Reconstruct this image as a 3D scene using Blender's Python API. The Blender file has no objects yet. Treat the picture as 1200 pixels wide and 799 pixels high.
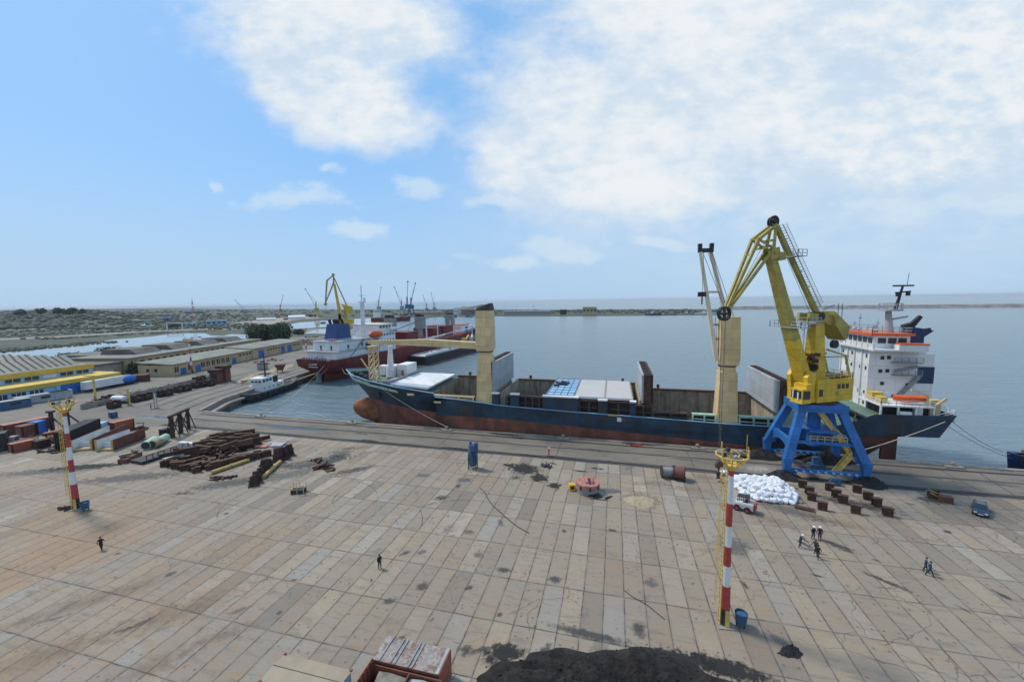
import bpy, math, random
from mathutils import Vector, Matrix, noise as noise_
random.seed(7)
R = math.radians
S = bpy.context.scene
C = S.collection

# ------------------------------------------------------------------ camera
CAM_H = 34.0; FPX = 467.0
YAW, PITCH, ROLL = R(14.4), R(5.79), R(0.758)
fw = Vector((-math.sin(YAW)*math.cos(PITCH), math.cos(YAW)*math.cos(PITCH), -math.sin(PITCH)))
r0 = Vector((math.cos(YAW), math.sin(YAW), 0)); u0 = r0.cross(fw)
cr = r0*math.cos(ROLL) - u0*math.sin(ROLL); cu = u0*math.cos(ROLL) + r0*math.sin(ROLL)
cd = bpy.data.cameras.new('camera'); cam = bpy.data.objects.new('camera', cd); C.objects.link(cam)
cd.sensor_width = 36; cd.lens = FPX/1200*36; cd.clip_start = .1; cd.clip_end = 80000
cam.matrix_world = Matrix(((cr.x, cu.x, -fw.x, 0), (cr.y, cu.y, -fw.y, 0), (cr.z, cu.z, -fw.z, CAM_H), (0, 0, 0, 1)))
S.camera = cam

# ------------------------------------------------------------------ sun, sky, exposure
SUN_DIR = Vector((-.66, .16, .95)).normalized()          # towards the sun
SUN_EL = math.asin(SUN_DIR.z); SUN_AZ = math.atan2(SUN_DIR.x, SUN_DIR.y)
sl = bpy.data.lights.new('sun', 'SUN'); sl.energy = 2.9; sl.angle = R(9); sl.color = (1, .92, .80)
so = bpy.data.objects.new('sun', sl); C.objects.link(so)
so.rotation_euler = SUN_DIR.to_track_quat('Z', 'Y').to_euler()
S.view_settings.view_transform = 'Standard'; S.view_settings.look = 'None'
S.view_settings.exposure = 0.1; S.view_settings.gamma = 1; S.view_settings.use_curve_mapping = False
SKY_STRENGTH = .12
HAZE = .000042

W = bpy.data.worlds.new('World'); S.world = W; W.use_nodes = True
nt = W.node_tree; nt.nodes.clear()
def nd(tree, t, **k):
    n = tree.nodes.new(t)
    for a, b in k.items(): setattr(n, a, b)
    return n
def mth(tree, op, a, b=None, c=None, clamp=False):
    n = tree.nodes.new('ShaderNodeMath'); n.operation = op; n.use_clamp = clamp
    for i, v in enumerate((a, b, c)):
        if v is None: continue
        if isinstance(v, (int, float)): n.inputs[i].default_value = v
        else: tree.links.new(v, n.inputs[i])
    return n.outputs[0]
def mixc(tree, f, a, b, blend='MIX'):
    n = tree.nodes.new('ShaderNodeMix'); n.data_type = 'RGBA'; n.blend_type = blend
    for s, v in ((n.inputs[0], f), (n.inputs[6], a), (n.inputs[7], b)):
        if isinstance(v, (int, float)): s.default_value = v
        elif isinstance(v, tuple): s.default_value = (*v[:3], 1)
        else: tree.links.new(v, s)
    return n.outputs[2]
def rng(tree, v, a, b, c=0, d=1, smooth=True):
    n = tree.nodes.new('ShaderNodeMapRange'); n.clamp = True
    if smooth: n.interpolation_type = 'SMOOTHSTEP'
    tree.links.new(v, n.inputs[0])
    for i, x in enumerate((a, b, c, d)): n.inputs[1+i].default_value = x
    return n.outputs[0]
def noise(tree, vec, scale, detail=4, rough=.55, dist=0, dim='3D'):
    n = tree.nodes.new('ShaderNodeTexNoise'); n.noise_dimensions = dim
    if vec is not None: tree.links.new(vec, n.inputs['Vector'])
    n.inputs['Scale'].default_value = scale; n.inputs['Detail'].default_value = detail
    n.inputs['Roughness'].default_value = rough; n.inputs['Distortion'].default_value = dist
    return n.outputs[0]
def scalev(tree, vec, s, loc=(0, 0, 0), rot=(0, 0, 0)):
    n = tree.nodes.new('ShaderNodeMapping'); n.inputs['Scale'].default_value = s
    n.inputs['Location'].default_value = loc; n.inputs['Rotation'].default_value = rot
    tree.links.new(vec, n.inputs['Vector']); return n.outputs[0]

sky = nd(nt, 'ShaderNodeTexSky', sky_type='NISHITA', sun_disc=False)
sky.sun_elevation = SUN_EL; sky.sun_rotation = SUN_AZ
sky.air_density = 1.0; sky.dust_density = 1.1; sky.ozone_density = 1.5; sky.altitude = 30
tc = nd(nt, 'ShaderNodeTexCoord'); D = tc.outputs['Generated']
sep = nd(nt, 'ShaderNodeSeparateXYZ'); nt.links.new(D, sep.inputs[0])
# the clouds live on fixed compass bearings: gnomonic coordinates about the bearing the harbour is seen along
def dotc(v):
    n = nd(nt, 'ShaderNodeVectorMath', operation='DOT_PRODUCT'); nt.links.new(D, n.inputs[0]); n.inputs[1].default_value = v
    return n.outputs['Value']
f0 = Vector((-math.sin(YAW), math.cos(YAW), 0))
fd = mth(nt, 'MAXIMUM', dotc(f0), .03)
gp = mth(nt, 'DIVIDE', dotc(r0), fd); gq = mth(nt, 'DIVIDE', sep.outputs[2], fd)
cmb = nd(nt, 'ShaderNodeCombineXYZ'); nt.links.new(gp, cmb.inputs[0]); nt.links.new(gq, cmb.inputs[1])
zz = mth(nt, 'ADD', mth(nt, 'MAXIMUM', sep.outputs[2], 0), .22)
cp = nd(nt, 'ShaderNodeCombineXYZ')
nt.links.new(mth(nt, 'DIVIDE', sep.outputs[0], zz), cp.inputs[0]); nt.links.new(mth(nt, 'DIVIDE', sep.outputs[1], zz), cp.inputs[1])
warpn = nd(nt, 'ShaderNodeTexNoise'); warpn.inputs['Scale'].default_value = 5; warpn.inputs['Detail'].default_value = 5
nt.links.new(cmb.outputs[0], warpn.inputs['Vector'])
wv = nd(nt, 'ShaderNodeVectorMath', operation='MULTIPLY_ADD'); nt.links.new(warpn.outputs['Color'], wv.inputs[0])
wv.inputs[1].default_value = (.22, .16, 0); nt.links.new(cmb.outputs[0], wv.inputs[2])
wv2 = nd(nt, 'ShaderNodeVectorMath', operation='SUBTRACT'); nt.links.new(wv.outputs[0], wv2.inputs[0]); wv2.inputs[1].default_value = (.11, .08, 0)
def gno(px, py):
    d = fw*FPX + cr*(px-600) - cu*(py-399.5); f = d.dot(f0); return d.dot(r0)/f, d.z/f
def ell(px, py, rx, ry, rot=0):
    x, y = gno(px, py); s = 1.0
    n = nd(nt, 'ShaderNodeMapping', vector_type='TEXTURE'); nt.links.new(wv2.outputs[0], n.inputs['Vector'])
    n.inputs['Location'].default_value = (x, y, 0); n.inputs['Rotation'].default_value = (0, 0, R(rot))
    n.inputs['Scale'].default_value = (rx/FPX*1.0, ry/FPX, 1)
    l = nd(nt, 'ShaderNodeVectorMath', operation='LENGTH'); nt.links.new(n.outputs[0], l.inputs[0])
    return mth(nt, 'SUBTRACT', 1, l.outputs['Value'])
def smax(vals):
    o = vals[0]
    for v in vals[1:]: o = mth(nt, 'SMOOTH_MAX', o, v, .15)
    return o
puffs = smax([ell(380, 25, 160, 80, -5), ell(430, 115, 90, 62, -15), ell(325, 75, 80, 45, -30), ell(470, 30, 60, 60), ell(380, 120, 95, 45, -25),
              ell(900, 30, 310, 165, -4), ell(700, 140, 165, 115, 8), ell(615, 180, 80, 55), ell(730, 220, 150, 55), ell(980, 90, 300, 160), ell(1150, 60, 260, 190), ell(1080, 170, 250, 70)])
small = smax([ell(487, 231, 40, 20), ell(345, 236, 82, 18, -4), ell(422, 268, 60, 15), ell(582, 240, 48, 13), ell(245, 209, 22, 10), ell(403, 205, 14, 8),
              ell(655, 292, 60, 20), ell(600, 305, 70, 12), ell(760, 285, 60, 12), ell(1120, 240, 120, 16, 5), ell(1010, 245, 70, 14)])
veil = smax([ell(1030, 160, 500, 240, 0), ell(850, 220, 400, 120), ell(1200, 60, 320, 260)])
n1 = mth(nt, 'ADD', mth(nt, 'MULTIPLY', noise(nt, scalev(nt, cmb.outputs[0], (3.6, 6.5, 1)), 1, 10, .6), .72), mth(nt, 'MULTIPLY', noise(nt, scalev(nt, cmb.outputs[0], (16, 24, 1), (4, 4, 0), (0, 0, -.4)), 1, 8, .62), .28))
n2 = noise(nt, scalev(nt, cp.outputs[0], (1.7, 1.7, 1)), 1.5, 8, .62)
n3 = noise(nt, scalev(nt, cmb.outputs[0], (9, 16, 1), (3, 1, 0)), 1, 7, .6)
pm = rng(nt, mth(nt, 'ADD', puffs, mth(nt, 'MULTIPLY', mth(nt, 'SUBTRACT', n1, .5), 1.6)), -.18, .56)
sm = rng(nt, mth(nt, 'ADD', small, mth(nt, 'MULTIPLY', mth(nt, 'SUBTRACT', n3, .52), 2.4)), .0, .75, 0, .62)
vm = mth(nt, 'MULTIPLY', rng(nt, veil, -.1, .75), rng(nt, mth(nt, 'ADD', n2, mth(nt, 'MULTIPLY', n1, .5)), .45, .95, .35, .85))
lowfade = rng(nt, gq, .0, .28)
pm = mth(nt, 'MULTIPLY', pm, mth(nt, 'ADD', .15, mth(nt, 'MULTIPLY', lowfade, .85)))
ntex = mth(nt, 'ADD', mth(nt, 'MULTIPLY', noise(nt, scalev(nt, cmb.outputs[0], (3.2, 6, 1), (7, 2, 0), (0, 0, -.3)), 1, 10, .6), .6), mth(nt, 'MULTIPLY', noise(nt, scalev(nt, cmb.outputs[0], (14, 26, 1), (1, 9, 0), (0, 0, -.3)), 1, 8, .6), .4))
thick = rng(nt, puffs, .0, .55)
ccol = mixc(nt, rng(nt, ntex, .36, .60), (4.9, 5.8, 6.7), (6.6, 6.9, 7.1))
eastshade = mth(nt, 'MULTIPLY', rng(nt, gp, .45, 1.1), rng(nt, ntex, .62, .38))        # the cloud bank thins to grey-blue in the east
ccol = mixc(nt, mth(nt, 'MULTIPLY', eastshade, .6), ccol, (4.3, 5.5, 6.7))
vcol = (4.9, 5.9, 6.9)
# the sky itself, lifted a little towards the pale horizon of a humid day
tint = mixc(nt, .7, sky.outputs[0], (2.0, 4.45, 7.9))
hz = rng(nt, sep.outputs[2], -.03, .34, 1, 0)
base = mixc(nt, mth(nt, 'MULTIPLY', hz, .9), tint, (3.5, 4.95, 6.45))
c1 = mixc(nt, mth(nt, 'MULTIPLY', vm, .92), base, vcol)
c2 = mixc(nt, sm, c1, (5.2, 6.2, 7.0))
c3 = mixc(nt, mth(nt, 'MULTIPLY', pm, mth(nt, 'ADD', .88, mth(nt, 'MULTIPLY', rng(nt, ntex, .36, .6), .1))), c2, ccol)
back = mth(nt, 'MULTIPLY', rng(nt, dotc(f0), .25, -.2), rng(nt, n2, .3, .7,   .1, .45))     # unseen white cloud added behind the camera to whiten the fill light
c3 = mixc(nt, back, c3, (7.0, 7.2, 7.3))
bg = nd(nt, 'ShaderNodeBackground'); bg.inputs[1].default_value = SKY_STRENGTH
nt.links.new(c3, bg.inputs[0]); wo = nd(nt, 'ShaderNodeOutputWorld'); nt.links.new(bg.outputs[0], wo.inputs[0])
W.cycles.sampling_method = 'MANUAL'; W.cycles.sample_map_resolution = 512

# ------------------------------------------------------------------ where a spot of the photograph lies on the ground
def G(px, py, z=0.0):
    d = fw*FPX + cr*(px-600) - cu*(py-399.5); t = (z-CAM_H)/d.z
    return Vector((0, 0, CAM_H)) + d*t
def AY(px, py, Y):
    d = fw*FPX + cr*(px-600) - cu*(py-399.5); return Vector((0, 0, CAM_H)) + d*(Y/d.y)

# ------------------------------------------------------------------ mesh building
class MB:
    def __init__(s): s.v = []; s.f = []; s.m = []; s.s = []
    def add(s, vs, fs, m=0, sm=False):
        o = len(s.v); s.v += [tuple(v) for v in vs]
        for f in fs: s.f.append(tuple(i+o for i in f)); s.m.append(m); s.s.append(sm)
        return s
    def bx(s, x0, x1, y0, y1, z0, z1, m=0):
        vs = [(x0,y0,z0),(x1,y0,z0),(x1,y1,z0),(x0,y1,z0),(x0,y0,z1),(x1,y0,z1),(x1,y1,z1),(x0,y1,z1)]
        return s.add(vs, [(0,3,2,1),(4,5,6,7),(0,1,5,4),(1,2,6,5),(2,3,7,6),(3,0,4,7)], m)
    def box(s, c, d, rz=0, m=0, rx=0, ry=0):
        M = Matrix.Rotation(rz, 3, 'Z') @ Matrix.Rotation(ry, 3, 'Y') @ Matrix.Rotation(rx, 3, 'X'); c = Vector(c)
        vs = [c + M @ Vector((a*d[0]/2, b*d[1]/2, e*d[2]/2)) for e in (-1, 1) for a, b in ((-1,-1),(1,-1),(1,1),(-1,1))]
        return s.add(vs, [(0,3,2,1),(4,5,6,7),(0,1,5,4),(1,2,6,5),(2,3,7,6),(3,0,4,7)], m)
    def bar(s, p, q, w, h=None, w2=None, h2=None, up=(0, 0, 1), m=0):
        p, q = Vector(p), Vector(q); h = w if h is None else h; w2 = w if w2 is None else w2; h2 = h if h2 is None else h2
        d = (q-p).normalized(); up = Vector(up)
        if abs(d.dot(up)) > .98: up = Vector((0, 1, 0)) if abs(d.y) < .9 else Vector((1, 0, 0))
        a = d.cross(up).normalized(); b = a.cross(d)
        vs = [p + a*i*w/2 + b*j*h/2 for i, j in ((-1,-1),(1,-1),(1,1),(-1,1))] + [q + a*i*w2/2 + b*j*h2/2 for i, j in ((-1,-1),(1,-1),(1,1),(-1,1))]
        return s.add(vs, [(0,1,2,3),(4,7,6,5),(0,4,5,1),(1,5,6,2),(2,6,7,3),(3,7,4,0)], m)
    def cyl(s, p, q, r, r2=None, n=12, m=0, caps=True, sm=True):
        p, q = Vector(p), Vector(q); r2 = r if r2 is None else r2; d = (q-p).normalized()
        up = Vector((0, 0, 1)) if abs(d.z) < .95 else Vector((1, 0, 0))
        a = d.cross(up).normalized(); b = a.cross(d)
        vs = []
        for c, rr in ((p, r), (q, r2)):
            for i in range(n):
                t = 2*math.pi*i/n; vs.append(c + a*math.cos(t)*rr + b*math.sin(t)*rr)
        s.add(vs, [(i, n+i, n+(i+1) % n, (i+1) % n) for i in range(n)], m, sm)
        if caps: s.add(vs, [tuple(range(n)), tuple(range(2*n-1, n-1, -1))], m)
        return s
    def tube(s, pts, r, n=5, m=0):
        for a, b in zip(pts, pts[1:]): s.cyl(a, b, r, n=n, m=m, caps=False)
        return s
    def prism(s, poly, z0, z1, m=0):
        n = len(poly); vs = [(x, y, z0) for x, y in poly] + [(x, y, z1) for x, y in poly]
        return s.add(vs, [tuple(range(n-1, -1, -1)), tuple(range(n, 2*n))] + [(i, (i+1) % n, n+(i+1) % n, n+i) for i in range(n)], m)
    def extr(s, poly, off, m=0):                     # polygon of 3-D points pushed along off
        n = len(poly); off = Vector(off); vs = [Vector(p) for p in poly] + [Vector(p)+off for p in poly]
        return s.add(vs, [tuple(range(n-1, -1, -1)), tuple(range(n, 2*n))] + [(i, (i+1) % n, n+(i+1) % n, n+i) for i in range(n)], m)
    def sph(s, c, r, nu=10, nv=7, m=0, jit=0):
        c = Vector(c); r = r if hasattr(r, '__len__') else (r, r, r); vs = []
        for j in range(1, nv):
            for i in range(nu):
                a, b = 2*math.pi*i/nu, math.pi*j/nv; k = 1 + random.uniform(-jit, jit)
                vs.append(c + Vector((r[0]*math.cos(a)*math.sin(b)*k, r[1]*math.sin(a)*math.sin(b)*k, r[2]*math.cos(b)*k)))
        t, b = len(vs), len(vs)+1; vs += [c + Vector((0, 0, r[2])), c - Vector((0, 0, r[2]))]
        fs = [(j*nu+i, (j+1)*nu+i, (j+1)*nu+(i+1) % nu, j*nu+(i+1) % nu) for j in range(nv-2) for i in range(nu)]
        fs += [(t, i, (i+1) % nu) for i in range(nu)] + [(b, (nv-2)*nu+(i+1) % nu, (nv-2)*nu+i) for i in range(nu)]
        return s.add(vs, fs, m, True)
    def loft(s, rings, m=0, caps=True, closed=True, sm=False):
        n = len(rings[0]); vs = [p for r in rings for p in r]; k = n if closed else n-1
        s.add(vs, [(j*n+i, j*n+(i+1) % n, (j+1)*n+(i+1) % n, (j+1)*n+i) for j in range(len(rings)-1) for i in range(k)], m, sm)
        if caps: s.add(vs, [tuple(range(n-1, -1, -1)), tuple(range((len(rings)-1)*n, len(rings)*n))], m)
        return s
    def rail(s, pts, h=1.1, step=2.0, r=.035, m=0, up=(0, 0, 1)):
        up = Vector(up)
        for a, b in zip(pts, pts[1:]):
            a, b = Vector(a), Vector(b); k = max(1, int((b-a).length/step))
            for t in (h, h*.5): s.bar(a+up*t, b+up*t, r*2, m=m)
            for i in range(k+1): p = a.lerp(b, i/k); s.bar(p, p+up*h, r*2, m=m)
        return s
    def ladder(s, p, q, side, w=.5, step=.5, r=.04, m=0):
        p, q, side = Vector(p), Vector(q), Vector(side).normalized()*w/2
        s.bar(p-side, q-side, r*2, m=m); s.bar(p+side, q+side, r*2, m=m); k = max(1, int((q-p).length/step))
        for i in range(k+1): c = p.lerp(q, i/k); s.bar(c-side, c+side, r*1.6, m=m)
        return s

OFF = {}
def thing(name, label, cat, loc=(0, 0, 0), rz=0, group=None, world=False):
    o = bpy.data.objects.new(name, None); C.objects.link(o); o.empty_display_size = .5
    o.location = loc; o.rotation_euler = (0, 0, rz); o['label'] = label; o['category'] = cat
    if group: o['group'] = group
    OFF[o.name] = Vector(loc) if world else Vector((0, 0, 0))
    return o
def tomesh(name, mb, mats, off=Vector((0, 0, 0))):
    me = bpy.data.meshes.new(name); me.from_pydata([(Vector(v)-off)[:] for v in mb.v], [], mb.f)
    mats = mats if isinstance(mats, (list, tuple)) else [mats]
    for m in mats: me.materials.append(m)
    me.polygons.foreach_set('material_index', mb.m); me.polygons.foreach_set('use_smooth', mb.s); me.update()
    return me
def part(name, mb, mats, parent, label=None):
    off = OFF.get(parent.name, Vector((0, 0, 0)))
    o = bpy.data.objects.new(name, tomesh(name, mb, mats, off)); C.objects.link(o); o.parent = parent; OFF[o.name] = off
    if label: o['label'] = label
    return o
def single(name, mb, mats, label, cat, loc=(0, 0, 0), rz=0, group=None):
    o = bpy.data.objects.new(name, tomesh(name, mb, mats)); C.objects.link(o); o.location = loc; o.rotation_euler = (0, 0, rz)
    o['label'] = label; o['category'] = cat
    if group: o['group'] = group
    return o
def struct(name, mb, mats, kind='structure', label=None):
    o = bpy.data.objects.new(name, tomesh(name, mb, mats)); C.objects.link(o); o['kind'] = kind
    if label: o['label'] = label
    return o
def dup(root, loc, rz=None, label=None, group=None, scale=None):
    def cp_(o, par):
        c = o.copy(); C.objects.link(c); OFF[c.name] = OFF.get(o.name, Vector((0, 0, 0)))
        if par is not None: c.parent = par
        for ch in [x for x in C.objects if x.parent == o]: cp_(ch, c)
        return c
    r = cp_(root, None); r.location = loc
    if rz is not None: r.rotation_euler = (0, 0, rz)
    if label: r['label'] = label
    if group: r['group'] = group
    if scale: r.scale = (scale,)*3
    return r

# ------------------------------------------------------------------ materials
def newmat(name):
    m = bpy.data.materials.new(name); m.use_nodes = True; t = m.node_tree
    return m, t, t.nodes['Principled BSDF']
def paint(name, col, rough=.6, metal=0, var=.22, scale=.9, dirt=.0, dirtcol=(.12, .055, .03), dscale=.35, streak=0, bump=0, thresh=.52, seam=None):
    m, t, b = newmat(name); tc = nd(t, 'ShaderNodeTexCoord'); v = tc.outputs['Object']
    n = noise(t, v, scale, 5, .6)
    c = mixc(t, rng(t, n, .3, .7), tuple(x*(1-var) for x in col), tuple(min(1, x*(1+var)) for x in col))
    if dirt:
        sv = scalev(t, v, (dscale, dscale, dscale*(.16 if streak else 1)))
        k = noise(t, sv, 1.6, 8, .68)
        c = mixc(t, mth(t, 'MULTIPLY', rng(t, k, thresh, thresh+.16), dirt), c, dirtcol)
        k2 = noise(t, scalev(t, v, (dscale*6, dscale*6, dscale*(1.2 if streak else 6))), 1, 5, .7)
        c = mixc(t, mth(t, 'MULTIPLY', rng(t, k2, .56, .72), dirt*.6), c, dirtcol)
    if seam:                                           # plate seams, each plate a shade of its own
        sp = nd(t, 'ShaderNodeSeparateXYZ'); t.links.new(v, sp.inputs[0]); cb = nd(t, 'ShaderNodeCombineXYZ')
        t.links.new(mth(t, 'ADD', sp.outputs[0], mth(t, 'MULTIPLY', sp.outputs[1], .83)), cb.inputs[0]); t.links.new(sp.outputs[2], cb.inputs[1])
        bk = nd(t, 'ShaderNodeTexBrick'); t.links.new(cb.outputs[0], bk.inputs['Vector']); bk.inputs['Scale'].default_value = 1
        bk.inputs['Brick Width'].default_value = seam[0]; bk.inputs['Row Height'].default_value = seam[1]; bk.inputs['Mortar Size'].default_value = .045; bk.inputs['Mortar Smooth'].default_value = .3
        bk.inputs['Color1'].default_value = (.84, .84, .84, 1); bk.inputs['Color2'].default_value = (1.06, 1.06, 1.06, 1); bk.inputs['Mortar'].default_value = (.55, .5, .47, 1)
        c = mixc(t, .8, c, bk.outputs['Color'], 'MULTIPLY')
    t.links.new(c, b.inputs['Base Color']); b.inputs['Roughness'].default_value = rough; b.inputs['Metallic'].default_value = metal
    if bump:
        bp = nd(t, 'ShaderNodeBump'); bp.inputs['Strength'].default_value = bump; bp.inputs['Distance'].default_value = .1
        t.links.new(noise(t, v, scale*8, 4, .6), bp.inputs['Height']); t.links.new(bp.outputs[0], b.inputs['Normal'])
    return m
RUST = (.115, .05, .03)
M = dict(
 rust=paint('rust', (.082, .043, .03), .85, var=.45, scale=1.2, dirt=.5, dirtcol=(.035, .022, .018), bump=.3),
 darkrust=paint('dark_rust', (.045, .024, .019), .85, var=.5, scale=1.5, dirt=.6, dirtcol=(.12, .05, .03), bump=.3),
 lightrust=paint('light_rust', (.125, .068, .044), .85, var=.4, scale=1.2, dirt=.5, dirtcol=(.05, .03, .022), bump=.3),
 redbrown=paint('red_brown_paint', (.145, .05, .036), .7, var=.3, dirt=.6, dirtcol=(.07, .03, .02)),
 orange=paint('orange_red_paint', (.28, .078, .04), .6, var=.2, dirt=.5, dirtcol=(.12, .045, .025), scale=1.2),
 hullblue=paint('hull_blue', (.013, .038, .068), .6, var=.45, scale=.25, dirt=.9, dirtcol=(.035, .03, .025), dscale=.22, streak=1, thresh=.48, seam=(7, 2.1)),
 boot=paint('boot_topping', (.19, .062, .038), .75, var=.35, scale=.3, dirt=.6, dirtcol=(.085, .05, .036), dscale=.3, streak=1, thresh=.47, seam=(7, 2.1)),
 bulb=paint('bulb_rust', (.24, .085, .03), .8, var=.35, scale=.5, dirt=.5, dirtcol=(.10, .04, .025)),
 cream=paint('cream_paint', (.66, .49, .25), .6, var=.1, scale=.4, dirt=.35, dirtcol=(.3, .17, .08), dscale=.3, streak=1, thresh=.55, seam=(3.2, 2.4)),
 palecream=paint('pale_cream', (.62, .54, .42), .6, var=.08, scale=.4, dirt=.3, dirtcol=(.4, .3, .2), dscale=.3, streak=1),
 white=paint('white_paint', (.72, .72, .71), .5, var=.05, scale=.4, dirt=.28, dirtcol=(.42, .33, .27), dscale=.3, streak=1, thresh=.56, seam=(4, 2.8)),
 hatch=paint('white_hatch', (.70, .71, .72), .55, var=.05, scale=.5, dirt=.2, dirtcol=(.45, .42, .38), seam=(3.5, 3.5)),
 greyp=paint('grey_panel', (.36, .39, .41), .6, var=.1, scale=.25, dirt=.3, dirtcol=(.22, .2, .18), streak=1, seam=(5, 2.7)),
 grey=paint('grey_metal', (.24, .25, .25), .6, var=.15, dirt=.3),
 dark=paint('dark_metal', (.025, .025, .027), .7, var=.3),
 black=paint('black_rubber', (.012, .012, .013), .8, var=.3),
 holdwall=paint('hold_wall', (.36, .30, .215), .8, var=.2, scale=.5, dirt=.65, dirtcol=(.10, .06, .04), dscale=.4, streak=1, thresh=.48),
 green=paint('deck_green', (.10, .17, .13), .75, var=.25, scale=.6, dirt=.5, dirtcol=(.12, .08, .05)),
 palegreen=paint('pale_green', (.33, .48, .38), .6, var=.15, dirt=.4),
 yellow=paint('crane_yellow', (.63, .41, .03), .5, var=.12, scale=.5, dirt=.25, dirtcol=(.22, .15, .04), streak=1, seam=(2.2, 2.2)),
 oldyellow=paint('weathered_yellow', (.37, .30, .07), .65, var=.18, scale=.5, dirt=.35, dirtcol=(.17, .14, .06), streak=1, seam=(2.2, 2.0)),
 blue=paint('crane_blue', (.02, .135, .40), .55, var=.2, scale=.4, dirt=.45, dirtcol=(.03, .06, .14), streak=1, seam=(2.4, 1.6)),
 midblue=paint('mid_blue', (.035, .10, .19), .6, var=.25, dirt=.4, dirtcol=(.05, .06, .08)),
 lightblue=paint('light_blue', (.24, .45, .64), .7, var=.08, scale=.3, dirt=.3, dirtcol=(.2, .3, .36), streak=1),
 wallyellow=paint('wall_yellow', (.54, .38, .07), .7, var=.1, scale=.3, dirt=.25, dirtcol=(.36, .26, .1), streak=1),
 beige=paint('beige_wall', (.46, .355, .20), .85, var=.12, scale=.2, dirt=.3, dirtcol=(.24, .19, .13), dscale=.15, streak=1),
 pinkwall=paint('pink_wall', (.40, .29, .22), .85, var=.12, scale=.3, dirt=.3),
 roofgrey=paint('roof_felt', (.205, .21, .18), .9, var=.2, scale=.12, dirt=.4, dirtcol=(.1, .1, .09), dscale=.08),
 roofdark=paint('dark_roof', (.14, .13, .115), .9, var=.25, scale=.15, dirt=.4, dirtcol=(.06, .06, .06), dscale=.1),
 rooflight=paint('rooflight_glazing', (.15, .155, .13), .5, var=.15, dirt=.3),
 doorblue=paint('door_blue', (.02, .12, .42), .6, var=.15),
 glass=paint('dark_glass', (.03, .035, .04), .12, var=.2),
 winwhite=paint('window_white', (.6, .62, .63), .6, var=.08),
 redship=paint('hull_red', (.15, .02, .018), .6, var=.25, scale=.2, dirt=.45, dirtcol=(.07, .02, .018), dscale=.18, streak=1, seam=(9, 2.6)),
 red=paint('signal_red', (.34, .035, .03), .55, var=.2, scale=.7, dirt=.3, dirtcol=(.15, .03, .02)),
 navy=paint('navy_paint', (.012, .03, .09), .5, var=.2, scale=.3),
 funnelblue=paint('funnel_blue', (.015, .05, .17), .5, var=.15, scale=.3),
 lifeorange=paint('lifeboat_orange', (.62, .10, .02), .5, var=.12),
 mastred=paint('mast_red', (.38, .05, .045), .6, var=.12, dirt=.25, dirtcol=(.2, .06, .04)),
 mastwhite=paint('mast_white', (.66, .66, .66), .6, var=.06, dirt=.25, dirtcol=(.4, .36, .32), streak=1),
 mastyellow=paint('mast_yellow', (.60, .42, .10), .6, var=.15),
 bag=paint('white_bag', (.67, .69, .72), .75, var=.05, scale=2, bump=.25),
 dullyellow=paint('dull_yellow', (.46, .32, .10), .7, var=.2, dirt=.5, dirtcol=(.2, .13, .06)),
 tan=paint('tan_roof', (.30, .245, .175), .75, var=.1, scale=.4, dirt=.3, dirtcol=(.27, .2, .13)),
 rustroof=paint('flaking_roof', (.30, .27, .25), .85, var=.25, scale=1.2, dirt=.85, dirtcol=(.15, .085, .055), dscale=.8, thresh=.45),
 grit=paint('black_grit', (.014, .012, .011), .95, var=.6, scale=1.1, dirt=.7, dirtcol=(.042, .033, .026), dscale=.3, bump=1),
 tarblack=paint('tar_black', (.012, .011, .011), .85, var=.4, bump=.6),
 sand=paint('sand', (.33, .27, .18), .95, var=.25, scale=1.5, bump=.6),
 rope=paint('pale_rope', (.42, .37, .29), .9, var=.15),
 wire=paint('steel_wire', (.10, .10, .10), .6),
 pinkred=paint('faded_red', (.36, .16, .13), .75, var=.25, scale=1.2, dirt=.4, dirtcol=(.2, .1, .08)),
 tarp=paint('grey_tarp', (.2, .18, .15), .85, var=.3, dirt=.4),
 concrete=paint('old_concrete', (.25, .225, .19), .9, var=.22, scale=.4, dirt=.5, dirtcol=(.12, .1, .085), dscale=.2, bump=.3),
 carblue=paint('car_paint', (.022, .045, .085), .25, var=.1),
 cloth_navy=paint('navy_overalls', (.014, .02, .045), .9, var=.25, scale=4),
 cloth_dark=paint('dark_overalls', (.014, .014, .016), .9, var=.25, scale=4),
 cloth_olive=paint('olive_overalls', (.035, .034, .026), .9, var=.25, scale=4),
 cloth_red=paint('red_overalls', (.36, .04, .05), .9, var=.25, scale=4),
 cloth_blue=paint('blue_overalls', (.02, .05, .14), .9, var=.25, scale=4),
 skin=paint('skin', (.38, .22, .16), .6, var=.05),
 hair=paint('hair', (.02, .014, .01), .8), helmet=paint('helmet_white', (.78, .78, .76), .4, var=.02),
 bark=paint('bark', (.09, .07, .05), .9),
 stone=paint('rubble_stone', (.17, .165, .155), .95, var=.35, scale=.05),
)
def leafmat(name, a, b):
    m, t, p = newmat(name); g = nd(t, 'ShaderNodeTexCoord'); oi = nd(t, 'ShaderNodeAttribute', attribute_name='shade')
    n = noise(t, g.outputs['Object'], .35, 4, .6); k = mth(t, 'ADD', mth(t, 'MULTIPLY', oi.outputs['Fac'], .6), mth(t, 'MULTIPLY', n, .5))
    t.links.new(mixc(t, rng(t, k, .2, .8), a, b), p.inputs['Base Color']); p.inputs['Roughness'].default_value = .8
    return m
M['leaf'] = leafmat('leaf', (.016, .034, .016), (.04, .065, .03))
M['leafpale'] = leafmat('scrub_leaf', (.045, .062, .042), (.078, .096, .068))
M['leaffar'] = leafmat('far_leaf', (.034, .05, .035), (.06, .077, .053))

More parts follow.
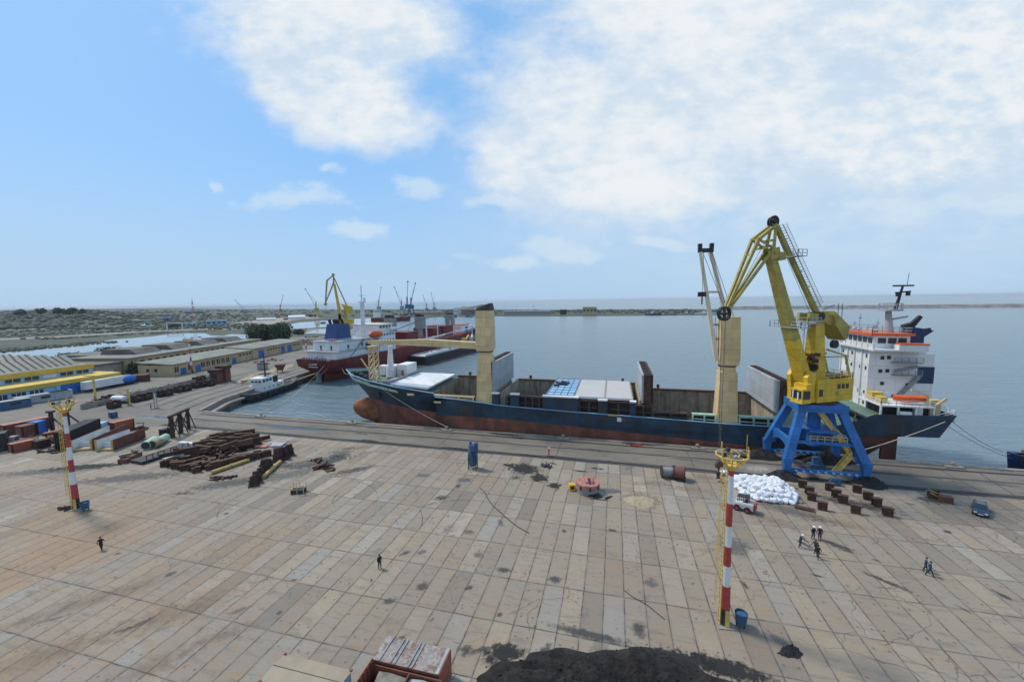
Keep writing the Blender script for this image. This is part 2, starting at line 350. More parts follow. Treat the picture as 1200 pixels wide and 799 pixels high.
# concrete apron: 2.27 x 6.67 m slabs, every slab its own cast, open joints, lifting pits, spills
def slab_material():
    m, t, b = newmat('slab_concrete'); g = nd(t, 'ShaderNodeNewGeometry'); P = g.outputs['Position']
    wob = nd(t, 'ShaderNodeTexNoise'); wob.inputs['Scale'].default_value = .35; t.links.new(P, wob.inputs['Vector'])
    wv = nd(t, 'ShaderNodeVectorMath', operation='MULTIPLY_ADD'); t.links.new(wob.outputs['Color'], wv.inputs[0]); wv.inputs[1].default_value = (.14, .2, 0); t.links.new(P, wv.inputs[2])
    sp = nd(t, 'ShaderNodeSeparateXYZ'); t.links.new(wv.outputs[0], sp.inputs[0])
    fy = mth(t, 'DIVIDE', mth(t, 'SUBTRACT', sp.outputs[1], 24.3), 6.67); iy = mth(t, 'FLOOR', fy)
    fx = mth(t, 'DIVIDE', mth(t, 'SUBTRACT', sp.outputs[0], 1.58), 2.275); ix = mth(t, 'FLOOR', fx)
    ux, uy = mth(t, 'SUBTRACT', fx, ix), mth(t, 'SUBTRACT', fy, iy)
    cb = nd(t, 'ShaderNodeCombineXYZ'); t.links.new(ix, cb.inputs[0]); t.links.new(iy, cb.inputs[1])
    wn = nd(t, 'ShaderNodeTexWhiteNoise', noise_dimensions='3D'); t.links.new(cb.outputs[0], wn.inputs['Vector'])
    ws = nd(t, 'ShaderNodeSeparateColor'); t.links.new(wn.outputs['Color'], ws.inputs[0])
    cr_ = nd(t, 'ShaderNodeValToRGB'); t.links.new(wn.outputs['Value'], cr_.inputs[0]); e = cr_.color_ramp; e.interpolation = 'LINEAR'
    cols = [(0, (.175, .148, .112)), (.1, (.24, .2, .148)), (.3, (.295, .243, .17)), (.5, (.262, .226, .175)), (.7, (.34, .278, .192)), (.86, (.285, .263, .225)), (1, (.40, .345, .26))]
    for i, (p, c) in enumerate(cols):
        el = e.elements[i] if i < 2 else e.elements.new(p); el.position = p; el.color = (*c, 1)
    col = cr_.outputs[0]
    big = noise(t, scalev(t, P, (.03, .03, .03)), 1, 5, .6); col = mixc(t, rng(t, big, .35, .7, 0, .5), col, (.21, .19, .165))
    big2 = noise(t, scalev(t, P, (.045, .03, .05), (9, 4, 0)), 1, 5, .6)
    leftness = mth(t, 'MULTIPLY', rng(t, sp.outputs[0], -10, -70), rng(t, sp.outputs[1], 58, 32))                       # the rust-tan spills lie on the western half of the apron
    col = mixc(t, mth(t, 'MULTIPLY', rng(t, big2, .42, .68), mth(t, 'ADD', .2, mth(t, 'MULTIPLY', leftness, .75))), col, (.30, .185, .095))
    perslab = nd(t, 'ShaderNodeVectorMath', operation='ADD'); t.links.new(P, perslab.inputs[0]); pm_ = nd(t, 'ShaderNodeVectorMath', operation='SCALE'); t.links.new(wn.outputs['Color'], pm_.inputs[0]); pm_.inputs['Scale'].default_value = 40; t.links.new(pm_.outputs[0], perslab.inputs[1])
    q = noise(t, scalev(t, perslab.outputs[0], (.35, .5, 1)), 1, 6, .65)
    near = mth(t, 'MULTIPLY', rng(t, sp.outputs[0], -5, -60), rng(t, sp.outputs[1], 58, 30)); col = mixc(t, mth(t, 'MULTIPLY', rng(t, q, mth(t, 'SUBTRACT', .5, .0) if 0 else .46, .72, 0, 1), mth(t, 'ADD', .45, mth(t, 'MULTIPLY', near, .4))), col, (.30, .19, .10))
    q2 = noise(t, scalev(t, perslab.outputs[0], (.3, 1.4, 1), (5, 5, 5)), 1, 7, .7)
    col = mixc(t, rng(t, q2, .50, .70, 0, .65), col, (.135, .12, .10))
    fine = noise(t, P, 3.5, 5, .7); col = mixc(t, rng(t, fine, .3, .72, .22, 0), col, (.12, .11, .1))
    brush = noise(t, scalev(t, perslab.outputs[0], (.25, 9, 1)), 1, 3, .6); col = mixc(t, rng(t, brush, .4, .7, 0, .28), col, (.18, .165, .145))
    spk = noise(t, scalev(t, P, (1.1, 1.1, 1)), 1, 3, .6); col = mixc(t, rng(t, spk, .67, .73, 0, .8), col, (.06, .053, .047))
    oil = noise(t, scalev(t, P, (.11, .09, .1), (3, 17, 0)), 1, 6, .7); col = mixc(t, rng(t, oil, .60, .70, 0, .6), col, (.095, .087, .08))
    vo = nd(t, 'ShaderNodeTexVoronoi', feature='DISTANCE_TO_EDGE'); vo.inputs['Scale'].default_value = .16
    vw = nd(t, 'ShaderNodeVectorMath', operation='MULTIPLY_ADD'); t.links.new(wob.outputs['Color'], vw.inputs[0]); vw.inputs[1].default_value = (3, 3, 0); t.links.new(P, vw.inputs[2]); t.links.new(vw.outputs[0], vo.inputs['Vector'])
    cm = mth(t, 'MULTIPLY', mth(t, 'LESS_THAN', vo.outputs['Distance'], .0055), rng(t, noise(t, scalev(t, P, (.05, .05, 1), (2, 2, 0)), 1, 3, .6), .5, .6, 0, .6))
    col = mixc(t, cm, col, (.07, .064, .056))
    # lifting pits
    ax = mth(t, 'SUBTRACT', mth(t, 'ABSOLUTE', mth(t, 'SUBTRACT', ux, .5)), .27); ay = mth(t, 'SUBTRACT', mth(t, 'ABSOLUTE', mth(t, 'SUBTRACT', uy, .5)), .3)
    dd = mth(t, 'SQRT', mth(t, 'ADD', mth(t, 'POWER', mth(t, 'MULTIPLY', ax, 2.275), 2), mth(t, 'POWER', mth(t, 'MULTIPLY', ay, 6.67), 2)))
    col = mixc(t, mth(t, 'MULTIPLY', rng(t, dd, .1, .16, 1, 0), rng(t, ws.outputs[1], .45, .6, 0, .6)), col, (.06, .055, .05))
    # joints
    jx = mth(t, 'MULTIPLY', mth(t, 'SUBTRACT', .5, mth(t, 'ABSOLUTE', mth(t, 'SUBTRACT', ux, .5))), 2.275)
    jy = mth(t, 'MULTIPLY', mth(t, 'SUBTRACT', .5, mth(t, 'ABSOLUTE', mth(t, 'SUBTRACT', uy, .5))), 6.67)
    jn = noise(t, P, .6, 4, .7); wdt = mth(t, 'ADD', .016, mth(t, 'MULTIPLY', rng(t, jn, .35, .75), .075))
    jm = mth(t, 'MAXIMUM', mth(t, 'LESS_THAN', jx, wdt), mth(t, 'LESS_THAN', jy, wdt))
    col = mixc(t, mth(t, 'MULTIPLY', jm, .92), col, (.032, .029, .026))
    soft = mth(t, 'MINIMUM', jx, jy); col = mixc(t, rng(t, soft, 0, .3, .28, 0), col, (.13, .115, .1))
    t.links.new(col, b.inputs['Base Color']); b.inputs['Roughness'].default_value = .82
    bp = nd(t, 'ShaderNodeBump'); bp.inputs['Strength'].default_value = .35; bp.inputs['Distance'].default_value = .05
    t.links.new(mth(t, 'SUBTRACT', mth(t, 'MULTIPLY', fine, .5), jm), bp.inputs['Height']); t.links.new(bp.outputs[0], b.inputs['Normal'])
    return m
def ground_material(name, cols, scales, rough=.9, bands=None):
    m, t, b = newmat(name); g = nd(t, 'ShaderNodeNewGeometry'); P = g.outputs['Position']
    n1 = noise(t, scalev(t, P, scales), 1, 7, .65); c = mixc(t, rng(t, n1, .32, .68), cols[0], cols[1])
    n2 = noise(t, scalev(t, P, tuple(s*4 for s in scales), (4, 8, 0)), 1, 6, .7); c = mixc(t, rng(t, n2, .52, .72, 0, .7), c, cols[2])
    n3 = noise(t, P, 2.2, 4, .7); c = mixc(t, rng(t, n3, .35, .7, .25, 0), c, tuple(x*.4 for x in cols[0]))
    t.links.new(c, b.inputs['Base Color']); b.inputs['Roughness'].default_value = rough
    return m
M['slab'] = slab_material()
M['strip'] = ground_material('quay_strip', ((.145, .128, .105), (.215, .19, .156), (.075, .068, .06)), (.06, .16, .1))
M['yard'] = ground_material('yard_asphalt', ((.15, .136, .115), (.22, .198, .166), (.08, .073, .066)), (.035, .09, .05))
M['railbed'] = ground_material('rail_bed', ((.045, .042, .042), (.085, .078, .072), (.03, .028, .027)), (.12, .5, .2))
M['land'] = ground_material('rough_land', ((.06, .075, .04), (.12, .115, .07), (.17, .14, .10)), (.008, .012, .01))
M['farland'] = ground_material('far_scrubland', ((.04, .055, .034), (.066, .08, .05), (.125, .105, .075)), (.0035, .009, .01))
M['yarddirt'] = ground_material('dirt_track', ((.26, .235, .2), (.34, .31, .27), (.2, .18, .15)), (.03, .03, .03))

def water_material(name, col, bumps, rough=.06):
    m, t, b = newmat(name); g = nd(t, 'ShaderNodeNewGeometry'); P = g.outputs['Position']
    b.inputs['Base Color'].default_value = (*col, 1); b.inputs['Roughness'].default_value = rough; b.inputs['IOR'].default_value = 1.33
    h = None
    for sc, amp in bumps:
        k = mth(t, 'MULTIPLY', noise(t, scalev(t, P, sc), 1, 3, .6, .3), amp); h = k if h is None else mth(t, 'ADD', h, k)
    bp = nd(t, 'ShaderNodeBump'); bp.inputs['Strength'].default_value = 1; bp.inputs['Distance'].default_value = 1
    t.links.new(h, bp.inputs['Height']); t.links.new(bp.outputs[0], b.inputs['Normal'])
    return m
M['sea'] = water_material('sea_water', (.13, .188, .215), [((.5, 1.0, 1), .34), ((.13, .3, 1), .6), ((.035, .09, 1), 1.3), ((1.5, 2.8, 1), .12)], .22)
M['pondw'] = water_material('still_water', (.2, .23, .245), [((.3, .5, 1), .012)])
M['puddle'] = water_material('puddle_water', (.06, .058, .055), [((1, 1, 1), .004)], .03)

# ------------------------------------------------------------------ setting: water, land, quays
WZ = -4.0
struct('sea_water', MB().add([(-40000, -2000, WZ), (40000, -2000, WZ), (40000, 60000, WZ), (-40000, 60000, WZ)], [(0, 1, 2, 3)]), M['sea'])

def sheet(name, pts, z, mat, skirt=None, kind='structure', skmat=None):
    import bmesh
    bm = bmesh.new(); vs = [bm.verts.new((p[0], p[1], z)) for p in pts]; f = bm.faces.new(vs); f.normal_update()
    if f.normal.z < 0: f.normal_flip()
    if skirt is not None:
        lo = [bm.verts.new((p[0], p[1], skirt)) for p in pts]; n = len(pts)
        for i in range(n):
            g = bm.faces.new((vs[i], vs[(i+1) % n], lo[(i+1) % n], lo[i])); g.material_index = 1
    bmesh.ops.triangulate(bm, faces=[x for x in bm.faces if len(x.verts) > 4])
    me = bpy.data.meshes.new(name); bm.to_mesh(me); bm.free(); me.materials.append(mat)
    if skirt is not None: me.materials.append(skmat or M['concrete'])
    o = bpy.data.objects.new(name, me); C.objects.link(o); o['kind'] = kind; return o

QY = 96.5
left_edge = [(-128.5, QY), (-136.5, 111), (-139.5, 126), (-144, 150), (-148.5, 172), (-152, 200), (-160, 290), (-168, 340)]
pondnear = [G(a, b) for a, b in ((395, 394), (370, 394), (330, 396), (290, 399), (240, 405), (200, 409), (150, 413), (90, 421), (40, 427), (0, 432), (-60, 440))]
sheet('quay_ground', [(400, -40), (400, QY)] + left_edge + [(p.x, p.y) for p in pondnear] + [(-420, 40), (-420, -40)], 0, M['yard'], -7)
sheet('concrete_apron', [(200, -20), (200, 81.9), (-118, 81.9), (-150, 78), (-185, 60), (-185, -20)], .012, M['slab'])
sheet('quay_strip', [(390, 82.2), (390, 95.6), (-127, 95.6), (-127, 92), (-118, 82.2)], .010, M['strip'])
mb = MB(); mb.bx(-127, 390, 95.7, 96.62, -.3, .16); struct('quay_coping', mb, M['concrete'])
def strip(y0, y1, x0, x1, z, mat, name, wob=.25):
    mb = MB(); n = 150; vs = []
    for i in range(n+1):
        x = x0+(x1-x0)*i/n; vs += [(x, y0+random.uniform(-wob, wob), z), (x, y1+random.uniform(-wob, wob), z)]
    mb.add(vs, [(2*i, 2*i+2, 2*i+3, 2*i+1) for i in range(n)]); return struct(name, mb, mat)
strip(82.0, 83.7, -125, 390, .02, M['railbed'], 'rail_bed')
strip(88.8, 89.5, -125, 390, .02, M['railbed'], 'cable_channel', .14)
strip(93.1, 94.0, -125, 390, .02, M['railbed'], 'rail_bed', .2)
for y in (82.9, 93.5):
    struct('crane_rail', MB().bx(-124, 390, y-.06, y+.06, .0, .09), M['dark'])
for x in (-40, -12, 16, 62, 100):          # cross joints of the strip
    struct('strip_joint', MB().bx(x, x+.14, 84, 93, .012, .022), M['railbed'])
struct('strip_joint', MB().bar((68, 92.8, .018), (66.3, 84, .018), .22, .008), M['railbed'])
# tracks along the western quay
for k, off in enumerate((5, 11, 18, 24, 31)):
    mb = MB()
    pts = [Vector((x-off, y, .02)) for x, y in ((-131, 98), (-136.5, 111), (-139.5, 126), (-144, 150), (-148.5, 172), (-152, 200))]
    for a, b in zip(pts, pts[1:]): mb.bar(a, b, .9, .01)
    struct('quay_track', mb, M['railbed'])
mb = MB()
for a, b in zip(left_edge[:-2], left_edge[1:-1]): mb.bar((a[0]-.5, a[1], .1), (b[0]-.5, b[1], .1), 1.0, .3)
struct('quay_coping', mb, M['concrete'])
mb = MB()
for a, b in zip(left_edge[:5], left_edge[1:6]): mb.bar((a[0]+.9, a[1]+1, -1.6), (b[0]+.9, b[1]+1, -1.6), 2.0, .6)
struct('quay_ledge', mb, M['concrete'])

# far land, ponds, dirt tracks, hills
def gp_(lst, z=-3.0): return [(G(a, b, z).x, G(a, b, z).y) for a, b in lst]
sheet('far_land', [(-168, 330)] + gp_([(400, 392), (470, 371.2), (520, 371), (580, 370), (660, 370), (760, 369.3), (848, 368.3), (848, 362.4), (760, 362.4), (640, 363), (520, 362.2), (400, 362.5), (300, 361.9), (200, 361.6)])
      + [(-4200, 5200), (-7500, 3000), (-5000, 300), (-430, 30), (-418, 60)] + [(p.x-1, p.y-2) for p in reversed(pondnear)], -3.0, M['farland'], -6, skmat=M['stone'])
def pond(name, px, z=-2.96): return sheet(name, gp_(px, z), z, M['pondw'])
pond('pond_water', [(-80, 432), (0, 424), (60, 421), (110, 415), (200, 405), (238, 399), (300, 396), (318, 393), (270, 391.5), (262, 393.5), (247, 393), (240, 390.5), (222, 390.5), (200, 391.3), (180, 394), (150, 396.5), (130, 398), (118, 400.5), (98, 403), (88, 405.5), (70, 405), (60, 408.5), (46, 406), (38, 410), (0, 413.5), (-80, 424)])
pond('basin_water', [(322, 386.5), (330, 381.5), (352, 377.8), (400, 374.5), (470, 370.5), (470, 376), (395, 382), (350, 385.4)])
pond('basin_water', [(352, 390.5), (372, 386.2), (400, 385), (400, 391.5)])
pond('pond_water', [(150, 379.5), (188, 377.5), (186, 380), (160, 382)])
for pts in ([(0, 397), (60, 394.5), (110, 391.5), (170, 387.6), (240, 385.3), (330, 384), (330, 384.8), (240, 386.2), (170, 388.6), (110, 392.7), (60, 395.8), (0, 398.4)],
            [(0, 386), (80, 384), (140, 381), (140, 381.5), (80, 384.7), (0, 387)],
            [(270, 379), (310, 373.5), (365, 371), (380, 372), (345, 375), (322, 380), (300, 381)],
            [(325, 390), (345, 387), (385, 384.6), (385, 385.8), (350, 388.2)]):
    sheet('dirt_track', gp_(pts, -2.94), -2.94, M['yarddirt'])
def hill_mesh(pxs, dist, name, prof, depth=700, mat=None):
    mb = MB(); n = len(pxs)-1; K = 10; vs = []
    for i, px in enumerate(pxs):
        d = G(px, 420); d.z = 0; d.normalize(); side = prof(px)
        for k in range(K+1):
            t = k/K; p = d*(dist+depth*t); h = side*math.sin(min(1, t*1.15)*math.pi*.5)**1.3 * (1 if t < .8 else 1-(t-.8)*3)
            h += random.uniform(-.5, .5)*min(1, side*.2); vs.append((p.x, p.y, -3.4+h))
    mb.add(vs, [(i*(K+1)+k, i*(K+1)+k+1, (i+1)*(K+1)+k+1, (i+1)*(K+1)+k) for i in range(n) for k in range(K)], 0, True)
    return struct(name, mb, mat or M['farland'])
HT = lambda px: max(.3, min(27-max(0, px-60)*.06, 23-max(0, px-120)*.4))
hill_mesh(list(range(-160, 250, 6)), 1050, 'hills', lambda px: HT(px), 900)

# scrub: one mass of bushes over the rough land
def shade_attr(me, vals):
    a = me.attributes.new('shade', 'FLOAT', 'FACE'); a.data.foreach_set('value', vals)
def clumps(name, pts, mat, kind='stuff', label=None):
    mb = MB(); sh = []
    for (p, r) in pts:
        c = random.random(); nf = len(mb.f)
        for q in range(3 if r > 2 else 2):
            mb.sph((p[0]+random.uniform(-.6, .6)*r, p[1]+random.uniform(-.6, .6)*r, p[2]+r*.35*random.uniform(.5, 1.2)), (r*random.uniform(.5, .9), r*random.uniform(.5, .9), r*random.uniform(.28, .5)), 7, 4, 0, .22)
        sh += [c]*(len(mb.f)-nf)
    mb.s = [False]*len(mb.f)
    me = tomesh(name, mb, mat); shade_attr(me, sh); o = bpy.data.objects.new(name, me); C.objects.link(o); o['kind'] = kind
    if label: o['label'] = label
    return o
def scat(n, x0, x1, y0, y1, r0_, r1_, z=-3, dens=lambda x, y: 1):
    out = []
    while len(out) < n:
        x, y = random.uniform(x0, x1), random.uniform(y0, y1)
        if random.random() < dens(x, y): out.append((G(x, y, z), random.uniform(r0_, r1_)))
    return out
scr = scat(1500, -20, 300, 370, 386, 1.6, 4.2, dens=lambda x, y: (1 if x < 150 else .55) * (.25 if abs(y-(386-x*.03)) < 1 else 1))
scr += scat(420, -20, 320, 386.5, 398, 1.0, 2.4, dens=lambda x, y: 1 if y < 401-(x*.052) and abs(y-(397.2-x*.045)) > 1.4 else 0)
scr += scat(260, -20, 320, 400, 413, .8, 1.8, dens=lambda x, y: 1 if abs(y-(411.5-x*.085)) < 1.6 else 0)
scr += scat(150, 215, 345, 395, 404, .8, 2.2, z=-1, dens=lambda x, y: 1 if y > 402-(x-215)*.05 and x < 300 else .1)
clumps('scrub', scr, M['leafpale'])
fs = scat(900, -20, 560, 363.2, 372, 3, 7, dens=lambda x, y: (1 if y < 366+max(0, (250-x))*.025 else .25) * (1 if x < 300 else .5))
fs += scat(320, 520, 845, 363.2, 367, 3, 5.5)
for _ in range(1100):
    px = random.uniform(-30, 215) if random.random() < .5 else random.uniform(-30, 100); d = G(px, 420); d.z = 0; d.normalize(); t_ = random.uniform(0, 1)**.8
    h = HT(px)*math.sin(min(1, t_*1.15)*math.pi*.5)**1.3*(1 if t_ < .8 else 1-(t_-.8)*3); q_ = d*(1050+900*t_); fs.append((Vector((q_.x, q_.y, -3.6+h)), random.uniform(3.5, 8.5)))
clumps('far_wood', fs, M['leaffar'])

# ------------------------------------------------------------------ breakwater and the far pier's buildings
def brk():
    mb = MB(); a, b = G(846, 362.6, -4), G(1230, 359.8, -4); n = 160; sec = [(-26, -4.5), (-12, 2.2), (-5, 5.2), (6, 5.6), (12, 2), (24, -4.5)]
    d = (b-a).normalized(); nn = Vector((-d.y, d.x, 0)); rings = []
    for i in range(n+1):
        p = a.lerp(b, i/n); rings.append([p + nn*o + Vector((0, 0, z+4+random.uniform(-.7, .7))) for o, z in sec])
    mb.loft(rings, 0, True, False); return mb
single('breakwater', brk(), M['stone'], 'long low grey stone breakwater closing the harbour on the right', 'breakwater')

def local_house(name, label, px, py, w, d, h, wallm, roofm, z=-3, rz=0, roof=.0, cat='building', wins=0, group=None, ridge=0):
    p = G(px, py, z); t = thing(name, label, cat, (p.x, p.y, z), rz, group)
    part('wall', MB().bx(-w/2, w/2, 0, d, -.5, h), wallm, t)
    rb = MB()
    if ridge:
        rb.loft([[(-w/2-.4, -.5, h+.02), (-w/2-.4, d/2, h+ridge), (-w/2-.4, d+.5, h+.02)], [(w/2+.4, -.5, h+.02), (w/2+.4, d/2, h+ridge), (w/2+.4, d+.5, h+.02)]])
    else: rb.bx(-w/2-.4, w/2+.4, -.5, d+.4, h+.02, h+.5)
    part('roof', rb, roofm, t)
    for i in range(wins):
        x = -w/2 + w*(i+.5)/wins; part('window', MB().bx(x-w/wins*.28, x+w/wins*.28, -.06, -.003, h*.4, h*.75), M['glass'], t)
    return t
az = lambda px: math.atan2((G(px, 400)-Vector((0, 0, 0))).y, (G(px, 400)).x) - math.pi/2
FH = [('warehouse', 'long pale roofed blue shed far behind the red and white mast', 228, 367.6, 62, 22, 9, 'midblue', 'winwhite', 0),
      ('warehouse', 'light blue shed left of the tall dark crane jib', 254, 381, 30, 16, 8, 'lightblue', 'greyp', 4),
      ('warehouse', 'pale blue flat shed at the foot of the far mast', 222, 382.5, 22, 12, 5, 'lightblue', 'grey', 3),
      ('warehouse', 'pale green long roofed shed beside the blue works', 172, 377, 46, 14, 4, 'palegreen', 'greyp', 0),
      ('works_building', 'small bright blue works building in front of the red roofed sheds', 196, 376.5, 16, 12, 8, 'doorblue', 'lightblue', 3),
      ('shed', 'left one of two red roofed sheds in the far scrubland', 180, 370.5, 30, 16, 5, 'pinkred', 'pinkred', 0),
      ('shed', 'right one of two red roofed sheds in the far scrubland, next to a white hut', 192, 370, 26, 16, 5.5, 'pinkred', 'pinkred', 0),
      ('hut', 'tiny white hut beside the red roofed sheds', 199, 369.6, 6, 6, 6, 'white', 'white', 0),
      ('storage_tent', 'long white storage tent on the far quay', 348, 374.2, 34, 16, 6, 'white', 'white', 0),
      ('storage_tent', 'low white shed on the far quay left of the long tent', 312, 375.6, 36, 12, 3.5, 'winwhite', 'winwhite', 0),
      ('shed', 'small red shed on the far quay', 335, 374.9, 9, 6, 3.5, 'red', 'red', 0),
      ('shed', 'dark low shed at the foot of the far yellow crane', 366, 371.5, 18, 10, 6, 'dark', 'dark', 0),
      ('warehouse', 'pale warehouse on the far pier above the cream ship boom', 500, 369, 90, 30, 8, 'pinkwall', 'greyp', 0),
      ('warehouse', 'white block on the far pier left of the grey coal shed', 537, 368.5, 26, 20, 18, 'white', 'greyp', 0),
      ('coal_shed', 'big dark grey arched shed on the far pier behind the black topped crane post', 560, 368.8, 90, 60, 14, 'stone', 'stone', 0),
      ('warehouse', 'pale sheds in a row on the far pier right of the cream crane post', 618, 368.8, 120, 30, 9, 'grey', 'greyp', 0),
      ('warehouse', 'dark box shaped shed on the middle of the far pier', 660, 368.6, 16, 12, 12, 'dark', 'dark', 0),
      ('works_building', 'tall beige house on the middle of the far pier', 691, 368.6, 34, 16, 18, 'beige', 'roofdark', 4),
      ('hut', 'small pale hut at the seaward end of the far pier', 803, 364.5, 12, 8, 6, 'pinkwall', 'redbrown', 0)]
for n, l, px, py, w, d, h, wm, rm, wi in FH:
    arched = n in ('coal_shed', 'storage_tent')
    local_house(n, l, px, py, w, d, h, M[wm], M[rm], -3, az(px), wins=wi, ridge=(h*.6 if arched else 0))
def vessel(name, label, px, py, L, B, hz, hm, housepos, hh, z=-4, rz=0, cat='ship', mast=8):
    p = G(px, py, z); t = thing(name, label, cat, (p.x, p.y, z), rz)
    mb = MB(); st = []
    for u, b in ((0, .8), (.08, 1), (.7, 1), (.88, .65), (1, .04)):
        st.append([(u*L-L/2, -b*B*.4, -.5), (u*L-L/2+u*u*2, -b*B/2, hz+u*u*1.2), (u*L-L/2+u*u*2, b*B/2, hz+u*u*1.2), (u*L-L/2, b*B*.4, -.5)])
    mb.loft(st); part('hull', mb, hm, t)
    x = -L/2 + L*housepos; part('deckhouse', MB().bx(x-L*.09, x+L*.09, -B*.35, B*.35, hz, hz+hh).bx(x-L*.06, x+L*.06, -B*.3, B*.3, hz+hh+.01, hz+hh*1.5), M['white'], t)
    part('window', MB().bx(x-L*.055, x+L*.055, -B*.31, -B*.303, hz+hh*1.15, hz+hh*1.35), M['glass'], t)
    if mast: part('mast', MB().cyl((x, 0, hz+hh*1.5), (x, 0, hz+hh*1.5+mast), .25, .1, 6), M['greyp'], t)
    return t
vessel('coaster', 'dark blue and white coaster lying against the far pier', 765, 369.6, 34, 9, 4, M['navy'], .45, 4, rz=az(765))
vessel('barge_boat', 'long low dark barge at the far pier right of the blue coaster', 783, 369.3, 34, 9, 2, M['dark'], .12, 1.5, rz=az(783), mast=0)
vessel('service_boat', 'white service boat left of the two at the pier end', 806, 368.9, 24, 7, 3, M['grey'], .4, 4, rz=az(806))
vessel('ferry_boat', 'long white boat half behind the raised cream boom', 826, 368.6, 44, 9, 4, M['white'], .45, 4, rz=az(826))
vessel('rowing_boat', 'tiny dark boat on the small basin left of the blue funnel', 378, 378.6, 8, 3, 1.5, M['dark'], .4, .8, z=-2.96, rz=az(378), mast=0)
def far_mast(label, px, py, z, h, red=True, name='lattice_mast'):
    p = G(px, py, z); t = thing(name, label, 'mast', (p.x, p.y, z), az(px)); w = h*.05; seg = 7
    for i in range(seg):
        mb = MB(); z0, z1 = h*i/seg, h*(i+1)/seg; a, b = w*(1-z0/h*.75), w*(1-z1/h*.75); k = h*.006
        for sx, sy in ((-1, -1), (1, -1), (1, 1), (-1, 1)): mb.bar((sx*a, sy*a, z0), (sx*b, sy*b, z1), k*1.6)
        for (ax, ay), (bx_, by) in (((-1, -1), (1, -1)), ((1, -1), (1, 1)), ((1, 1), (-1, 1)), ((-1, 1), (-1, -1))): mb.bar((ax*a, ay*a, z0), (bx_*b, by*b, z1), k); mb.bar((bx_*a, by*a, z0), (ax*b, ay*b, z1), k)
        part('lattice_section', mb, M['mastred'] if i % 2 == 0 else M['mastwhite'], t)
    part('antenna', MB().cyl((0, 0, h), (0, 0, h*1.12), h*.006, n=5).cyl((w*.3, 0, h*.72), (w*.3, 0, h*.8), w*.5, n=8).cyl((0, 0, h*.88), (0, 0, h*.92), w*.45, n=8), M['grey'], t)
far_mast('red and white lattice mast on the wooded far left skyline', 16.5, 362.5, 12, 48)
far_mast('slim red and white lattice mast beside the long blue shed', 228, 384.5, -3, 43)
far_mast('dark post on the far pier right of the pale sheds', 625, 368.3, -3, 26)
def far_crane(label, px, py, z, h, lean, col, tip=None):
    p = G(px, py, z); t = thing('quay_crane', label, 'crane', (p.x, p.y, z), az(px)); k = h*.018
    b = MB()
    for sx in (-1, 1):
        for sy in (-1, 1): b.bar((sx*h*.11, sy*h*.1, 0), (sx*h*.06, sy*h*.05, h*.2), k*1.3)
    b.bx(-h*.07, h*.07, -h*.06, h*.06, h*.2, h*.22); part('portal', b, col, t)
    part('machine_house', MB().bx(-h*.06, h*.09, -h*.05, h*.05, h*.222, h*.33), col, t)
    part('tower', MB().bar((0, 0, h*.33), (h*.01, 0, h*.55), k*2.2), col, t)
    j = MB(); a, c = Vector((0, 0, h*.36)), Vector((lean*h, 0, h))
    for s in (-1, 1): j.bar(a+Vector((0, s*k*1.5, 0)), c+Vector((0, s*k*.4, 0)), k*.8)
    for i in range(8): j.bar(a.lerp(c, i/8)+Vector((0, -k*1.2*(1-i/9), 0)), a.lerp(c, (i+1)/8)+Vector((0, k*1.2*(1-i/9), 0)), k*.5)
    j.cyl((lean*h, -k, h), (lean*h, k, h), k*1.4, n=8); part('jib', j, col, t)
    part('jib_stay', MB().bar((h*.01, 0, h*.55), (lean*h*.9, 0, h*.93), k*.35), M['wire'], t)
    return t
far_crane('dark jib crane on the far quay left of the big round tree', 290, 376, -3, 46, -.42, M['grey'])
far_crane('small dark jib far behind the big round tree', 309, 372, -3, 34, -.2, M['grey'])
far_crane('pale jib crane leaning right above the big round tree', 329, 370, -3, 62, .16, M['pinkred'])
far_crane('grey jib crane leaning left with a yellow base near the blue funnel', 371, 371.4, -3, 74, -.3, M['oldyellow'])
far_crane('pale grey jib left of the blue cranes beyond the red ship', 444, 369.6, -3, 78, .12, M['greyp'])
far_crane('faint jib leaning left between the grey jib and the blue cranes', 471, 369.4, -3, 78, -.22, M['greyp'])
far_crane('tall blue crane, left of the pair behind the far red bow', 477.5, 369.6, -3, 92, .05, M['midblue'])
far_crane('tall blue crane, right of the pair behind the far red bow', 482, 369.4, -3, 88, .16, M['midblue'])
far_crane('tiny crane on the far pier left of the dark tree', 500, 368, -3, 56, -.15, M['grey'])
far_crane('tiny crane on the far pier just left of the black topped post', 509, 368, -3, 62, -.12, M['grey'])

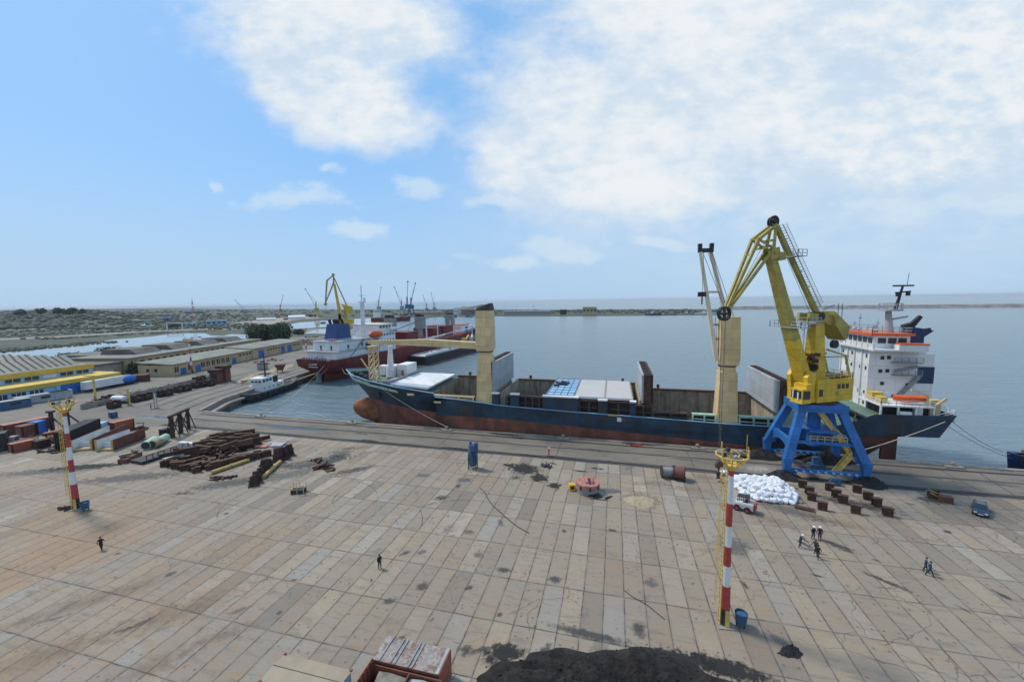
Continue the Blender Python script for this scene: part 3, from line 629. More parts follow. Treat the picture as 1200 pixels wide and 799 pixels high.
# ------------------------------------------------------------------ blue cargo ship along the quay
SX = thing('cargo_ship', 'blue cargo ship with open holds and two cream cranes moored along the near quay', 'ship', (0, 109.5, WZ), world=True)
YC = 109.5
def hull_rows():                                       # station: rows of (x, half breadth, z) from the water up to the gunwale
    st = [[(-73.5, .2, -5), (-75.2, .3, 4.2), (-79.3, .35, 8.6), (-83, .4, 12.7)],
          [(-69, 2.6, -5), (-70.5, 3.2, 4.2), (-74, 5.2, 8.4), (-77, 6, 12.1)],
          [(-62, 6.3, -5), (-63, 7.0, 4.1), (-66, 9.0, 7.7), (-69, 9.6, 11.4)],
          [(-52, 9.8, -5), (-52.5, 10.3, 3.9), (-56, 11.4, 6.9), (-59, 11.7, 10.4)],
          [(-42, 11.8, -5), (-42, 11.9, 3.6), (-45, 12.15, 6.2), (-47.2, 12.2, 9.3)]]
    for x, g in ((-46.6, 8.2), (-40, 7.9), (-36, 7.6), (-28, 6.9), (-10, 6.3), (5, 6.0), (25, 5.5), (36, 5.5), (44, 6.0)):
        bz = max(.6, 2.2 - .046*x) if x > -28 else 3.4; st.append([(x, 12.2, -5), (x, 12.2, bz), (x, 12.2, (bz+g)/2), (x, 12.2, g)])
    st += [[(46, 11, -5), (47, 12.2, 2.4), (47, 12.2, 4.6), (48, 12.2, 7.0)],
           [(49, 8, -5), (50, 12.1, 4.3), (50, 12.2, 5.2), (50.6, 12.2, 8.2)],
           [(52, 5, -5), (53, 12.0, 4.5), (53, 12.2, 5.6), (53, 12.2, 9.4)],
           [(56.5, .6, -5), (57.5, 11.8, 4.7), (57.6, 12.2, 5.6), (57.6, 12.2, 9.5)]]
    return st
hs = hull_rows()
def hull_side(rows_from, rows_to, m):
    mb = MB()
    for s in (-1, 1):
        mb.loft([[(r[0], YC+s*r[1], r[2]) for r in st[rows_from:rows_to+1]] for st in hs], 0, False, False, True)
    return mb
top = hull_side(1, 3, 0)
# overhanging stern: flat counter and raked transom
for s in (-1, 1):
    top.loft([[(57.6, YC+s*12.2, 5.0), (57.6, YC+s*12.2, 9.5)], [(64.4, YC+s*11.9, 5.1), (66.9, YC+s*11.9, 9.8)]], 0, False, False)
top.add([(64.4, YC-11.9, 5.1), (66.9, YC-11.9, 9.8), (66.9, YC+11.9, 9.8), (64.4, YC+11.9, 5.1)], [(0, 1, 2, 3)])
top.add([(50, YC-12.0, 4.6), (64.4, YC-11.9, 5.1), (64.4, YC+11.9, 5.1), (50, YC+12.0, 4.6)], [(0, 1, 2, 3)])
H = part('hull', top, M['hullblue'], SX)
part('boot_topping', hull_side(0, 1, 0), M['boot'], SX, 'rust brown lower hull')
bl = MB(); rings = []
for i, (x, r, z) in enumerate([(-81.3, .1, .9), (-81.0, .9, .9), (-80, 1.8, .8), (-78.2, 2.5, .7), (-76, 2.9, .6), (-72, 3.1, .3), (-68, 2.6, -.2), (-64, 2.0, -.5)]):
    rings.append([(x, YC+math.cos(2*math.pi*k/14)*r*.85, z+math.sin(2*math.pi*k/14)*r*1.25-.3) for k in range(14)])
bl.loft(rings, 0, True, True, True); part('bulbous_bow', bl, M['bulb'], SX)
# painted lines and the anchor pocket
ru = MB(); 
for i in range(len(hs)-5):
    a, b = hs[i][3], hs[i+1][3]
    for s in (-1, 1): ru.bar((a[0], YC+s*a[1], a[2]+.05), (b[0], YC+s*b[1], b[2]+.05), .3, .14)
part('bulwark_cap', ru, M['lightblue'], SX)
part('anchor', MB().bx(-66.6, -65.2, 99.9, 100.5, 6.2, 7.6).bar((-66, 100.2, 7.4), (-66, 100.6, 9), .25), M['dark'], SX)
for x, z in ((-54, 8.4), (-46, 6.7)):
    part('fairlead', MB().bx(x-1, x+1, 97.4-.28, 97.5, z, z+.5), M['cream'], SX)
# forecastle
fdk = MB(); up = [(-82.3, .2), (-76.6, 5.6), (-69, 9.3), (-59, 11.4), (-49, 11.9)]
fz = lambda x: 11.3 + (x+82)*-.066
fdk.add([(x, YC-b, fz(x)) for x, b in up] + [(x, YC+b, fz(x)) for x, b in reversed(up)], [tuple(range(10))])
part('forecastle_deck', fdk, M['green'], SX)
for s in (-1, 1):
    ln = MB(); gt = [(-82.6, .3, 12.6), (-76.9, 5.75, 12.0), (-69, 9.4, 11.3), (-59, 11.5, 10.3), (-48.5, 12.0, 9.35)]
    ln.loft([[(x+.15, YC+s*(b-.12), z-1.5), (x+.1, YC+s*(b-.1), z-.02)] for x, b, z in gt], 0, False, False); part('bulwark_lining', ln, M['palegreen'], SX)
cr_ = MB()
for x0, y0, x1, y1, z0, h in ((-72.5, 111, -70.2, 113.5, 10.9, 3), (-69.8, 110.8, -66.4, 114, 10.8, 3.3), (-66.2, 111.2, -62.6, 117.5, 10.5, 3.9), (-72, 106.8, -70.8, 108, 10.8, 2.2)):
    part('winch_house', MB().bx(x0, x1, y0, y1, z0, z0+h), M['white'], SX)

part('house_door', MB().bx(-64.6, -63.7, 111.05, 111.19, 10.6, 12.7).bx(-68.8, -68, 110.66, 110.79, 10.9, 12.6), M['pinkred'], SX)
part('breakwater_plate', MB().bx(-62.4, -62.1, 99.6, 119.6, 10.2, 11.4).bx(-65, -62.5, 101.5, 110.5, 10.3, 11.05), M['grey'], SX)
part('foremast', MB().cyl((-67.3, 109.5, 10.8), (-67.3, 109.5, 14.2), 1.5, 1.3, 10).cyl((-67.3, 109.5, 14.2), (-67.1, 109.5, 20.6), 1.0, .6, 10), M['white'], SX)
for x, y in ((-78.5, 108), (-77.5, 111), (-75.5, 106.5), (-74.5, 109.2), (-73, 104.2), (-71, 103), (-74, 112.5), (-72.4, 105.6)):
    part('winch', MB().cyl((x, y-.7, fz(x)+.7), (x, y+.7, fz(x)+.7), .6, n=10).bx(x-.6, x+.6, y-.9, y+.9, fz(x)+.0, fz(x)+.35), M['dark'], SX)
for x, y in ((-79.6, 109.5), (-72, 102.4), (-69.5, 101.6), (-66, 100.6)): part('bitts', MB().cyl((x, y, fz(x)), (x, y, fz(x)+.9), .28, n=8), M['dark'], SX)
rs = MB()                                              # lattice rest carrying the stowed boom
for dx in (-.9, .9):
    for dy in (-1.1, 1.1): rs.bar((-69+dx, 103.3+dy, 10.7), (-69+dx*.9, 103.3+dy, 20.9), .32)
for i in range(6):
    z0, z1 = 10.9+i*1.65, 10.9+(i+1)*1.65
    for dy in (-1.1, 1.1): rs.bar((-69.9, 103.3+dy, z0), (-68.1, 103.3+dy, z1), .18); rs.bar((-69.9, 103.3+dy, z1), (-68.1, 103.3+dy, z1), .18)
    for dx in (-.9, .9): rs.bar((-69+dx, 102.2, z0), (-69+dx, 104.4, z1), .18)
rs.bx(-70.2, -67.8, 101.7, 104.9, 20.9, 21.25); rs.bar((-72.5, 102.2, 17.5), (-69.9, 102.2, 14), .3)
part('boom_rest', rs, M['cream'], SX)
# hatch cover of hold one, bow side
hz0 = 10.75
part('hatch_panel', MB().extr([(-62, 100.2, hz0-.5), (-49.5, 98.9, hz0-.9), (-50, 119.6, hz0-.9), (-62, 118.6, hz0-.5)], (0, 0, .55)), M['hatch'], SX)
part('coaming', MB().bx(-62, -49.6, 98.7, 98.9, 8.6, 9.8), M['redbrown'], SX)
pp = MB()
for x, y in ((-56.5, 109), (-54, 112), (-57.5, 105)): pp.box((x, y, hz0-.05-(x+62)*.032), (.9, .3, .12))
part('hatch_fitting', pp, M['dark'], SX)
# main deck, holds
def gz(x):
    P_ = [(-46.6, 8.2), (-36, 7.6), (-28, 6.9), (5, 6.0), (25, 5.5), (36, 5.5), (44, 6.0), (57, 6.9), (67, 7)]
    for (a, b), (c, d) in zip(P_, P_[1:]):
        if x <= c: return b + (d-b)*(x-a)/(c-a)
    return 7
dk = MB()
for x0, x1 in ((-47, -36), (-36, -28), (-28, 5), (5, 25), (25, 36), (36, 44), (44, 57)):
    za, zb = gz(x0)-.9, gz(x1)-.9
    dk.add([(x0, 97.35, za), (x1, 97.35, zb), (x1, 99.3, zb), (x0, 99.3, za)], [(0, 1, 2, 3)])
    dk.add([(x0, 119.9, za+1.5), (x1, 119.9, zb+1.5), (x1, 121.68, zb+1.5), (x0, 121.68, za+1.5)], [(0, 1, 2, 3)])
dk.add([(37.5, 99.3, 5.0), (57, 99.3, 6.2), (57, 119.9, 6.2), (37.5, 119.9, 5.0)], [(0, 1, 2, 3)])
part('main_deck', dk, M['green'], SX)
part('hold_floor', MB().bx(-47, 37, 99.4, 119.8, .5, .9), M['dark'], SX)
for x0, x1, zt, zn in ((-48.8, -31.2, 9.6, 8.5), (-28.6, 6.2, 9.2, 9.4), (9.2, 36.5, 7.8, 7.2)):
    part('hold_wall', MB().bx(x0, x1, 119.85, 120.15, .9, zt), M['holdwall'], SX)
    part('hold_wall', MB().bx(x0-.3, x0, 99.3, 120.15, .9, zn+.4), M['holdwall'], SX); part('hold_wall', MB().bx(x1, x1+.3, 99.3, 120.15, .9, zn+.2), M['holdwall'], SX)
    part('coaming_rim', MB().bx(x0-.3, x1+.3, 119.6, 120.5, zt, zt+.45), M['redbrown'], SX)
    n = int((x1-x0)/3.3)
    for i in range(n+1):
        x = x0+(x1-x0)*i/n; part('wall_stiffener', MB().bx(x-.1, x+.1, 119.68, 119.86, .9, zt-.02), M['holdwall'], SX)
    for i in (1, n-1): x = x0+(x1-x0)*i/n; part('coaming_stay', MB().bx(x-.35, x+.35, 120.55, 121.2, zt-1, zt+1.4), M['rust'], SX)
    
def coaming(x0, x1, zt, mat, posts=3.0, wall=True):
    z0 = lambda x: gz(x)-.9
    if wall: part('coaming', MB().extr([(x0, 99.25, z0(x0)), (x1, 99.25, z0(x1)), (x1, 99.25, zt-.35), (x0, 99.25, zt-.35)], (0, .14, 0)), M['dark'], SX)
    fr = MB(); fr.bx(x0, x1, 98.2, 99.5, zt-.35, zt)
    n = max(2, int((x1-x0)/posts))
    for i in range(n+1):
        x = x0+(x1-x0)*i/n; fr.bx(x-.16, x+.16, 97.75, 98.1, z0(x), zt-.3)
    zm = (z0((x0+x1)/2)+zt)/2
    fr.bar((x0, 97.9, zm+.2), (x1, 97.9, zm+.1), .16)
    part('coaming_frame', fr, mat, SX)
coaming(-48.5, -36, 8.6, M['cream'], 4)
coaming(-27, -16.5, 9.45, M['rust'], 1.7); coaming(-8, -3.4, 9.3, M['rust'], 2.0); coaming(-1.4, 4.0, 9.2, M['rust'], 2.0); coaming(5.2, 9, 8.6, M['rust'], 2)
coaming(9.4, 17, 7.2, M['rust'], 2.6); coaming(18, 23, 7.2, M['palegreen'], 2.4); coaming(27.8, 36.5, 7.2, M['palegreen'], 2.6)
for x0, x1, zt in ((-30.6, -28.8, 10.2), (-25.6, -23.4, 10.2), (-17.2, -8.3, 10.1), (-3.5, -1.4, 9.75), (4.0, 5.3, 9.7)):
    part('side_plate', MB().extr([(x0, 97.28, gz(x0)-2.2), (x1, 97.28, gz(x1)-2.2), (x1, 97.28, zt-.3), (x0, 97.28, zt-.3)], (0, .3, 0)), M['hullblue'], SX)
    part('plate_cap', MB().bx(x0-.1, x1+.1, 97.1, 98.4, zt-.3, zt), M['white'], SX)
part('small_sign', MB().bx(1.0, 2.0, 97.1, 97.28, 4.6, 5.6), M['winwhite'], SX); part('small_sign', MB().bx(2.0, 2.9, 97.1, 97.28, 4.5, 5.5), M['redbrown'], SX)
part('draught_sign', MB().bx(-1.1, 1.0, 97.12, 97.28, 5.9, 6.25), M['wallyellow'], SX)
part('hull_ledge', MB().bx(-8, 57, 97.02, 97.29, 2.9, 3.05), M['hullblue'], SX)
# hatch covers closed over hold two
for i, (x0, x1, m) in enumerate(((-16.7, -9.45, M['lightblue']), (-9.35, -1.95, M['hatch']), (-1.85, 4.7, M['hatch']))):
    hp = part('hatch_panel', MB().bx(x0, x1, 98.6, 119.9, 9.5, 10.0), m, SX, 'blue gridded hatch panel' if i == 0 else None)
    if i == 0:
        g = MB()
        for q in range(5): g.bx(x0+.15+q*1.72, x0+.3+q*1.72, 98.7, 119.7, 10.003, 10.06)
        for q in range(8): g.bx(x0+.1, x1-.1, 98.9+q*2.95, 99.15+q*2.95, 10.004, 10.09)
        part('panel_grid', g, M['navy'], hp)
    if i == 1:
        e = MB(); n = 28; cx, cy = (x0+x1)/2, 114.6
        for k in range(n):
            a, b = 2*math.pi*k/n, 2*math.pi*(k+1)/n
            e.add([(cx+math.cos(a)*3, cy+math.sin(a)*2.6, 10.006), (cx+math.cos(b)*3, cy+math.sin(b)*2.6, 10.006), (cx+math.cos(b)*2.4, cy+math.sin(b)*1.9, 10.006), (cx+math.cos(a)*2.4, cy+math.sin(a)*1.9, 10.006)], [(0, 1, 2, 3)])
        for q in range(6): e.bx(cx-1.9+q*.66, cx-1.5+q*.66, cy-.6, cy+.6, 10.006, 10.012)
        part('green_emblem', e, M['palegreen'], hp)
    for q in range(9): part('cleat', MB().box((x1, 100.2+q*2.4, 10.06), (.55, .5, .12)), M['tan'], hp)
cb = MB()
for x, y in ((-15.3, 113), (-13.9, 114.2), (-14.6, 111.5), (-13.2, 111.2), (-15.4, 109.6), (-12.9, 113)): cb.box((x, y, 10.25), (1.5, .7, .5), random.uniform(-.4, .4))
single('scrap_timber', cb, M['dark'], 'dark loose timbers lying on the blue hatch panel', 'timber')
# folded hatch panels standing on end
def stood(x0, x1, zb, zt, facem, sgn):
    t = part('hatch_panel', MB().bx(x0 if sgn > 0 else x0+.5, x1-.5 if sgn > 0 else x1, 98.7, 119.9, zb, zt), M['darkrust'], SX, 'folded hatch panel standing on end')
    xf = (x1-.48, x1) if sgn > 0 else (x0, x0+.48)
    part('panel_face', MB().bx(*xf, 98.7, 119.9, zb, zt+.02), facem, t)
    for q in range(9): part('panel_rib', MB().bx(x0+.55, x1-.55, 99+q*2.5, 99.35+q*2.5, zt, zt+.22), M['rust'], t)
    g = MB(); g.bx(x0+.5, x1-.5, 98.45, 98.69, zb, zt); g.bx(x0+(x1-x0)*.45, x0+(x1-x0)*.6, 98.3, 98.45, zb-1.5, zt)
    part('panel_edge', g, M['rust'], t)
stood(-33.2, -30.4, 9.9, 17.9, M['greyp'], 1)
stood(6.6, 9.2, 9.0, 15.9, M['greyp'], -1)
stood(35.3, 38.0, 8.2, 15.5, M['greyp'], -1)
# cranes of the ship
def ship_post(x0, x1, y0, y1, zb, zj, zt):
    cx, cy = (x0+x1)/2, (y0+y1)/2
    b = MB(); b.loft([[(x0-.3, y0, zb), (x1+.25, y0, zb-.6), (x1+.25, y1, zb), (x0-.3, y1, zb)], [(x0+.2, y0+.2, zj-1.2), (x1-.2, y0+.2, zj-1.2), (x1-.2, y1-.2, zj-1.2), (x0+.2, y1-.2, zj-1.2)]])
    b.cyl((cx, cy, zj-1.2), (cx, cy, zj), (x1-x0)*.46, n=20)
    p = part('crane_post', b, M['cream'], SX)
    part('slewing_ring', MB().cyl((cx, cy, zj), (cx, cy, zj+.35), (x1-x0)*.5, n=20), M['rust'], p)
    h = MB(); h.loft([[(x0+.1, y0, zj+.36), (x1-.1, y0, zj+.36), (x1-.1, y1, zj+.36), (x0+.1, y1, zj+.36)], [(x0-.15, y0-.1, zj+2), (x1+.15, y0-.1, zj+2), (x1+.15, y1, zj+2), (x0-.15, y1, zj+2)],
            [(x0, y0, zt), (x1-.1, y0, zt), (x1-.1, y1, zt), (x0, y1, zt)]])
    return part('crane_house', h, M['cream'], SX)
ch = ship_post(-34.9, -30.9, 98.0, 102.0, 6.6, 20.6, 31.5)
part('crane_head', MB().loft([[(-34.9, 98, 31.52), (-31, 98, 31.52), (-31, 102, 31.52), (-34.9, 102, 31.52)], [(-34.6, 98.4, 32.4), (-31.2, 98.4, 33.4), (-31.2, 101.6, 33.4), (-34.6, 101.6, 32.4)]]), M['dark'], ch)
part('cab', MB().bx(-36.0, -35.05, 98.6, 100.4, 24.2, 27), M['grey'], ch); part('cab_window', MB().bx(-36.06, -36.0, 98.8, 100.2, 25.2, 26.6).bx(-35.9, -35.2, 98.5, 98.6, 25.2, 26.6), M['glass'], ch)
bm_ = MB(); bm_.bar((-35.0, 100, 22.2), (-50, 101.6, 22.6), 2.2, 1.7, 2.0, 1.9); bm_.bar((-50, 101.6, 22.6), (-70.5, 103.6, 22.3), 2.0, 1.9, 1.1, .9)
bo = part('boom', bm_, M['cream'], SX)
part('hook_block', MB().bx(-71.4, -70.5, 103.1, 104.2, 20.6, 22.1).cyl((-71, 103.6, 15), (-71, 103.6, 20.6), .07, n=5), M['dark'], bo)
part('rope', MB().tube([(-33.5, 99.2, 33), (-52, 101.8, 29.0), (-70.3, 103.3, 22.8)], .07).tube([(-33.5, 100.8, 33), (-52, 102.4, 29.3), (-70.3, 104, 22.8)], .07), M['wire'], bo)
ship_post(23.4, 27.3, 98.0, 102.0, 5.0, 18.4, 29.7)
b2 = MB(); A1, A2, B1, B2 = Vector((22.9, 99.2, 19.6)), Vector((27.6, 101.4, 19.6)), Vector((19.3, 102.6, 44.6)), Vector((21.8, 103.6, 44.6))
b2.bar(A1, B1, .9, 1.2, .7, .7); b2.bar(A2, B2, .9, 1.2, .7, .7)
for t in (.2, .33, .63): b2.bar(A1.lerp(B1, t), A2.lerp(B2, t), .5)
bo = part('boom', b2, M['palecream'], SX, 'raised twin arm boom')
part('boom_head', MB().bx(18.9, 22.2, 102.6, 103.6, 44.6, 45.5).bx(18.9, 19.7, 102.5, 103.7, 45.5, 46.6).bx(21.4, 22.2, 102.5, 103.7, 45.5, 46.6), M['dark'], bo)
hb = A1.lerp(B1, .62) + Vector((-1.0, -.6, 0))
part('hook_block', MB().bx(hb.x-.9, hb.x+.7, hb.y-.5, hb.y+.5, hb.z-.8, hb.z+.3).cyl(hb, (hb.x, hb.y, 45), .05, n=4).cyl((hb.x, hb.y, hb.z-2.6), hb, .16, n=6), M['dark'], bo)
part('rope', MB().tube([(25, 99.5, 29.7), (19.6, 102.6, 45.2)], .06).tube([(26.4, 100.5, 29.7), (21.8, 103.3, 45.2)], .06).tube([(25.6, 100.5, 29.7), (20.8, 103, 45.2)], .06).tube([(22.9, 99.2, 22), (22.6, 100.5, 29.7)], .05), M['wire'], bo)
# accommodation block
ax0, ax1, ay0, ay1 = 56.0, 64.8, 105.9, 117.6
part('accommodation', MB().bx(ax0, ax1, ay0, ay1, 6.0, 21.9), M['white'], SX)
ribs = MB()
for i in range(5): y = ay0+.1+i*2.9; ribs.bx(ax0-.3, ax0, y-.12, y+.12, 7, 21.8)
part('wall_rib', ribs, M['white'], SX)
for zr in (20.4, 17.6, 14.8, 12.0, 9.6):
    for y in (107.4, 109.6, 112.2, 113.1, 115.4, 116.9):
        if random.random() < .62: part('window', MB().bx(ax0-.07, ax0, y-.28, y+.28, zr-.4, zr+.4), M['glass'], SX)
for x, z in ((58.2, 20.2), (59.4, 20.3), (58.0, 17.2), (59.3, 17.3), (58.5, 14.4), (63.2, 14.2), (60.8, 11.6), (58.6, 11.2)):
    part('window', MB().bx(x-.35, x+.35, ay0-.07, ay0, z-.4, z+.4), M['glass'], SX)
bz = 21.92
part('bridge_deck', MB().bx(ax0-.8, 65.2, 103.6, 121.5, bz, bz+.35), M['white'], SX)
part('wing_bulwark', MB().bx(60.0, 65.1, 103.6, 103.75, bz+.35, bz+1.4).bx(59.85, 60.0, 103.6, 105.5, bz+.35, bz+1.4), M['white'], SX)
part('wing_canopy', MB().bx(60.0, 65.2, 103.5, 105.6, bz+1.42, bz+1.7).bx(56, 60, 118.9, 121.4, bz+1.6, bz+1.85), M['lifeorange'], SX)
part('wheelhouse', MB().bx(ax0+.4, 63.2, 106.2, 118.2, bz+.36, bz+3.2), M['white'], SX)
for i in range(6):
    y = 107.3+i*1.95; part('window', MB().bx(ax0+.32, ax0+.4, y-.75, y+.75, bz+1.5, bz+2.7), M['glass'], SX)
for i in range(3):
    x = 58+i*1.9; part('window', MB().bx(x-.75, x+.75, 106.12, 106.2, bz+1.5, bz+2.7), M['glass'], SX)
part('wheelhouse_roof', MB().bx(ax0-.4, 63.8, 105.6, 118.8, bz+3.2, bz+3.7), M['lifeorange'], SX)
rl = MB(); zr = bz+3.7
rl.rail([(ax0, 106, zr), (63.4, 106, zr), (63.4, 118.4, zr), (ax0, 118.4, zr), (ax0, 106, zr)], 1.2, 1.8, .05)
rl.rail([(ax0-.7, 103.7, bz+.35), (ax0-.7, 121.4, bz+.35)], 1.1, 2, .05)
part('railing', rl, M['greyp'], SX)
an = MB()
for x, y, h in ((57, 113, 4.2), (57.5, 116, 2.4), (58.5, 109, 3), (59, 111.5, 1.6), (57.2, 107.5, 2.0)): an.cyl((x, y, zr), (x, y, zr+h), .07, n=5); an.box((x, y, zr+h*.75), (.8, .25, .15)); an.sph((x, y, zr+.5), .35, 7, 5)
part('antenna', an, M['greyp'], SX)
ms = MB(); mx, my = 61.7, 110.2
ms.cyl((mx-.3, my, bz+3.7), (mx-.7, my, 30.4), .85, .55, 10).cyl((mx-.4, my, 30.5), (mx-.4, my, 30.9), 2.2, n=12)
for a in range(8): t = a*math.pi/4; ms.bar((mx-.4+2.1*math.cos(t), my+2.1*math.sin(t), 30.9), (mx-.4+2.1*math.cos(t), my+2.1*math.sin(t), 32.2), .12)
for a in range(8):
    t, q = a*math.pi/4, (a+1)*math.pi/4; ms.bar((mx-.4+2.1*math.cos(t), my+2.1*math.sin(t), 32.2), (mx-.4+2.1*math.cos(q), my+2.1*math.sin(q), 32.2), .12)
ms.bar((mx+.2, my, 28.6), (mx+3, my, 29.2), .4); ms.bar((mx-.4, my-2, 31.9), (mx-.4, my+2.6, 31.9), .2)
part('radar_mast', ms, M['greyp'], SX)
ms = MB().bar((mx+.6, my, 30.9), (mx+1.6, my, 36.0), .55, .55, .3, .3).bx(mx-.2, mx+3.6, my-.25, my+.25, 36.0, 36.35).bar((mx+.3, my, 34.6), (mx+3.2, my, 34.9), .3).cyl((mx+2.4, my, 36.3), (mx+2.6, my, 39), .06, n=4).box((mx+.9, my, 34.2), (.7, .7, .9)).box((mx+2.7, my, 34.3), (.6, .6, .8))
part('topmast', ms, M['dark'], SX)
fn = MB(); fn.bx(65.4, 67.9, 109.8, 113.4, 12.0, 22.0); fn.extr([(64.9, 109.8, 22), (67.9, 109.8, 22), (67.9, 109.8, 24.6), (69.6, 109.8, 26.0), (68.8, 109.8, 26.3), (65.8, 109.8, 26.8)], (0, 3.6, 0))
fu = part('funnel', fn, M['navy'], SX)
part('exhaust', MB().bar((66.3, 112, 26.6), (68.2, 112, 29.2), .9, 1.2, .7, .7).bar((65.2, 112, 26.4), (66.6, 112, 27), 1.5).bar((67.8, 111.6, 25.8), (70.0, 111.6, 26.3), .5), M['dark'], fu)
part('funnel_house', MB().bx(64.9, 68.4, 107, 109.7, 8, 21).bx(65.3, 66.8, 107.2, 109.6, 21, 23), M['white'], SX)
part('funnel_band', MB().bx(65.1, 68.5, 106.9, 107, 14.5, 18.2), M['navy'], SX)
st_ = MB(); st_.bar((61.5, 105.6, 11.6), (64.9, 105.4, 16.2), .25, .8); st_.bar((60.5, 105.5, 17.4), (64.6, 105.5, 18.4), .2, .6); st_.bx(60, 65, 104.6, 105.88, 16.4, 16.6); st_.bx(59.8, 65, 104.6, 105.88, 19.2, 19.4)
st_.rail([(60, 104.6, 16.6), (65, 104.6, 16.6)], 1, 1.2, .05).rail([(59.8, 104.6, 19.4), (65, 104.6, 19.4)], 1, 1.2, .05)
part('outer_stair', st_, M['grey'], SX)
# boat deck on posts, poop
part('poop_deck', MB().bx(52, 66.6, 97.6, 121.4, 8.5, 8.7), M['green'], SX)
part('boat_deck', MB().bx(54.2, 63.6, 97.9, 105.88, 11.0, 11.3), M['white'], SX)
ps = MB()
for x in (54.4, 57.4, 60.4, 63.4): ps.bx(x-.15, x+.15, 98, 98.3, 8.7, 11.0)
ps.bx(60.9, 61.9, 98.6, 100, 8.7, 11)
part('deck_post', ps, M['white'], SX)
part('aft_house', MB().bx(56, 65, 100.8, 105.88, 8.7, 10.98), M['dark'], SX)
rl = MB().rail([(54.3, 105, 11.3), (54.3, 98, 11.3), (63.5, 98, 11.3)], 1.0, 1.3, .05).rail([(63.6, 97.8, 8.7), (66.7, 97.8, 9.8)], 1, 1.2, .05).rail([(66.8, 98, 9.8), (66.8, 121, 9.8)], 1, 2, .05)
part('railing', rl, M['winwhite'], SX)
dc = MB()
dc.bx(64.2, 66, 100.4, 103, 8.7, 12.2); dc.bar((64.2, 99.5, 11), (66.2, 99.5, 12.8), .4)
part('deck_winch', dc, M['cream'], SX)
def raft(): return MB().cyl((57.6, 98.2, 9.6), (59.6, 98.2, 9.6), .5, n=12)
part('raft_canister', raft(), M['white'], SX)
bt = MB(); rings = []
for u, b, k in ((0, .2, .5), (.1, .8, .2), (.3, 1.1, 0), (.7, 1.1, 0), (.9, .8, .2), (1, .2, .5)):
    x = 57.4+u*6; rings.append([(x, 100-b, 12.9), (x, 100-b*.75, 12.1+k*.5), (x, 100, 11.6+k), (x, 100+b*.75, 12.1+k*.5), (x, 100+b, 12.9), (x, 100, 13.2)])
bt.loft(rings, 0, True, True); single('lifeboat', bt, M['lifeorange'], 'orange open lifeboat in its cradle on the blue ship aft deck', 'lifeboat')
bq = MB().bx(55, 56.2, 99.5, 101.5, 11.3, 12.6).bx(55.0, 57, 102.5, 104.6, 11.3, 13)
part('deck_box', bq, M['wallyellow'], SX)
part('rescue_davit', MB().bar((63, 99.2, 11.3), (62.4, 98.6, 13.6), .35).bar((62.4, 98.6, 13.6), (59.6, 98.6, 14.6), .3), M['cream'], SX)
part('rudder', MB().bx(61.2, 64.2, 109.2, 109.8, -6, 4.9), M['boot'], SX)
part('propeller', MB().cyl((56.4, 109.5, -2.6), (58.8, 109.5, -2.6), .7, .4, 10).box((58, 109.5, -1.0), (.3, 1.2, 2.6), rx=.3).box((58, 110.9, -3.3), (.3, 2.6, 1.2)), M['dark'], SX)
fl = MB()
for x in (47.5, 49.5): fl.bar((x, 98.5, 5.2), (x+3.2, 103, 8.6), .3)
fl.bar((45, 98.2, 8.6), (47, 98.2, 5.2), .4); fl.bar((45, 98.2, 5.2), (45, 98.2, 8.8), .4)
part('deck_brace', fl, M['dark'], SX)

# ------------------------------------------------------------------ blue and yellow portal crane
PC = thing('portal_crane', 'tall yellow slewing crane on a blue four legged portal', 'crane', (38.2, 88.3, 0), world=True)
cx, cy = 38.2, 88.3
X0, X1, Y0, Y1 = 32.0, 44.6, 83.2, 93.4
for (fx, fy, tx, ty) in ((X0, Y0, 34.9, 85.8), (X1, Y0, 41.5, 85.8), (X0, Y1, 34.9, 91), (X1, Y1, 41.5, 91)):
    lg = MB(); k = Vector((fx, fy, 3.4))
    lg.bar(k, (tx, ty, 12.4), 1.4, 1.25, 1.3, 1.2, up=(0, 1, 0)); lg.bar((fx, fy, 1.25), k+Vector((0, 0, .5)), 1.0, 1.0, 1.45, 1.3, up=(0, 1, 0))
    part('leg', lg, M['blue'], PC)
    bg_ = MB().bx(fx-1.6, fx+1.6, fy-.45, fy+.45, .55, 1.24)
    b = part('bogie', bg_, M['midblue'], PC)
    for dx in (-1.0, 1.0): part('wheel', MB().cyl((fx+dx, fy-.2, .45), (fx+dx, fy+.2, .45), .45, n=10), M['dark'], b)
for fx, tx in ((X0, 34.9), (X1, 41.5)):                     # side frames with an arched web between near and far legs
    a = MB(); n = 8; lo, hi = [], []
    for i in range(n+1):
        t = i/n; y = Y0+.6+(Y1-Y0-1.2)*t; xx = fx+(tx-fx)*.32
        lo.append((xx-.35, y, 3.6+2.2*math.sin(math.pi*t)**.6)); hi.append((xx-.35, y, 7.0-abs(t-.5)*.1))
    a.extr(lo+hi[::-1], (.7, 0, 0)); part('arch_web', a, M['blue'], PC)
part('cross_beam', MB().bar((X0+1.2, 84.3, 6.7), (X1-1.2, 84.3, 6.7), .6, .5).bar((X0+1, 92.4, 6.0), (X1-1, 92.4, 6.0), .9, 2.2), M['blue'], PC)
for y in (Y0, Y1):
    tb = MB().bx(X0+.62, X1-.62, y-.35, y+.35, 1.35, 1.85); t = part('tie_beam', tb, M['blue'], PC)
    sg = MB()
    for i in range(9): sg.box((X0+1.5+i*1.2, y-.01 if y > 90 else y-.36, 1.6), (.5, .1 if y < 90 else .8, .3), ry=.5)
    part('beam_mark', sg, M['lightblue'], t)
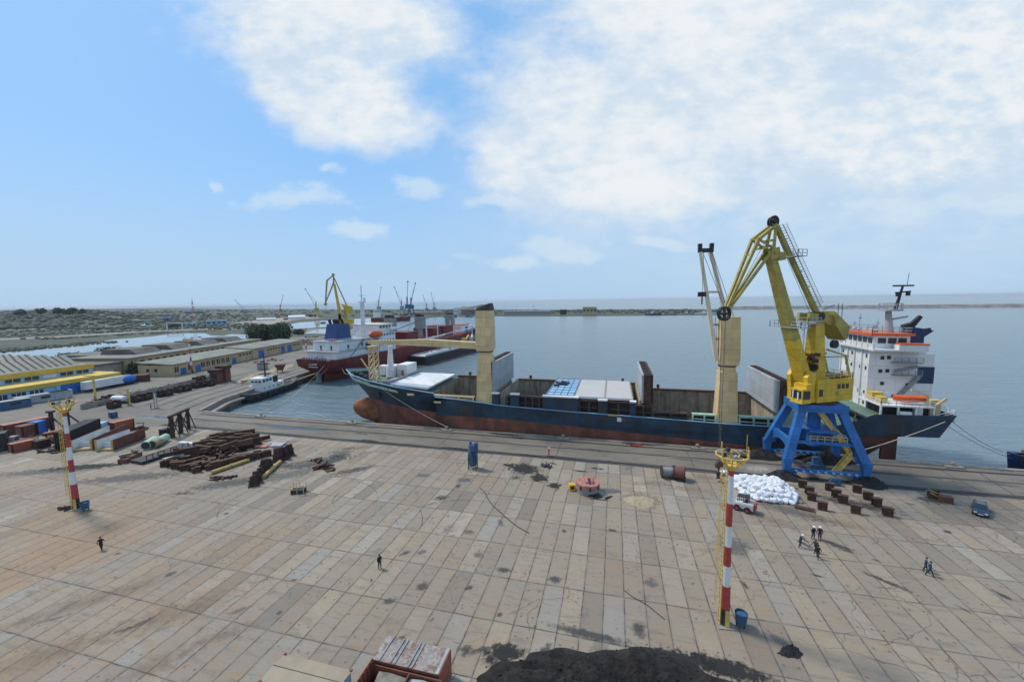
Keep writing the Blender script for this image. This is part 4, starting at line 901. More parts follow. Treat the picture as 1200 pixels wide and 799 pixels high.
tp = MB().bx(34.1, 42.3, 85.0, 86.4, 12.3, 13.7).bx(34.1, 42.3, 90.2, 91.8, 12.3, 13.7).bx(34.1, 35.6, 86.41, 90.19, 12.3, 13.7).bx(40.8, 42.3, 86.41, 90.19, 12.3, 13.7)
part('portal_top', tp, M['blue'], PC)
part('slewing_ring', MB().cyl((cx, cy, 13.7), (cx, cy, 14.2), 3.3, n=28), M['dark'], PC)
part('cable_cylinder', MB().cyl((cx, cy, 5), (cx, cy, 12.9), 1.1, n=14).bx(36, 40.6, 84.2, 92, 8.6, 8.9), M['blue'], PC)
sz = MB()
def flight(p, q):
    p, q = Vector(p), Vector(q); sz.bar(p+Vector((0, -.4, 0)), q+Vector((0, -.4, 0)), .12, .3); sz.bar(p+Vector((0, .4, 0)), q+Vector((0, .4, 0)), .12, .3)
    n = int((q-p).length/.45)
    for i in range(n): sz.box(p.lerp(q, (i+.5)/n), (.35, .8, .06))
    sz.rail([p+Vector((0, -.42, 0)), q+Vector((0, -.42, 0))], 1.1, 1.0, .06).rail([p+Vector((0, .42, 0)), q+Vector((0, .42, 0))], 1.1, 1.2, .06)
flight((39.8, 83.9, .3), (42.6, 84.3, 4.4)); flight((42.8, 84.9, 4.4), (40.6, 85.2, 8.2)); flight((40.6, 86, 8.2), (37.8, 86.3, 12.2))
sz.bx(42, 43.4, 84, 85.6, 4.3, 4.4); sz.bx(39.9, 41.2, 84.8, 86.6, 8.1, 8.2)
sz.rail([(36, 84.3, 6.95), (42, 84.3, 6.95)], 1.0, 1.2, .05)
part('stairs', sz, M['mastyellow'], PC)
ca = math.radians(28); dv = Vector((-math.cos(ca), -math.sin(ca), 0)); lv = Vector((-dv.y*-1, dv.x, 0)); lv = Vector((.4695, -.8829, 0))
def Wc(r, l, z): return Vector((cx, cy, 0)) + dv*r + lv*l + Vector((0, 0, z))
def cbox(mb, r0_, r1_, l0, l1, z0, z1):
    mb.loft([[Wc(r0_, l0, z0), Wc(r1_, l0, z0), Wc(r1_, l1, z0), Wc(r0_, l1, z0)], [Wc(r0_, l0, z1), Wc(r1_, l0, z1), Wc(r1_, l1, z1), Wc(r0_, l1, z1)]]); return mb
mh = MB(); cbox(mh, -5.6, 2.8, -2.9, 2.6, 14.21, 18.5); hs_ = part('machine_house', mh, M['yellow'], PC)
for r in (-4.2, -3.2, -2.2): part('window', cbox(MB(), r-.35, r+.35, 2.6, 2.65, 16.6, 17.5), M['glass'], hs_)
part('window', cbox(MB(), 1.6, 2.5, 2.6, 2.65, 15.4, 16.7), M['glass'], hs_)
part('vent_grille', cbox(MB(), -2.2, -1.4, 2.6, 2.64, 15.3, 16.1), M['oldyellow'], hs_)
part('house_roof', cbox(MB(), -5.2, -1.2, -2.2, 2.0, 18.51, 18.9), M['dark'], hs_)
rf = MB(); rf.rail([Wc(-5.5, 2.5, 18.5), Wc(2.0, 2.5, 18.5)], 1, 1.4, .05).rail([Wc(-5.5, -2.8, 18.5), Wc(-5.5, 2.5, 18.5)], 1, 1.4, .05)
part('railing', rf, M['mastyellow'], hs_)
fr = MB(); cbox(fr, 2.81, 4.4, -2.2, 2.2, 14.21, 15.6)
for l in (-1.75, 1.75):
    fr.extr([Wc(2.9, l-.4, 15.6), Wc(4.4, l-.4, 15.6), Wc(4.9, l-.4, 19.0), Wc(4.0, l-.4, 20.2), Wc(2.9, l-.4, 19.6)], lv*.8)
part('front_frame', fr, M['yellow'], PC)
cbm = MB(); cbox(cbm, 4.5, 6.6, .4, 2.8, 14.3, 17.0); cbox(cbm, 4.4, 5.8, .3, 2.9, 17.01, 17.9); cb_ = part('cab', cbm, M['yellow'], PC)
part('cab_window', cbox(MB(), 6.6, 6.65, .6, 2.6, 15.2, 16.7), M['glass'], cb_); part('cab_window', cbox(MB(), 4.8, 6.4, 2.8, 2.85, 15.1, 16.7), M['glass'], cb_)
part('cab_pillar', cbox(cbox(MB(), 6.65, 6.75, .9, 1.1, 15.2, 16.7), 6.65, 6.75, 1.9, 2.15, 15.0, 16.4), M['winwhite'], cb_)
# boom, box girder; lower length repainted bright yellow, upper length weathered
F_, P_ = Wc(3.4, 0, 18.2), Wc(12.4, 0, 41.2)
mid = F_.lerp(P_, .34)
part('boom', MB().bar(F_, mid, 2.3, 1.8, 2.1, 1.65, up=lv.cross((F_-P_).normalized())), M['yellow'], PC)
part('boom', MB().bar(mid, P_, 2.09, 1.64, 1.5, 1.15, up=lv.cross((F_-P_).normalized())), M['oldyellow'], PC, 'weathered upper boom')
bh = MB()
for l in (-.85, .85): bh.extr([Wc(11.0, l-.18, 40.9), Wc(13.5, l-.18, 40.6), Wc(13.1, l-.18, 42.6), Wc(11.6, l-.18, 42.9)], lv*.36)
bh.cyl(Wc(12.3, -1.2, 42), Wc(12.3, 1.2, 42), .4, n=10); cbox(bh, 10.2, 11.6, -1.1, 1.1, 40.6, 42.0); part('boom_head', bh, M['oldyellow'], PC)
# jib: two chords each side, from the apex over the knee to the tip
AP, KN, TP, PV = (12.1, 46.8), (15.9, 44.2), (21.5, 32.0), (12.5, 41.8)
jb = MB()
jb.bar(Wc(AP[0], 0.6, AP[1]), Wc(KN[0], .75, KN[1]), .55); jb.bar(Wc(AP[0], -.6, AP[1]), Wc(KN[0], -.75, KN[1]), .55)
for s in (-1, 1):
    jb.bar(Wc(KN[0], s*.75, KN[1]), Wc(TP[0], s*.3, TP[1]), .4, .5, .36, .42)
    jb.bar(Wc(AP[0], s*.5, AP[1]), Wc(12.6, s*.8, 42.6), .42); jb.bar(Wc(12.6, s*.8, 42.6), Wc(TP[0]-.4, s*.3, TP[1]), .36, .46, .34, .42)
    jb.bar(Wc(KN[0], s*.75, KN[1]), Wc(12.6, s*.8, 42.6), .3)
for t in (0, .22, .45): 
    p = Vector((KN[0], KN[1], 0)).lerp(Vector((TP[0], TP[1], 0)), t); jb.bar(Wc(p.x, -.75+.5*t, p.y), Wc(p.x, .75-.5*t, p.y), .25)
for r, z in ((13.6, 43.0), (14.4, 42.7), (13.2, 44)): jb.bar(Wc(r, -1.2, z), Wc(r, 1.2, z), .35)
jbo = part('jib', jb, M['oldyellow'], PC)
for (r, z), n_ in (((12.0, 47.4), 2), ((21.6, 31.2), 2)):
    for s in (-1, 1):
        w = MB(); c = Wc(r+(.55 if n_ == 2 and s > 0 else -.1), s*.55, z); R_ = .85 if z > 40 else 1.15
        for k in range(16):
            a, b = 2*math.pi*k/16, 2*math.pi*(k+1)/16
            w.bar(c+dv*math.cos(a)*R_+Vector((0, 0, math.sin(a)*R_)), c+dv*math.cos(b)*R_+Vector((0, 0, math.sin(b)*R_)), .3)
            if k % 4 == 0: w.bar(c, c+dv*math.cos(a)*R_+Vector((0, 0, math.sin(a)*R_)), .2)
        w.cyl(c-lv*.25, c+lv*.25, .3, n=8); part('pulley', w, M['dark'], jbo)
ro = MB()
for s in (-1, 1):
    t0 = Wc(21.9, s*.5, 31.0); ro.cyl(t0, Wc(21.6, s*.12, 4.0), .05, n=4); ro.tube([Wc(12, s*.6, 47.6), Wc(21.4, s*.5, 32.2)], .04); ro.tube([Wc(12, s*.6, 47.6), Wc(1.5, s*.8, 30.6)], .04)
part('rope', ro, M['wire'], PC)
hk = MB(); c = Wc(21.6, 0, 3.3); hk.cyl(c-lv*.25, c+lv*.25, .75, n=14)
hk.bx(c.x-.12, c.x+.12, c.y-.12, c.y+.12, c.z-2.4, c.z); 
hko = part('hook_block', hk, M['rust'], PC)
h2 = MB(); q = [c+Vector((.45*math.sin(a)+.0, 0, -2.9-.45*math.cos(a)+.0)) for a in [i*.5-.4 for i in range(10)]]; h2.tube(q, .15, 6); h2.cyl(c-Vector((0, 0, 1.4)), c-Vector((0, 0, 2.5)), .45, .3, 10)
part('hook', h2, M['dark'], hko)
# column, counterweight rocker, tie strut with its ladder
co = MB(); co.loft([[Wc(-.7, -1.2, 18.51), Wc(2.2, -1.2, 18.51), Wc(2.2, 1.2, 18.51), Wc(-.7, 1.2, 18.51)], [Wc(.0, -.8, 29), Wc(2.0, -.8, 29), Wc(2.0, .8, 29), Wc(.0, .8, 29)]])
cl_ = part('column', co, M['yellow'], PC)
co2 = MB()
for i in range(14): 
    r, l, z = random.uniform(1.8, 3.0), random.uniform(-1.9, 1.9), random.uniform(19.5, 23.5); co2.box(Wc(r, l, z), (random.uniform(.3, .9),)*3, random.random()); 
co2.bar(Wc(2.6, -2, 21.2), Wc(2.6, 2, 21.2), .4); co2.bar(Wc(2.8, -2, 23), Wc(2.8, 2, 23), .35)
part('rope_drum', co2, M['darkrust'], PC)
for l in (-2.0, 2.0): co.bar
br = MB()
for l in (-2.1, 2.1): br.bar(Wc(-.4, l*.6, 24), Wc(-4.6, l, 22.6), .3); br.bar(Wc(-4.0, l, 22.6), Wc(-5.4, l, 18.6), .28); br.bar(Wc(3.2, l, 22.8), Wc(-4.6, l, 22.6), .2)
part('house_brace', br, M['oldyellow'], PC)
lt = MB(); lt.ladder(Wc(3.4, -1.2, 19.5), Wc(3.0, -1.2, 28.6), lv, 1.3, .9, .07); part('ladder', lt, M['winwhite'], PC)
rk = MB(); 
for l in (-1.0, 1.0): rk.bar(Wc(4.2, l, 30.2), Wc(-1.5, l, 29.8), .5, 1.6)
rk.loft([[Wc(-1.2, -1.7, 31.2), Wc(-1.2, 1.7, 31.2), Wc(-1.6, 1.7, 28.6), Wc(-1.6, -1.7, 28.6)], [Wc(-5.2, -1.7, 28.2), Wc(-5.2, 1.7, 28.2), Wc(-4.2, 1.7, 25.6), Wc(-4.2, -1.7, 25.6)]])
part('counterweight', rk, M['oldyellow'], PC)
part('rocker_sheave', MB().cyl(Wc(-2.6, .6, 24.9), Wc(-2.6, 1.2, 24.9), .8, n=12).cyl(Wc(1.3, -1.3, 30.3), Wc(1.3, 1.3, 30.3), .8, n=10), M['dark'], PC)
pf = MB(); cbox(pf, 2.0, 5.2, -1.9, 1.9, 28.9, 29.05); pf.rail([Wc(2.2, 1.9, 29), Wc(5.2, 1.9, 29), Wc(5.2, -1.9, 29), Wc(2.2, -1.9, 29)], 1.1, 1.0, .05)
part('platform', pf, M['greyp'], PC)
sa, sb = Wc(.9, 0, 30.6), Wc(11.5, 0, 46.6)
part('tie_strut', MB().bar(sa, sb, .8, .8, .6, .6), M['oldyellow'], PC)
ld = MB(); off = (dv*-.9+Vector((0, 0, .55))); ld.ladder(sa.lerp(sb, .06)+off, sa.lerp(sb, .98)+off, lv, .8, .55, .05)
for t in (.12, .3, .48, .66, .84):
    p = sa.lerp(sb, t)+off; ld.bar(p, sa.lerp(sb, t), .15)
for i in range(44): 
    t = .08+.9*i/44; p = sa.lerp(sb, t)+off*1.75; ld.bar(p-lv*.4, p+lv*.4, .05)
for s in (-.4, .4): ld.bar(sa.lerp(sb, .08)+off*1.75+lv*s, sa.lerp(sb, .98)+off*1.75+lv*s, .05)
part('ladder', ld, M['grey'], PC)
for (t, A, B, e, up_) in ((.66, sa, sb, 2.3, 0), (.44, F_, P_, 3.2, 0)):
    p = A.lerp(B, t); m_ = MB(); m_.loft([[p+lv*-e+dv*-1.0, p+lv*e+dv*-1.0, p+lv*e+dv*1.0, p+lv*-e+dv*1.0], [p+lv*-e+dv*-1.0+Vector((0, 0, .12)), p+lv*e+dv*-1.0+Vector((0, 0, .12)), p+lv*e+dv+Vector((0, 0, .12)), p+lv*-e+dv+Vector((0, 0, .12))]])
    m_.rail([p+lv*-e+dv*-1, p+lv*-e+dv, p+lv*-1.3+dv], 1.2, 1.0, .05).rail([p+lv*e+dv*-1, p+lv*e+dv, p+lv*1.3+dv], 1.2, 1.0, .05)
    part('platform', m_, M['greyp'], PC)
an = MB()
for r, l in ((-4.5, .5), (-5.5, -1)): an.cyl(Wc(r, l, 27), Wc(r, l, 32.6), .06, n=4)
an.bar(Wc(-.5, 0, 31.4), Wc(-3.2, 0, 32.4), .08); part('antenna', an, M['dark'], PC)
bcart = MB().bx(38, 40.6, 88, 89.6, .4, 1.0).bx(38.6, 40, 88.4, 89.2, 1.0, 2.4).bx(38.1, 40.5, 88.1, 88.3, .02, .4)
single('cable_trolley', bcart, M['midblue'], 'small blue winch trolley under the middle of the blue crane portal', 'trolley')
single('cable_trolley', MB().bx(38.3, 39.9, 81.0, 81.8, .3, 1.1).bx(38.5, 39.7, 81.1, 81.7, 1.1, 1.35).bx(38.4, 39.8, 81.1, 81.7, .02, .3), M['midblue'], 'blue box with feet just in front of the near crane beam', 'box')

# heaps: height fields of loose grit
def heap(name, label, cat, mat, c, rx, ry, h, rz=0, seed=0, rough=.25, n=26, ridges=None, prof=1.0):
    rd = random.Random(seed); mb = MB(); ph = [(rd.uniform(.5, 1.6), rd.uniform(0, 6.28), rd.uniform(0, 6.28)) for _ in range(7)]
    vs = []; K = n; NA = n*2
    edge = [1+.10*math.sin(3*a*6.28/NA+ph[0][1])+.06*math.sin(7*a*6.28/NA+ph[1][1])+.03*math.sin(17*a*6.28/NA+ph[2][1]) for a in range(NA)]
    for k in range(K+1):
        t = k/K
        for a in range(NA):
            th = 2*math.pi*a/NA; x, y = rx*t*edge[a]*math.cos(th), ry*t*edge[a]*math.sin(th)
            z = h*max(0, 1-t**1.3)**prof
            for f, p, q in ph: z += h*rough*.22*math.sin(x*f*2.2/rx*3+p)*math.sin(y*f*2/ry*3+q)*(1-t)
            z += h*.05*rd.uniform(-1, 1)*(1-t*.8)
            if ridges: z += (ridges(x, y) + .32*noise_.fractal(Vector((x*.6, y*.6, seed)), 1, 2, 7) + .10*noise_.fractal(Vector((x*3, y*3, seed)), .6, 2, 4))*(1-t**6)
            else: z += .22*h*noise_.fractal(Vector((x*1.3, y*1.3, seed)), 1, 2, 5)*(1-t**3)
            vs.append((x, y, max(.0, z) if k < K else -.06))
    mb.add(vs, [(k*NA+a, k*NA+(a+1) % NA, (k+1)*NA+(a+1) % NA, (k+1)*NA+a) for k in range(K) for a in range(NA)], 0, True)
    for k in range(900 if rx > 10 and mat == M['grit'] else 60 if mat == M['tarblack'] else 0):      # lumps and crumbs on the slope
        q = vs[rd.randrange(NA*2, len(vs))]; s_ = rd.uniform(.03, .11)*(1.6 if rd.random() < .12 else 1)*(1 if rx > 10 else 1.3); out_ = q[2] < .08; mb.sph((q[0]*(rd.uniform(1, 1.06) if out_ else 1), q[1]*(rd.uniform(1, 1.1) if out_ else 1), (0 if out_ else q[2])+s_*.1), (s_, s_*rd.uniform(.6, 1), s_*.7), 5, 3, 0, .2)
    return single(name, mb, mat, label, cat, (c[0], c[1], .02), rz)
heap('grit_heap', 'black grit heap under the near left crane leg', 'heap', M['tarblack'], (31.6, 82.7), 3.3, 1.6, 1.5, 0, 1)
heap('grit_heap', 'black grit heap under the near right crane leg', 'heap', M['tarblack'], (44.9, 82.6), 3.2, 1.6, 1.6, 0, 2)
heap('grit_heap', 'black grit heap under the far left crane leg', 'heap', M['tarblack'], (30.5, 92.8), 4.6, 2.0, 1.9, 0, 3)
heap('grit_heap', 'black grit heap under the far right crane leg', 'heap', M['tarblack'], (42.6, 93), 5.4, 1.9, 2.0, 0, 4)
for i, (x, y) in enumerate(((36.6, 83.2), (42.9, 82.0))): single('scrap_plate', MB().box((x, y, .25), (1.6, .3, .3), .3), M['dark'], ['dark iron bar by the near left grit heap', 'dark iron bar by the near right grit heap'][i], 'bar')
def mound(x, y):
    r = 0
    dx, dy = x+8, y+1.0
    if -4.5 < dx < 4.5 and dy < 5: r += .5*abs(math.sin(dy*1.7))*math.exp(-(dx/3.0)**2)                 # folds of the raked west flank
    r += 1.1*math.exp(-((x-1)/3.0)**2-((y-3.2)/1.5)**2) - 1.2*math.exp(-((x-1.2)/4.4)**2-((y-.2)/2.0)**2) + .5*math.exp(-((x-9)/4)**2-((y-1)/2)**2)
    return r
heap('grit_heap', 'big dark heap of used blasting grit with raked folds at the bottom edge', 'heap', M['grit'], (1.5, 32.0), 11.3, 5.2, 1.1, .05, 5, .5, 110, mound, .7)
heap('grit_heap', 'small black tar spill mound right of the near mast', 'heap', M['tarblack'], (16.9, 40.6), 1.15, .7, .3, .5, 6)
heap('sand_heap', 'flat pale sand heap on the apron right of the faded red drum', 'heap', M['sand'], (4.6, 67.4), 2.5, 2.1, .35, .2, 8)

# ------------------------------------------------------------------ floodlight masts
def flood_mast(label, x, y, h, rz, k=1.0, ladder=True):
    t = thing('floodlight_mast', label, 'light mast', (x, y, 0), rz, 'floodlight masts')
    zs = [0, 1.9, 4.4, 6.6, 8.7, 10.9, 13.3, 16.2]; zs = [z*h/18.9 for z in zs] + [h*.915]
    rad = lambda z: (.42-.2*z/h)*k
    for i in range(8):
        mt = M['dark'] if i == 0 else (M['mastred'] if i % 2 else M['mastwhite'])
        part('pole_band', MB().cyl((0, 0, zs[i]), (0, 0, zs[i+1]), rad(zs[i])*(1.12 if i < 2 else 1), rad(zs[i+1])*(1.12 if i < 2 else 1), 14), mt, t)
    part('warning_stripe', MB().bx(-.12*k, .3*k, -.50*k, -.44*k, .05, 1.85), M['mastyellow'], t)
    b = MB().prism([(-.8*k, -.8*k), (.8*k, -.8*k), (.8*k, .8*k), (-.8*k, .8*k)], -.02, .12); part('footing', b, M['concrete'], t)
    z = h*.915; R1, R2 = .58*k, 1.5*k; hd = MB(); n = 10; hd.cyl((0, 0, z-.5), (0, 0, z+.1), .35*k, .6*k, 12)
    for i in range(n):
        a, b_ = 2*math.pi*i/n, 2*math.pi*(i+1)/n
        hd.bar((R1*math.cos(a), R1*math.sin(a), z), (R2*math.cos(a), R2*math.sin(a), z+1.05), .12*k)
        hd.bar((R2*math.cos(a), R2*math.sin(a), z+1.05), (R2*math.cos(b_), R2*math.sin(b_), z+1.05), .13*k)
        hd.bar((R1*1.6*math.cos(a), R1*1.6*math.sin(a), z+.45), (R1*1.6*math.cos(b_), R1*1.6*math.sin(b_), z+.45), .1*k)
        hd.bar((R1*math.cos(a), R1*math.sin(a), z), (R1*math.cos(b_), R1*math.sin(b_), z), .14*k)
        if i % 3 == 0: hd.bar((R2*math.cos(a), R2*math.sin(a), z+1.05), (R2*math.cos(a), R2*math.sin(a), z+1.9), .1*k)
    hd.cyl((R2*.9, 0, z+1.0), (R2*.9, 0, z+3.2), .03*k, n=4); hd.bx(-R1, R1, -R1, R1, z+.05, z+.12)
    part('lamp_ring', hd, M['mastyellow'], t)
    for i in range(6):
        a = 2*math.pi*(i+.5)/6; part('floodlight', MB().box((R2*.72*math.cos(a), R2*.72*math.sin(a), z+1.2), (.4*k, .3*k, .4*k), a, rx=.5), M['dark'] if i % 2 else M['grey'], t)
    if ladder:
        l = MB(); px = -.56*k; l.ladder((px, 0, .1), (px*.75, 0, z), (0, 1, 0), .45*k, .5, .035*k)
        for i in range(18):
            zz_ = 2.4+(z-2.8)*i/17; q = [(px-.2*k+.28*k*math.cos(a), .28*k*math.sin(a), zz_) for a in (1.2, 2.0, 2.8, 3.5, 4.3, 5.1)]; l.tube(q, .022*k, 4)
        for yy in (-.18, .18): l.bar((px-.48*k, yy, 2.4), (px*.75-.48*k, yy, z-.4), .05*k)
        part('ladder', l, M['mastyellow'], t)
    return t
p = G(849, 731); flood_mast('red and white floodlight mast in the right foreground with a caged yellow ladder', p.x, p.y, 18.9, .1)
p = G(90, 596); flood_mast('red and white floodlight mast at left beside the rusty containers', p.x, p.y, 18.7, .5)
p = G(225, 437.5); flood_mast('red and white floodlight mast in front of the long beige workshop', p.x, p.y, 17.4, 0, 1.1, False)
p = G(359, 411); flood_mast('distant floodlight mast just left of the red ship stern', p.x, p.y, 16, 0, 1.15, False)
def bin_(label, px, py):
    p = G(px, py); t = thing('waste_bin', label, 'bin', (p.x, p.y, 0), .3)
    part('bucket', MB().cyl((0, 0, .35), (0, 0, 1.5), .5, .62, 14, caps=False).cyl((0, 0, .35), (0, 0, .4), .5, n=14).cyl((0, 0, 1.2), (0, 0, 1.25), .56, n=14), M['midblue'], t)
    for a in (.8, 2.9, 5): part('leg', MB().bar((.4*math.cos(a), .4*math.sin(a), 0), (.45*math.cos(a), .45*math.sin(a), .5), .1), M['dark'], t)
bin_('round blue waste bin beside the foot of the right floodlight mast', 868, 733); bin_('round blue waste bin beside the foot of the left floodlight mast', 100, 598)

# ------------------------------------------------------------------ people
FIG = {}
def person(label, px, py, face, pose='stand', topm='cloth_navy', legm=None, hat='helmet', s=1.0, hold=None, z=0, pos=None):
    p = pos or G(px, py, z); t = thing('person', label, 'person', (p.x, p.y, z), face)
    P = {'stand': (.08, -.06, .05, .02, .3, .3), 'walk': (.33, -.33, -.28, .3, .25, .35), 'step': (.18, -.2, .2, -.15, .3, .3), 'lean': (.22, -.2, .45, .5, .5, .5)}[pose]
    lean = .28 if pose == 'lean' else .04
    # local x = forward, y = left; joints of one continuous figure
    J = [(0, 0, .92), (lean*.25, 0, 1.12), (lean*.6, 0, 1.36), (lean*.8, 0, 1.50), (lean, 0, 1.58), (lean+.01, 0, 1.70)]
    Rr = [.145, .14, .165, .075, .075, .10]; E = [(0, 1), (1, 2), (2, 3), (3, 4), (4, 5)]
    def chain(root, pts, rr):
        a = root
        for q, r in zip(pts, rr): J.append(q); Rr.append(r); E.append((a, len(J)-1)); a = len(J)-1
        return a
    for sg, fwd in ((1, P[0]), (-1, P[1])):
        chain(0, [(0.0, .1*sg, .84), (fwd*.55+.03, .11*sg, .49), (fwd-.02, .11*sg, .09), (fwd+.16, .12*sg, .04)], [.105, .075, .05, .045])
    hands = []
    for sg, fwd, bend in ((1, P[2], P[4]), (-1, P[3], P[5])):
        el = (lean*.6+fwd*.5-.02, .27*sg, 1.13); wr = (lean*.6+fwd+bend*.35, .26*sg, .92+bend*.12)
        chain(2, [(lean*.6, .20*sg, 1.42), el, wr], [.07, .05, .036]); hands.append((Vector(el), Vector(wr), sg))
    me = bpy.data.meshes.new('body'); me.from_pydata(J, E, []); ob = bpy.data.objects.new('body_skin', me); C.objects.link(ob)
    ob.modifiers.new('skin', 'SKIN')
    for i, d in enumerate(me.skin_vertices[0].data): d.radius = (Rr[i], Rr[i]*(1.15 if i < 3 else 1)); d.use_root = (i == 0)
    sb_ = ob.modifiers.new('sub', 'SUBSURF'); sb_.levels = 1; sb_.render_levels = 1
    dg = bpy.context.evaluated_depsgraph_get(); ev = ob.evaluated_get(dg); m2 = ev.to_mesh()
    mb = MB(); vs = [v.co.copy() for v in m2.vertices]; hx = lean
    for pl in m2.polygons:
        pass
    mb.v = [tuple(v) for v in vs]
    for pl in m2.polygons:
        c = pl.center; mb.f.append(tuple(pl.vertices)); mb.s.append(True)
        mb.m.append(2 if (c.z > 1.52) else (1 if c.z < .93 and abs(c.y) < .24 else 0))
    ev.to_mesh_clear(); bpy.data.objects.remove(ob)
    for el, wr, sg in hands:                                        # palm, four unequal curled fingers, a thumb off the side
        d = (wr-el).normalized(); sd = Vector((d.z, 0, -d.x)); ou = Vector((0, sg, 0))
        mb.bar(wr-d*.01, wr+d*.09, .08, .035, up=ou, m=2)
        for k, L in enumerate((.072, .082, .076, .06)):
            b0 = wr+d*.085+sd*(.03-.02*k); b1 = b0+d*L*.55-ou*.008; b2_ = b1+d*L*.35-ou*.03
            mb.cyl(b0, b1, .010, .009, 5, 2); mb.cyl(b1, b2_, .009, .007, 5, 2)
        b0 = wr+d*.03+sd*.04; b1 = b0+sd*.025+d*.03; mb.cyl(b0, b1, .012, .010, 5, 2); mb.cyl(b1, b1+d*.03-sd*.004, .010, .008, 5, 2)
    hc = Vector((lean+.01, 0, 1.68))
    mb.sph(hc+Vector((.105, 0, -.01)), (.022, .016, .026), 6, 4, 2)                                # nose
    for sg in (-1, 1): mb.sph(hc+Vector((0, .1*sg, 0)), (.02, .012, .03), 6, 4, 2); mb.sph(hc+Vector((.09, .036*sg, .02)), (.014, .014, .012), 6, 4, 3)
    mb.bx(hc.x+.085, hc.x+.1, -.025, .025, -.058+hc.z, -.048+hc.z, 3)
    part('body', mb, [M[topm], M[legm or topm], M['skin'], M['hair']], t)
    if hat == 'helmet':
        h = MB().sph(hc+Vector((0, 0, .045)), (.135, .125, .115), 12, 8); h.cyl(hc+Vector((.03, 0, .035)), hc+Vector((.03, 0, .052)), .155, n=14); part('helmet', h, M['helmet'], t)
    else:
        part('hair', MB().sph(hc+Vector((-.022, 0, .03)), (.112, .108, .105), 10, 7), M['hair'], t)
    t.scale = (s*1.04, s*1.1, s*1.04); return t
toC = lambda px, py: math.atan2(-G(px, py).y, -G(px, py).x)
person('lone worker in dark overalls walking at the left, near the west edge of the apron', 119, 644, 2.4, 'walk', 'cloth_dark', hat='hair', s=1.03)
person('lone worker in dark clothes standing in the middle of the apron', 445, 666, toC(445, 666)+.6, 'stand', 'cloth_dark', hat='hair', s=1.06)
person('worker in red and white overalls standing on the quay strip near the ship side', 643, 534.5, .4, 'step', 'cloth_red', 'cloth_red', hat='helmet', s=1.08)
person('bending worker in dark overalls with a pale helmet, leftmost of the right hand group', 937, 641, .2, 'lean', 'cloth_navy', s=1.0)
person('worker in navy overalls and white helmet, back left of the right hand group', 952.5, 631.5, -1.2, 'stand', 'cloth_navy', s=1.05)
person('worker in black jacket and white helmet, back right of the right hand group', 960.5, 632, -2.2, 'stand', 'cloth_dark', 'cloth_navy', s=1.05)
person('bareheaded worker in olive jacket, middle of the right hand group', 955.5, 647, -2.6, 'walk', 'cloth_olive', 'cloth_dark', hat='hair', s=1.0)
person('bareheaded worker in dark clothes walking, frontmost of the right hand group', 958, 654, -2.2, 'walk', 'cloth_dark', 'cloth_olive', hat='hair', s=1.0)
person('worker in blue overalls, left one of the pair at the far right', 1084, 669.5, -.5, 'step', 'cloth_blue', 'cloth_navy', hat='hair', s=1.03)
person('worker in blue overalls, right one of the pair at the far right', 1089, 674.5, -.6, 'walk', 'cloth_blue', 'cloth_navy', hat='hair', s=1.03)
person('person in dark clothes standing at the head of the western quay', 177, 480, 1.2, 'stand', 'cloth_dark', hat='hair', s=1.05)

# ------------------------------------------------------------------ right side of the apron: steel stubs, bags, loader, car
def stub():
    t = thing('steel_stub', 'short rusty I section steel stub with a cap plate standing on the apron', 'steel stub', (0, 0, 0), 0, 'rusty steel stubs in three rows')
    part('flange', MB().bx(-.95, .95, -.52, -.44, .0, 2.1), M['rust'], t); part('flange', MB().bx(-.95, .95, .44, .52, .0, 2.1), M['rust'], t)
    w = MB().bx(-.06, .06, -.43, .43, 0, 2.1)
    part('web', w, M['darkrust'], t)
    for x in (-.55, .55): part('stiffener', MB().bx(x-.05, x+.05, -.6, -.525, 0, 2.07), M['darkrust'], t)
    part('cap_plate', MB().bx(-1.08, 1.08, -.66, .6, 2.102, 2.25), M['rust'], t)
    return t
st0 = stub()
spots = [(33.1, 79.1), (33.1, 76.5), (32.5, 74.2), (32.7, 71.1), (37.1, 78.8), (37.0, 76.4), (37.0, 74.3), (37.2, 71.1), (41.3, 79.0), (41.6, 76.5), (41.7, 74.4), (41.5, 71.3)]
for i, (x, y) in enumerate(spots):
    rz = -.12+random.uniform(-.25, .25); s_ = .62
    if i == 0: st0.location = (x, y, .02); st0.rotation_euler = (0, 0, rz); st0.scale = (s_,)*3
    else: dup(st0, (x, y, .02), rz, scale=s_)
def bag_mesh(seed):
    rd = random.Random(seed); mb = MB(); nu, nv = 14, 9; vs = []
    ph = [rd.uniform(0, 6.28) for _ in range(6)]
    for j in range(nv+1):
        b = math.pi*j/nv
        for i in range(nu):
            a = 2*math.pi*i/nu; se = lambda v, e: math.copysign(abs(v)**e, v)
            x, y, z = se(math.cos(a), .55)*se(math.sin(b), .45)*.64, se(math.sin(a), .55)*se(math.sin(b), .45)*.6, se(math.cos(b), .6)*.46
            k = 1+.10*math.sin(3*a+ph[0])*math.sin(2*b+ph[1])+.07*math.sin(5*a+ph[2]+3*b)+.04*math.sin(9*a+ph[3])+rd.uniform(-.045, .045)
            vs.append((x*k, y*k, z*k))
    mb.add(vs, [(j*nu+i, (j+1)*nu+i, (j+1)*nu+(i+1) % nu, j*nu+(i+1) % nu) for j in range(nv) for i in range(nu)], 0, True)
    t = random.uniform(0, 6); mb.bar((.1, .1, .42), (.25*math.cos(t), .25*math.sin(t), .62), .16, .1, .05, .04)
    return tomesh('white_bag', mb, M['bag'])
bmesh_ = [bag_mesh(i) for i in range(5)]
poly = [(22.2, 80.6), (28.5, 81), (31, 79.6), (30.9, 75.5), (29.4, 71.2), (24.5, 71.0), (21.6, 73.4), (20.6, 78)]
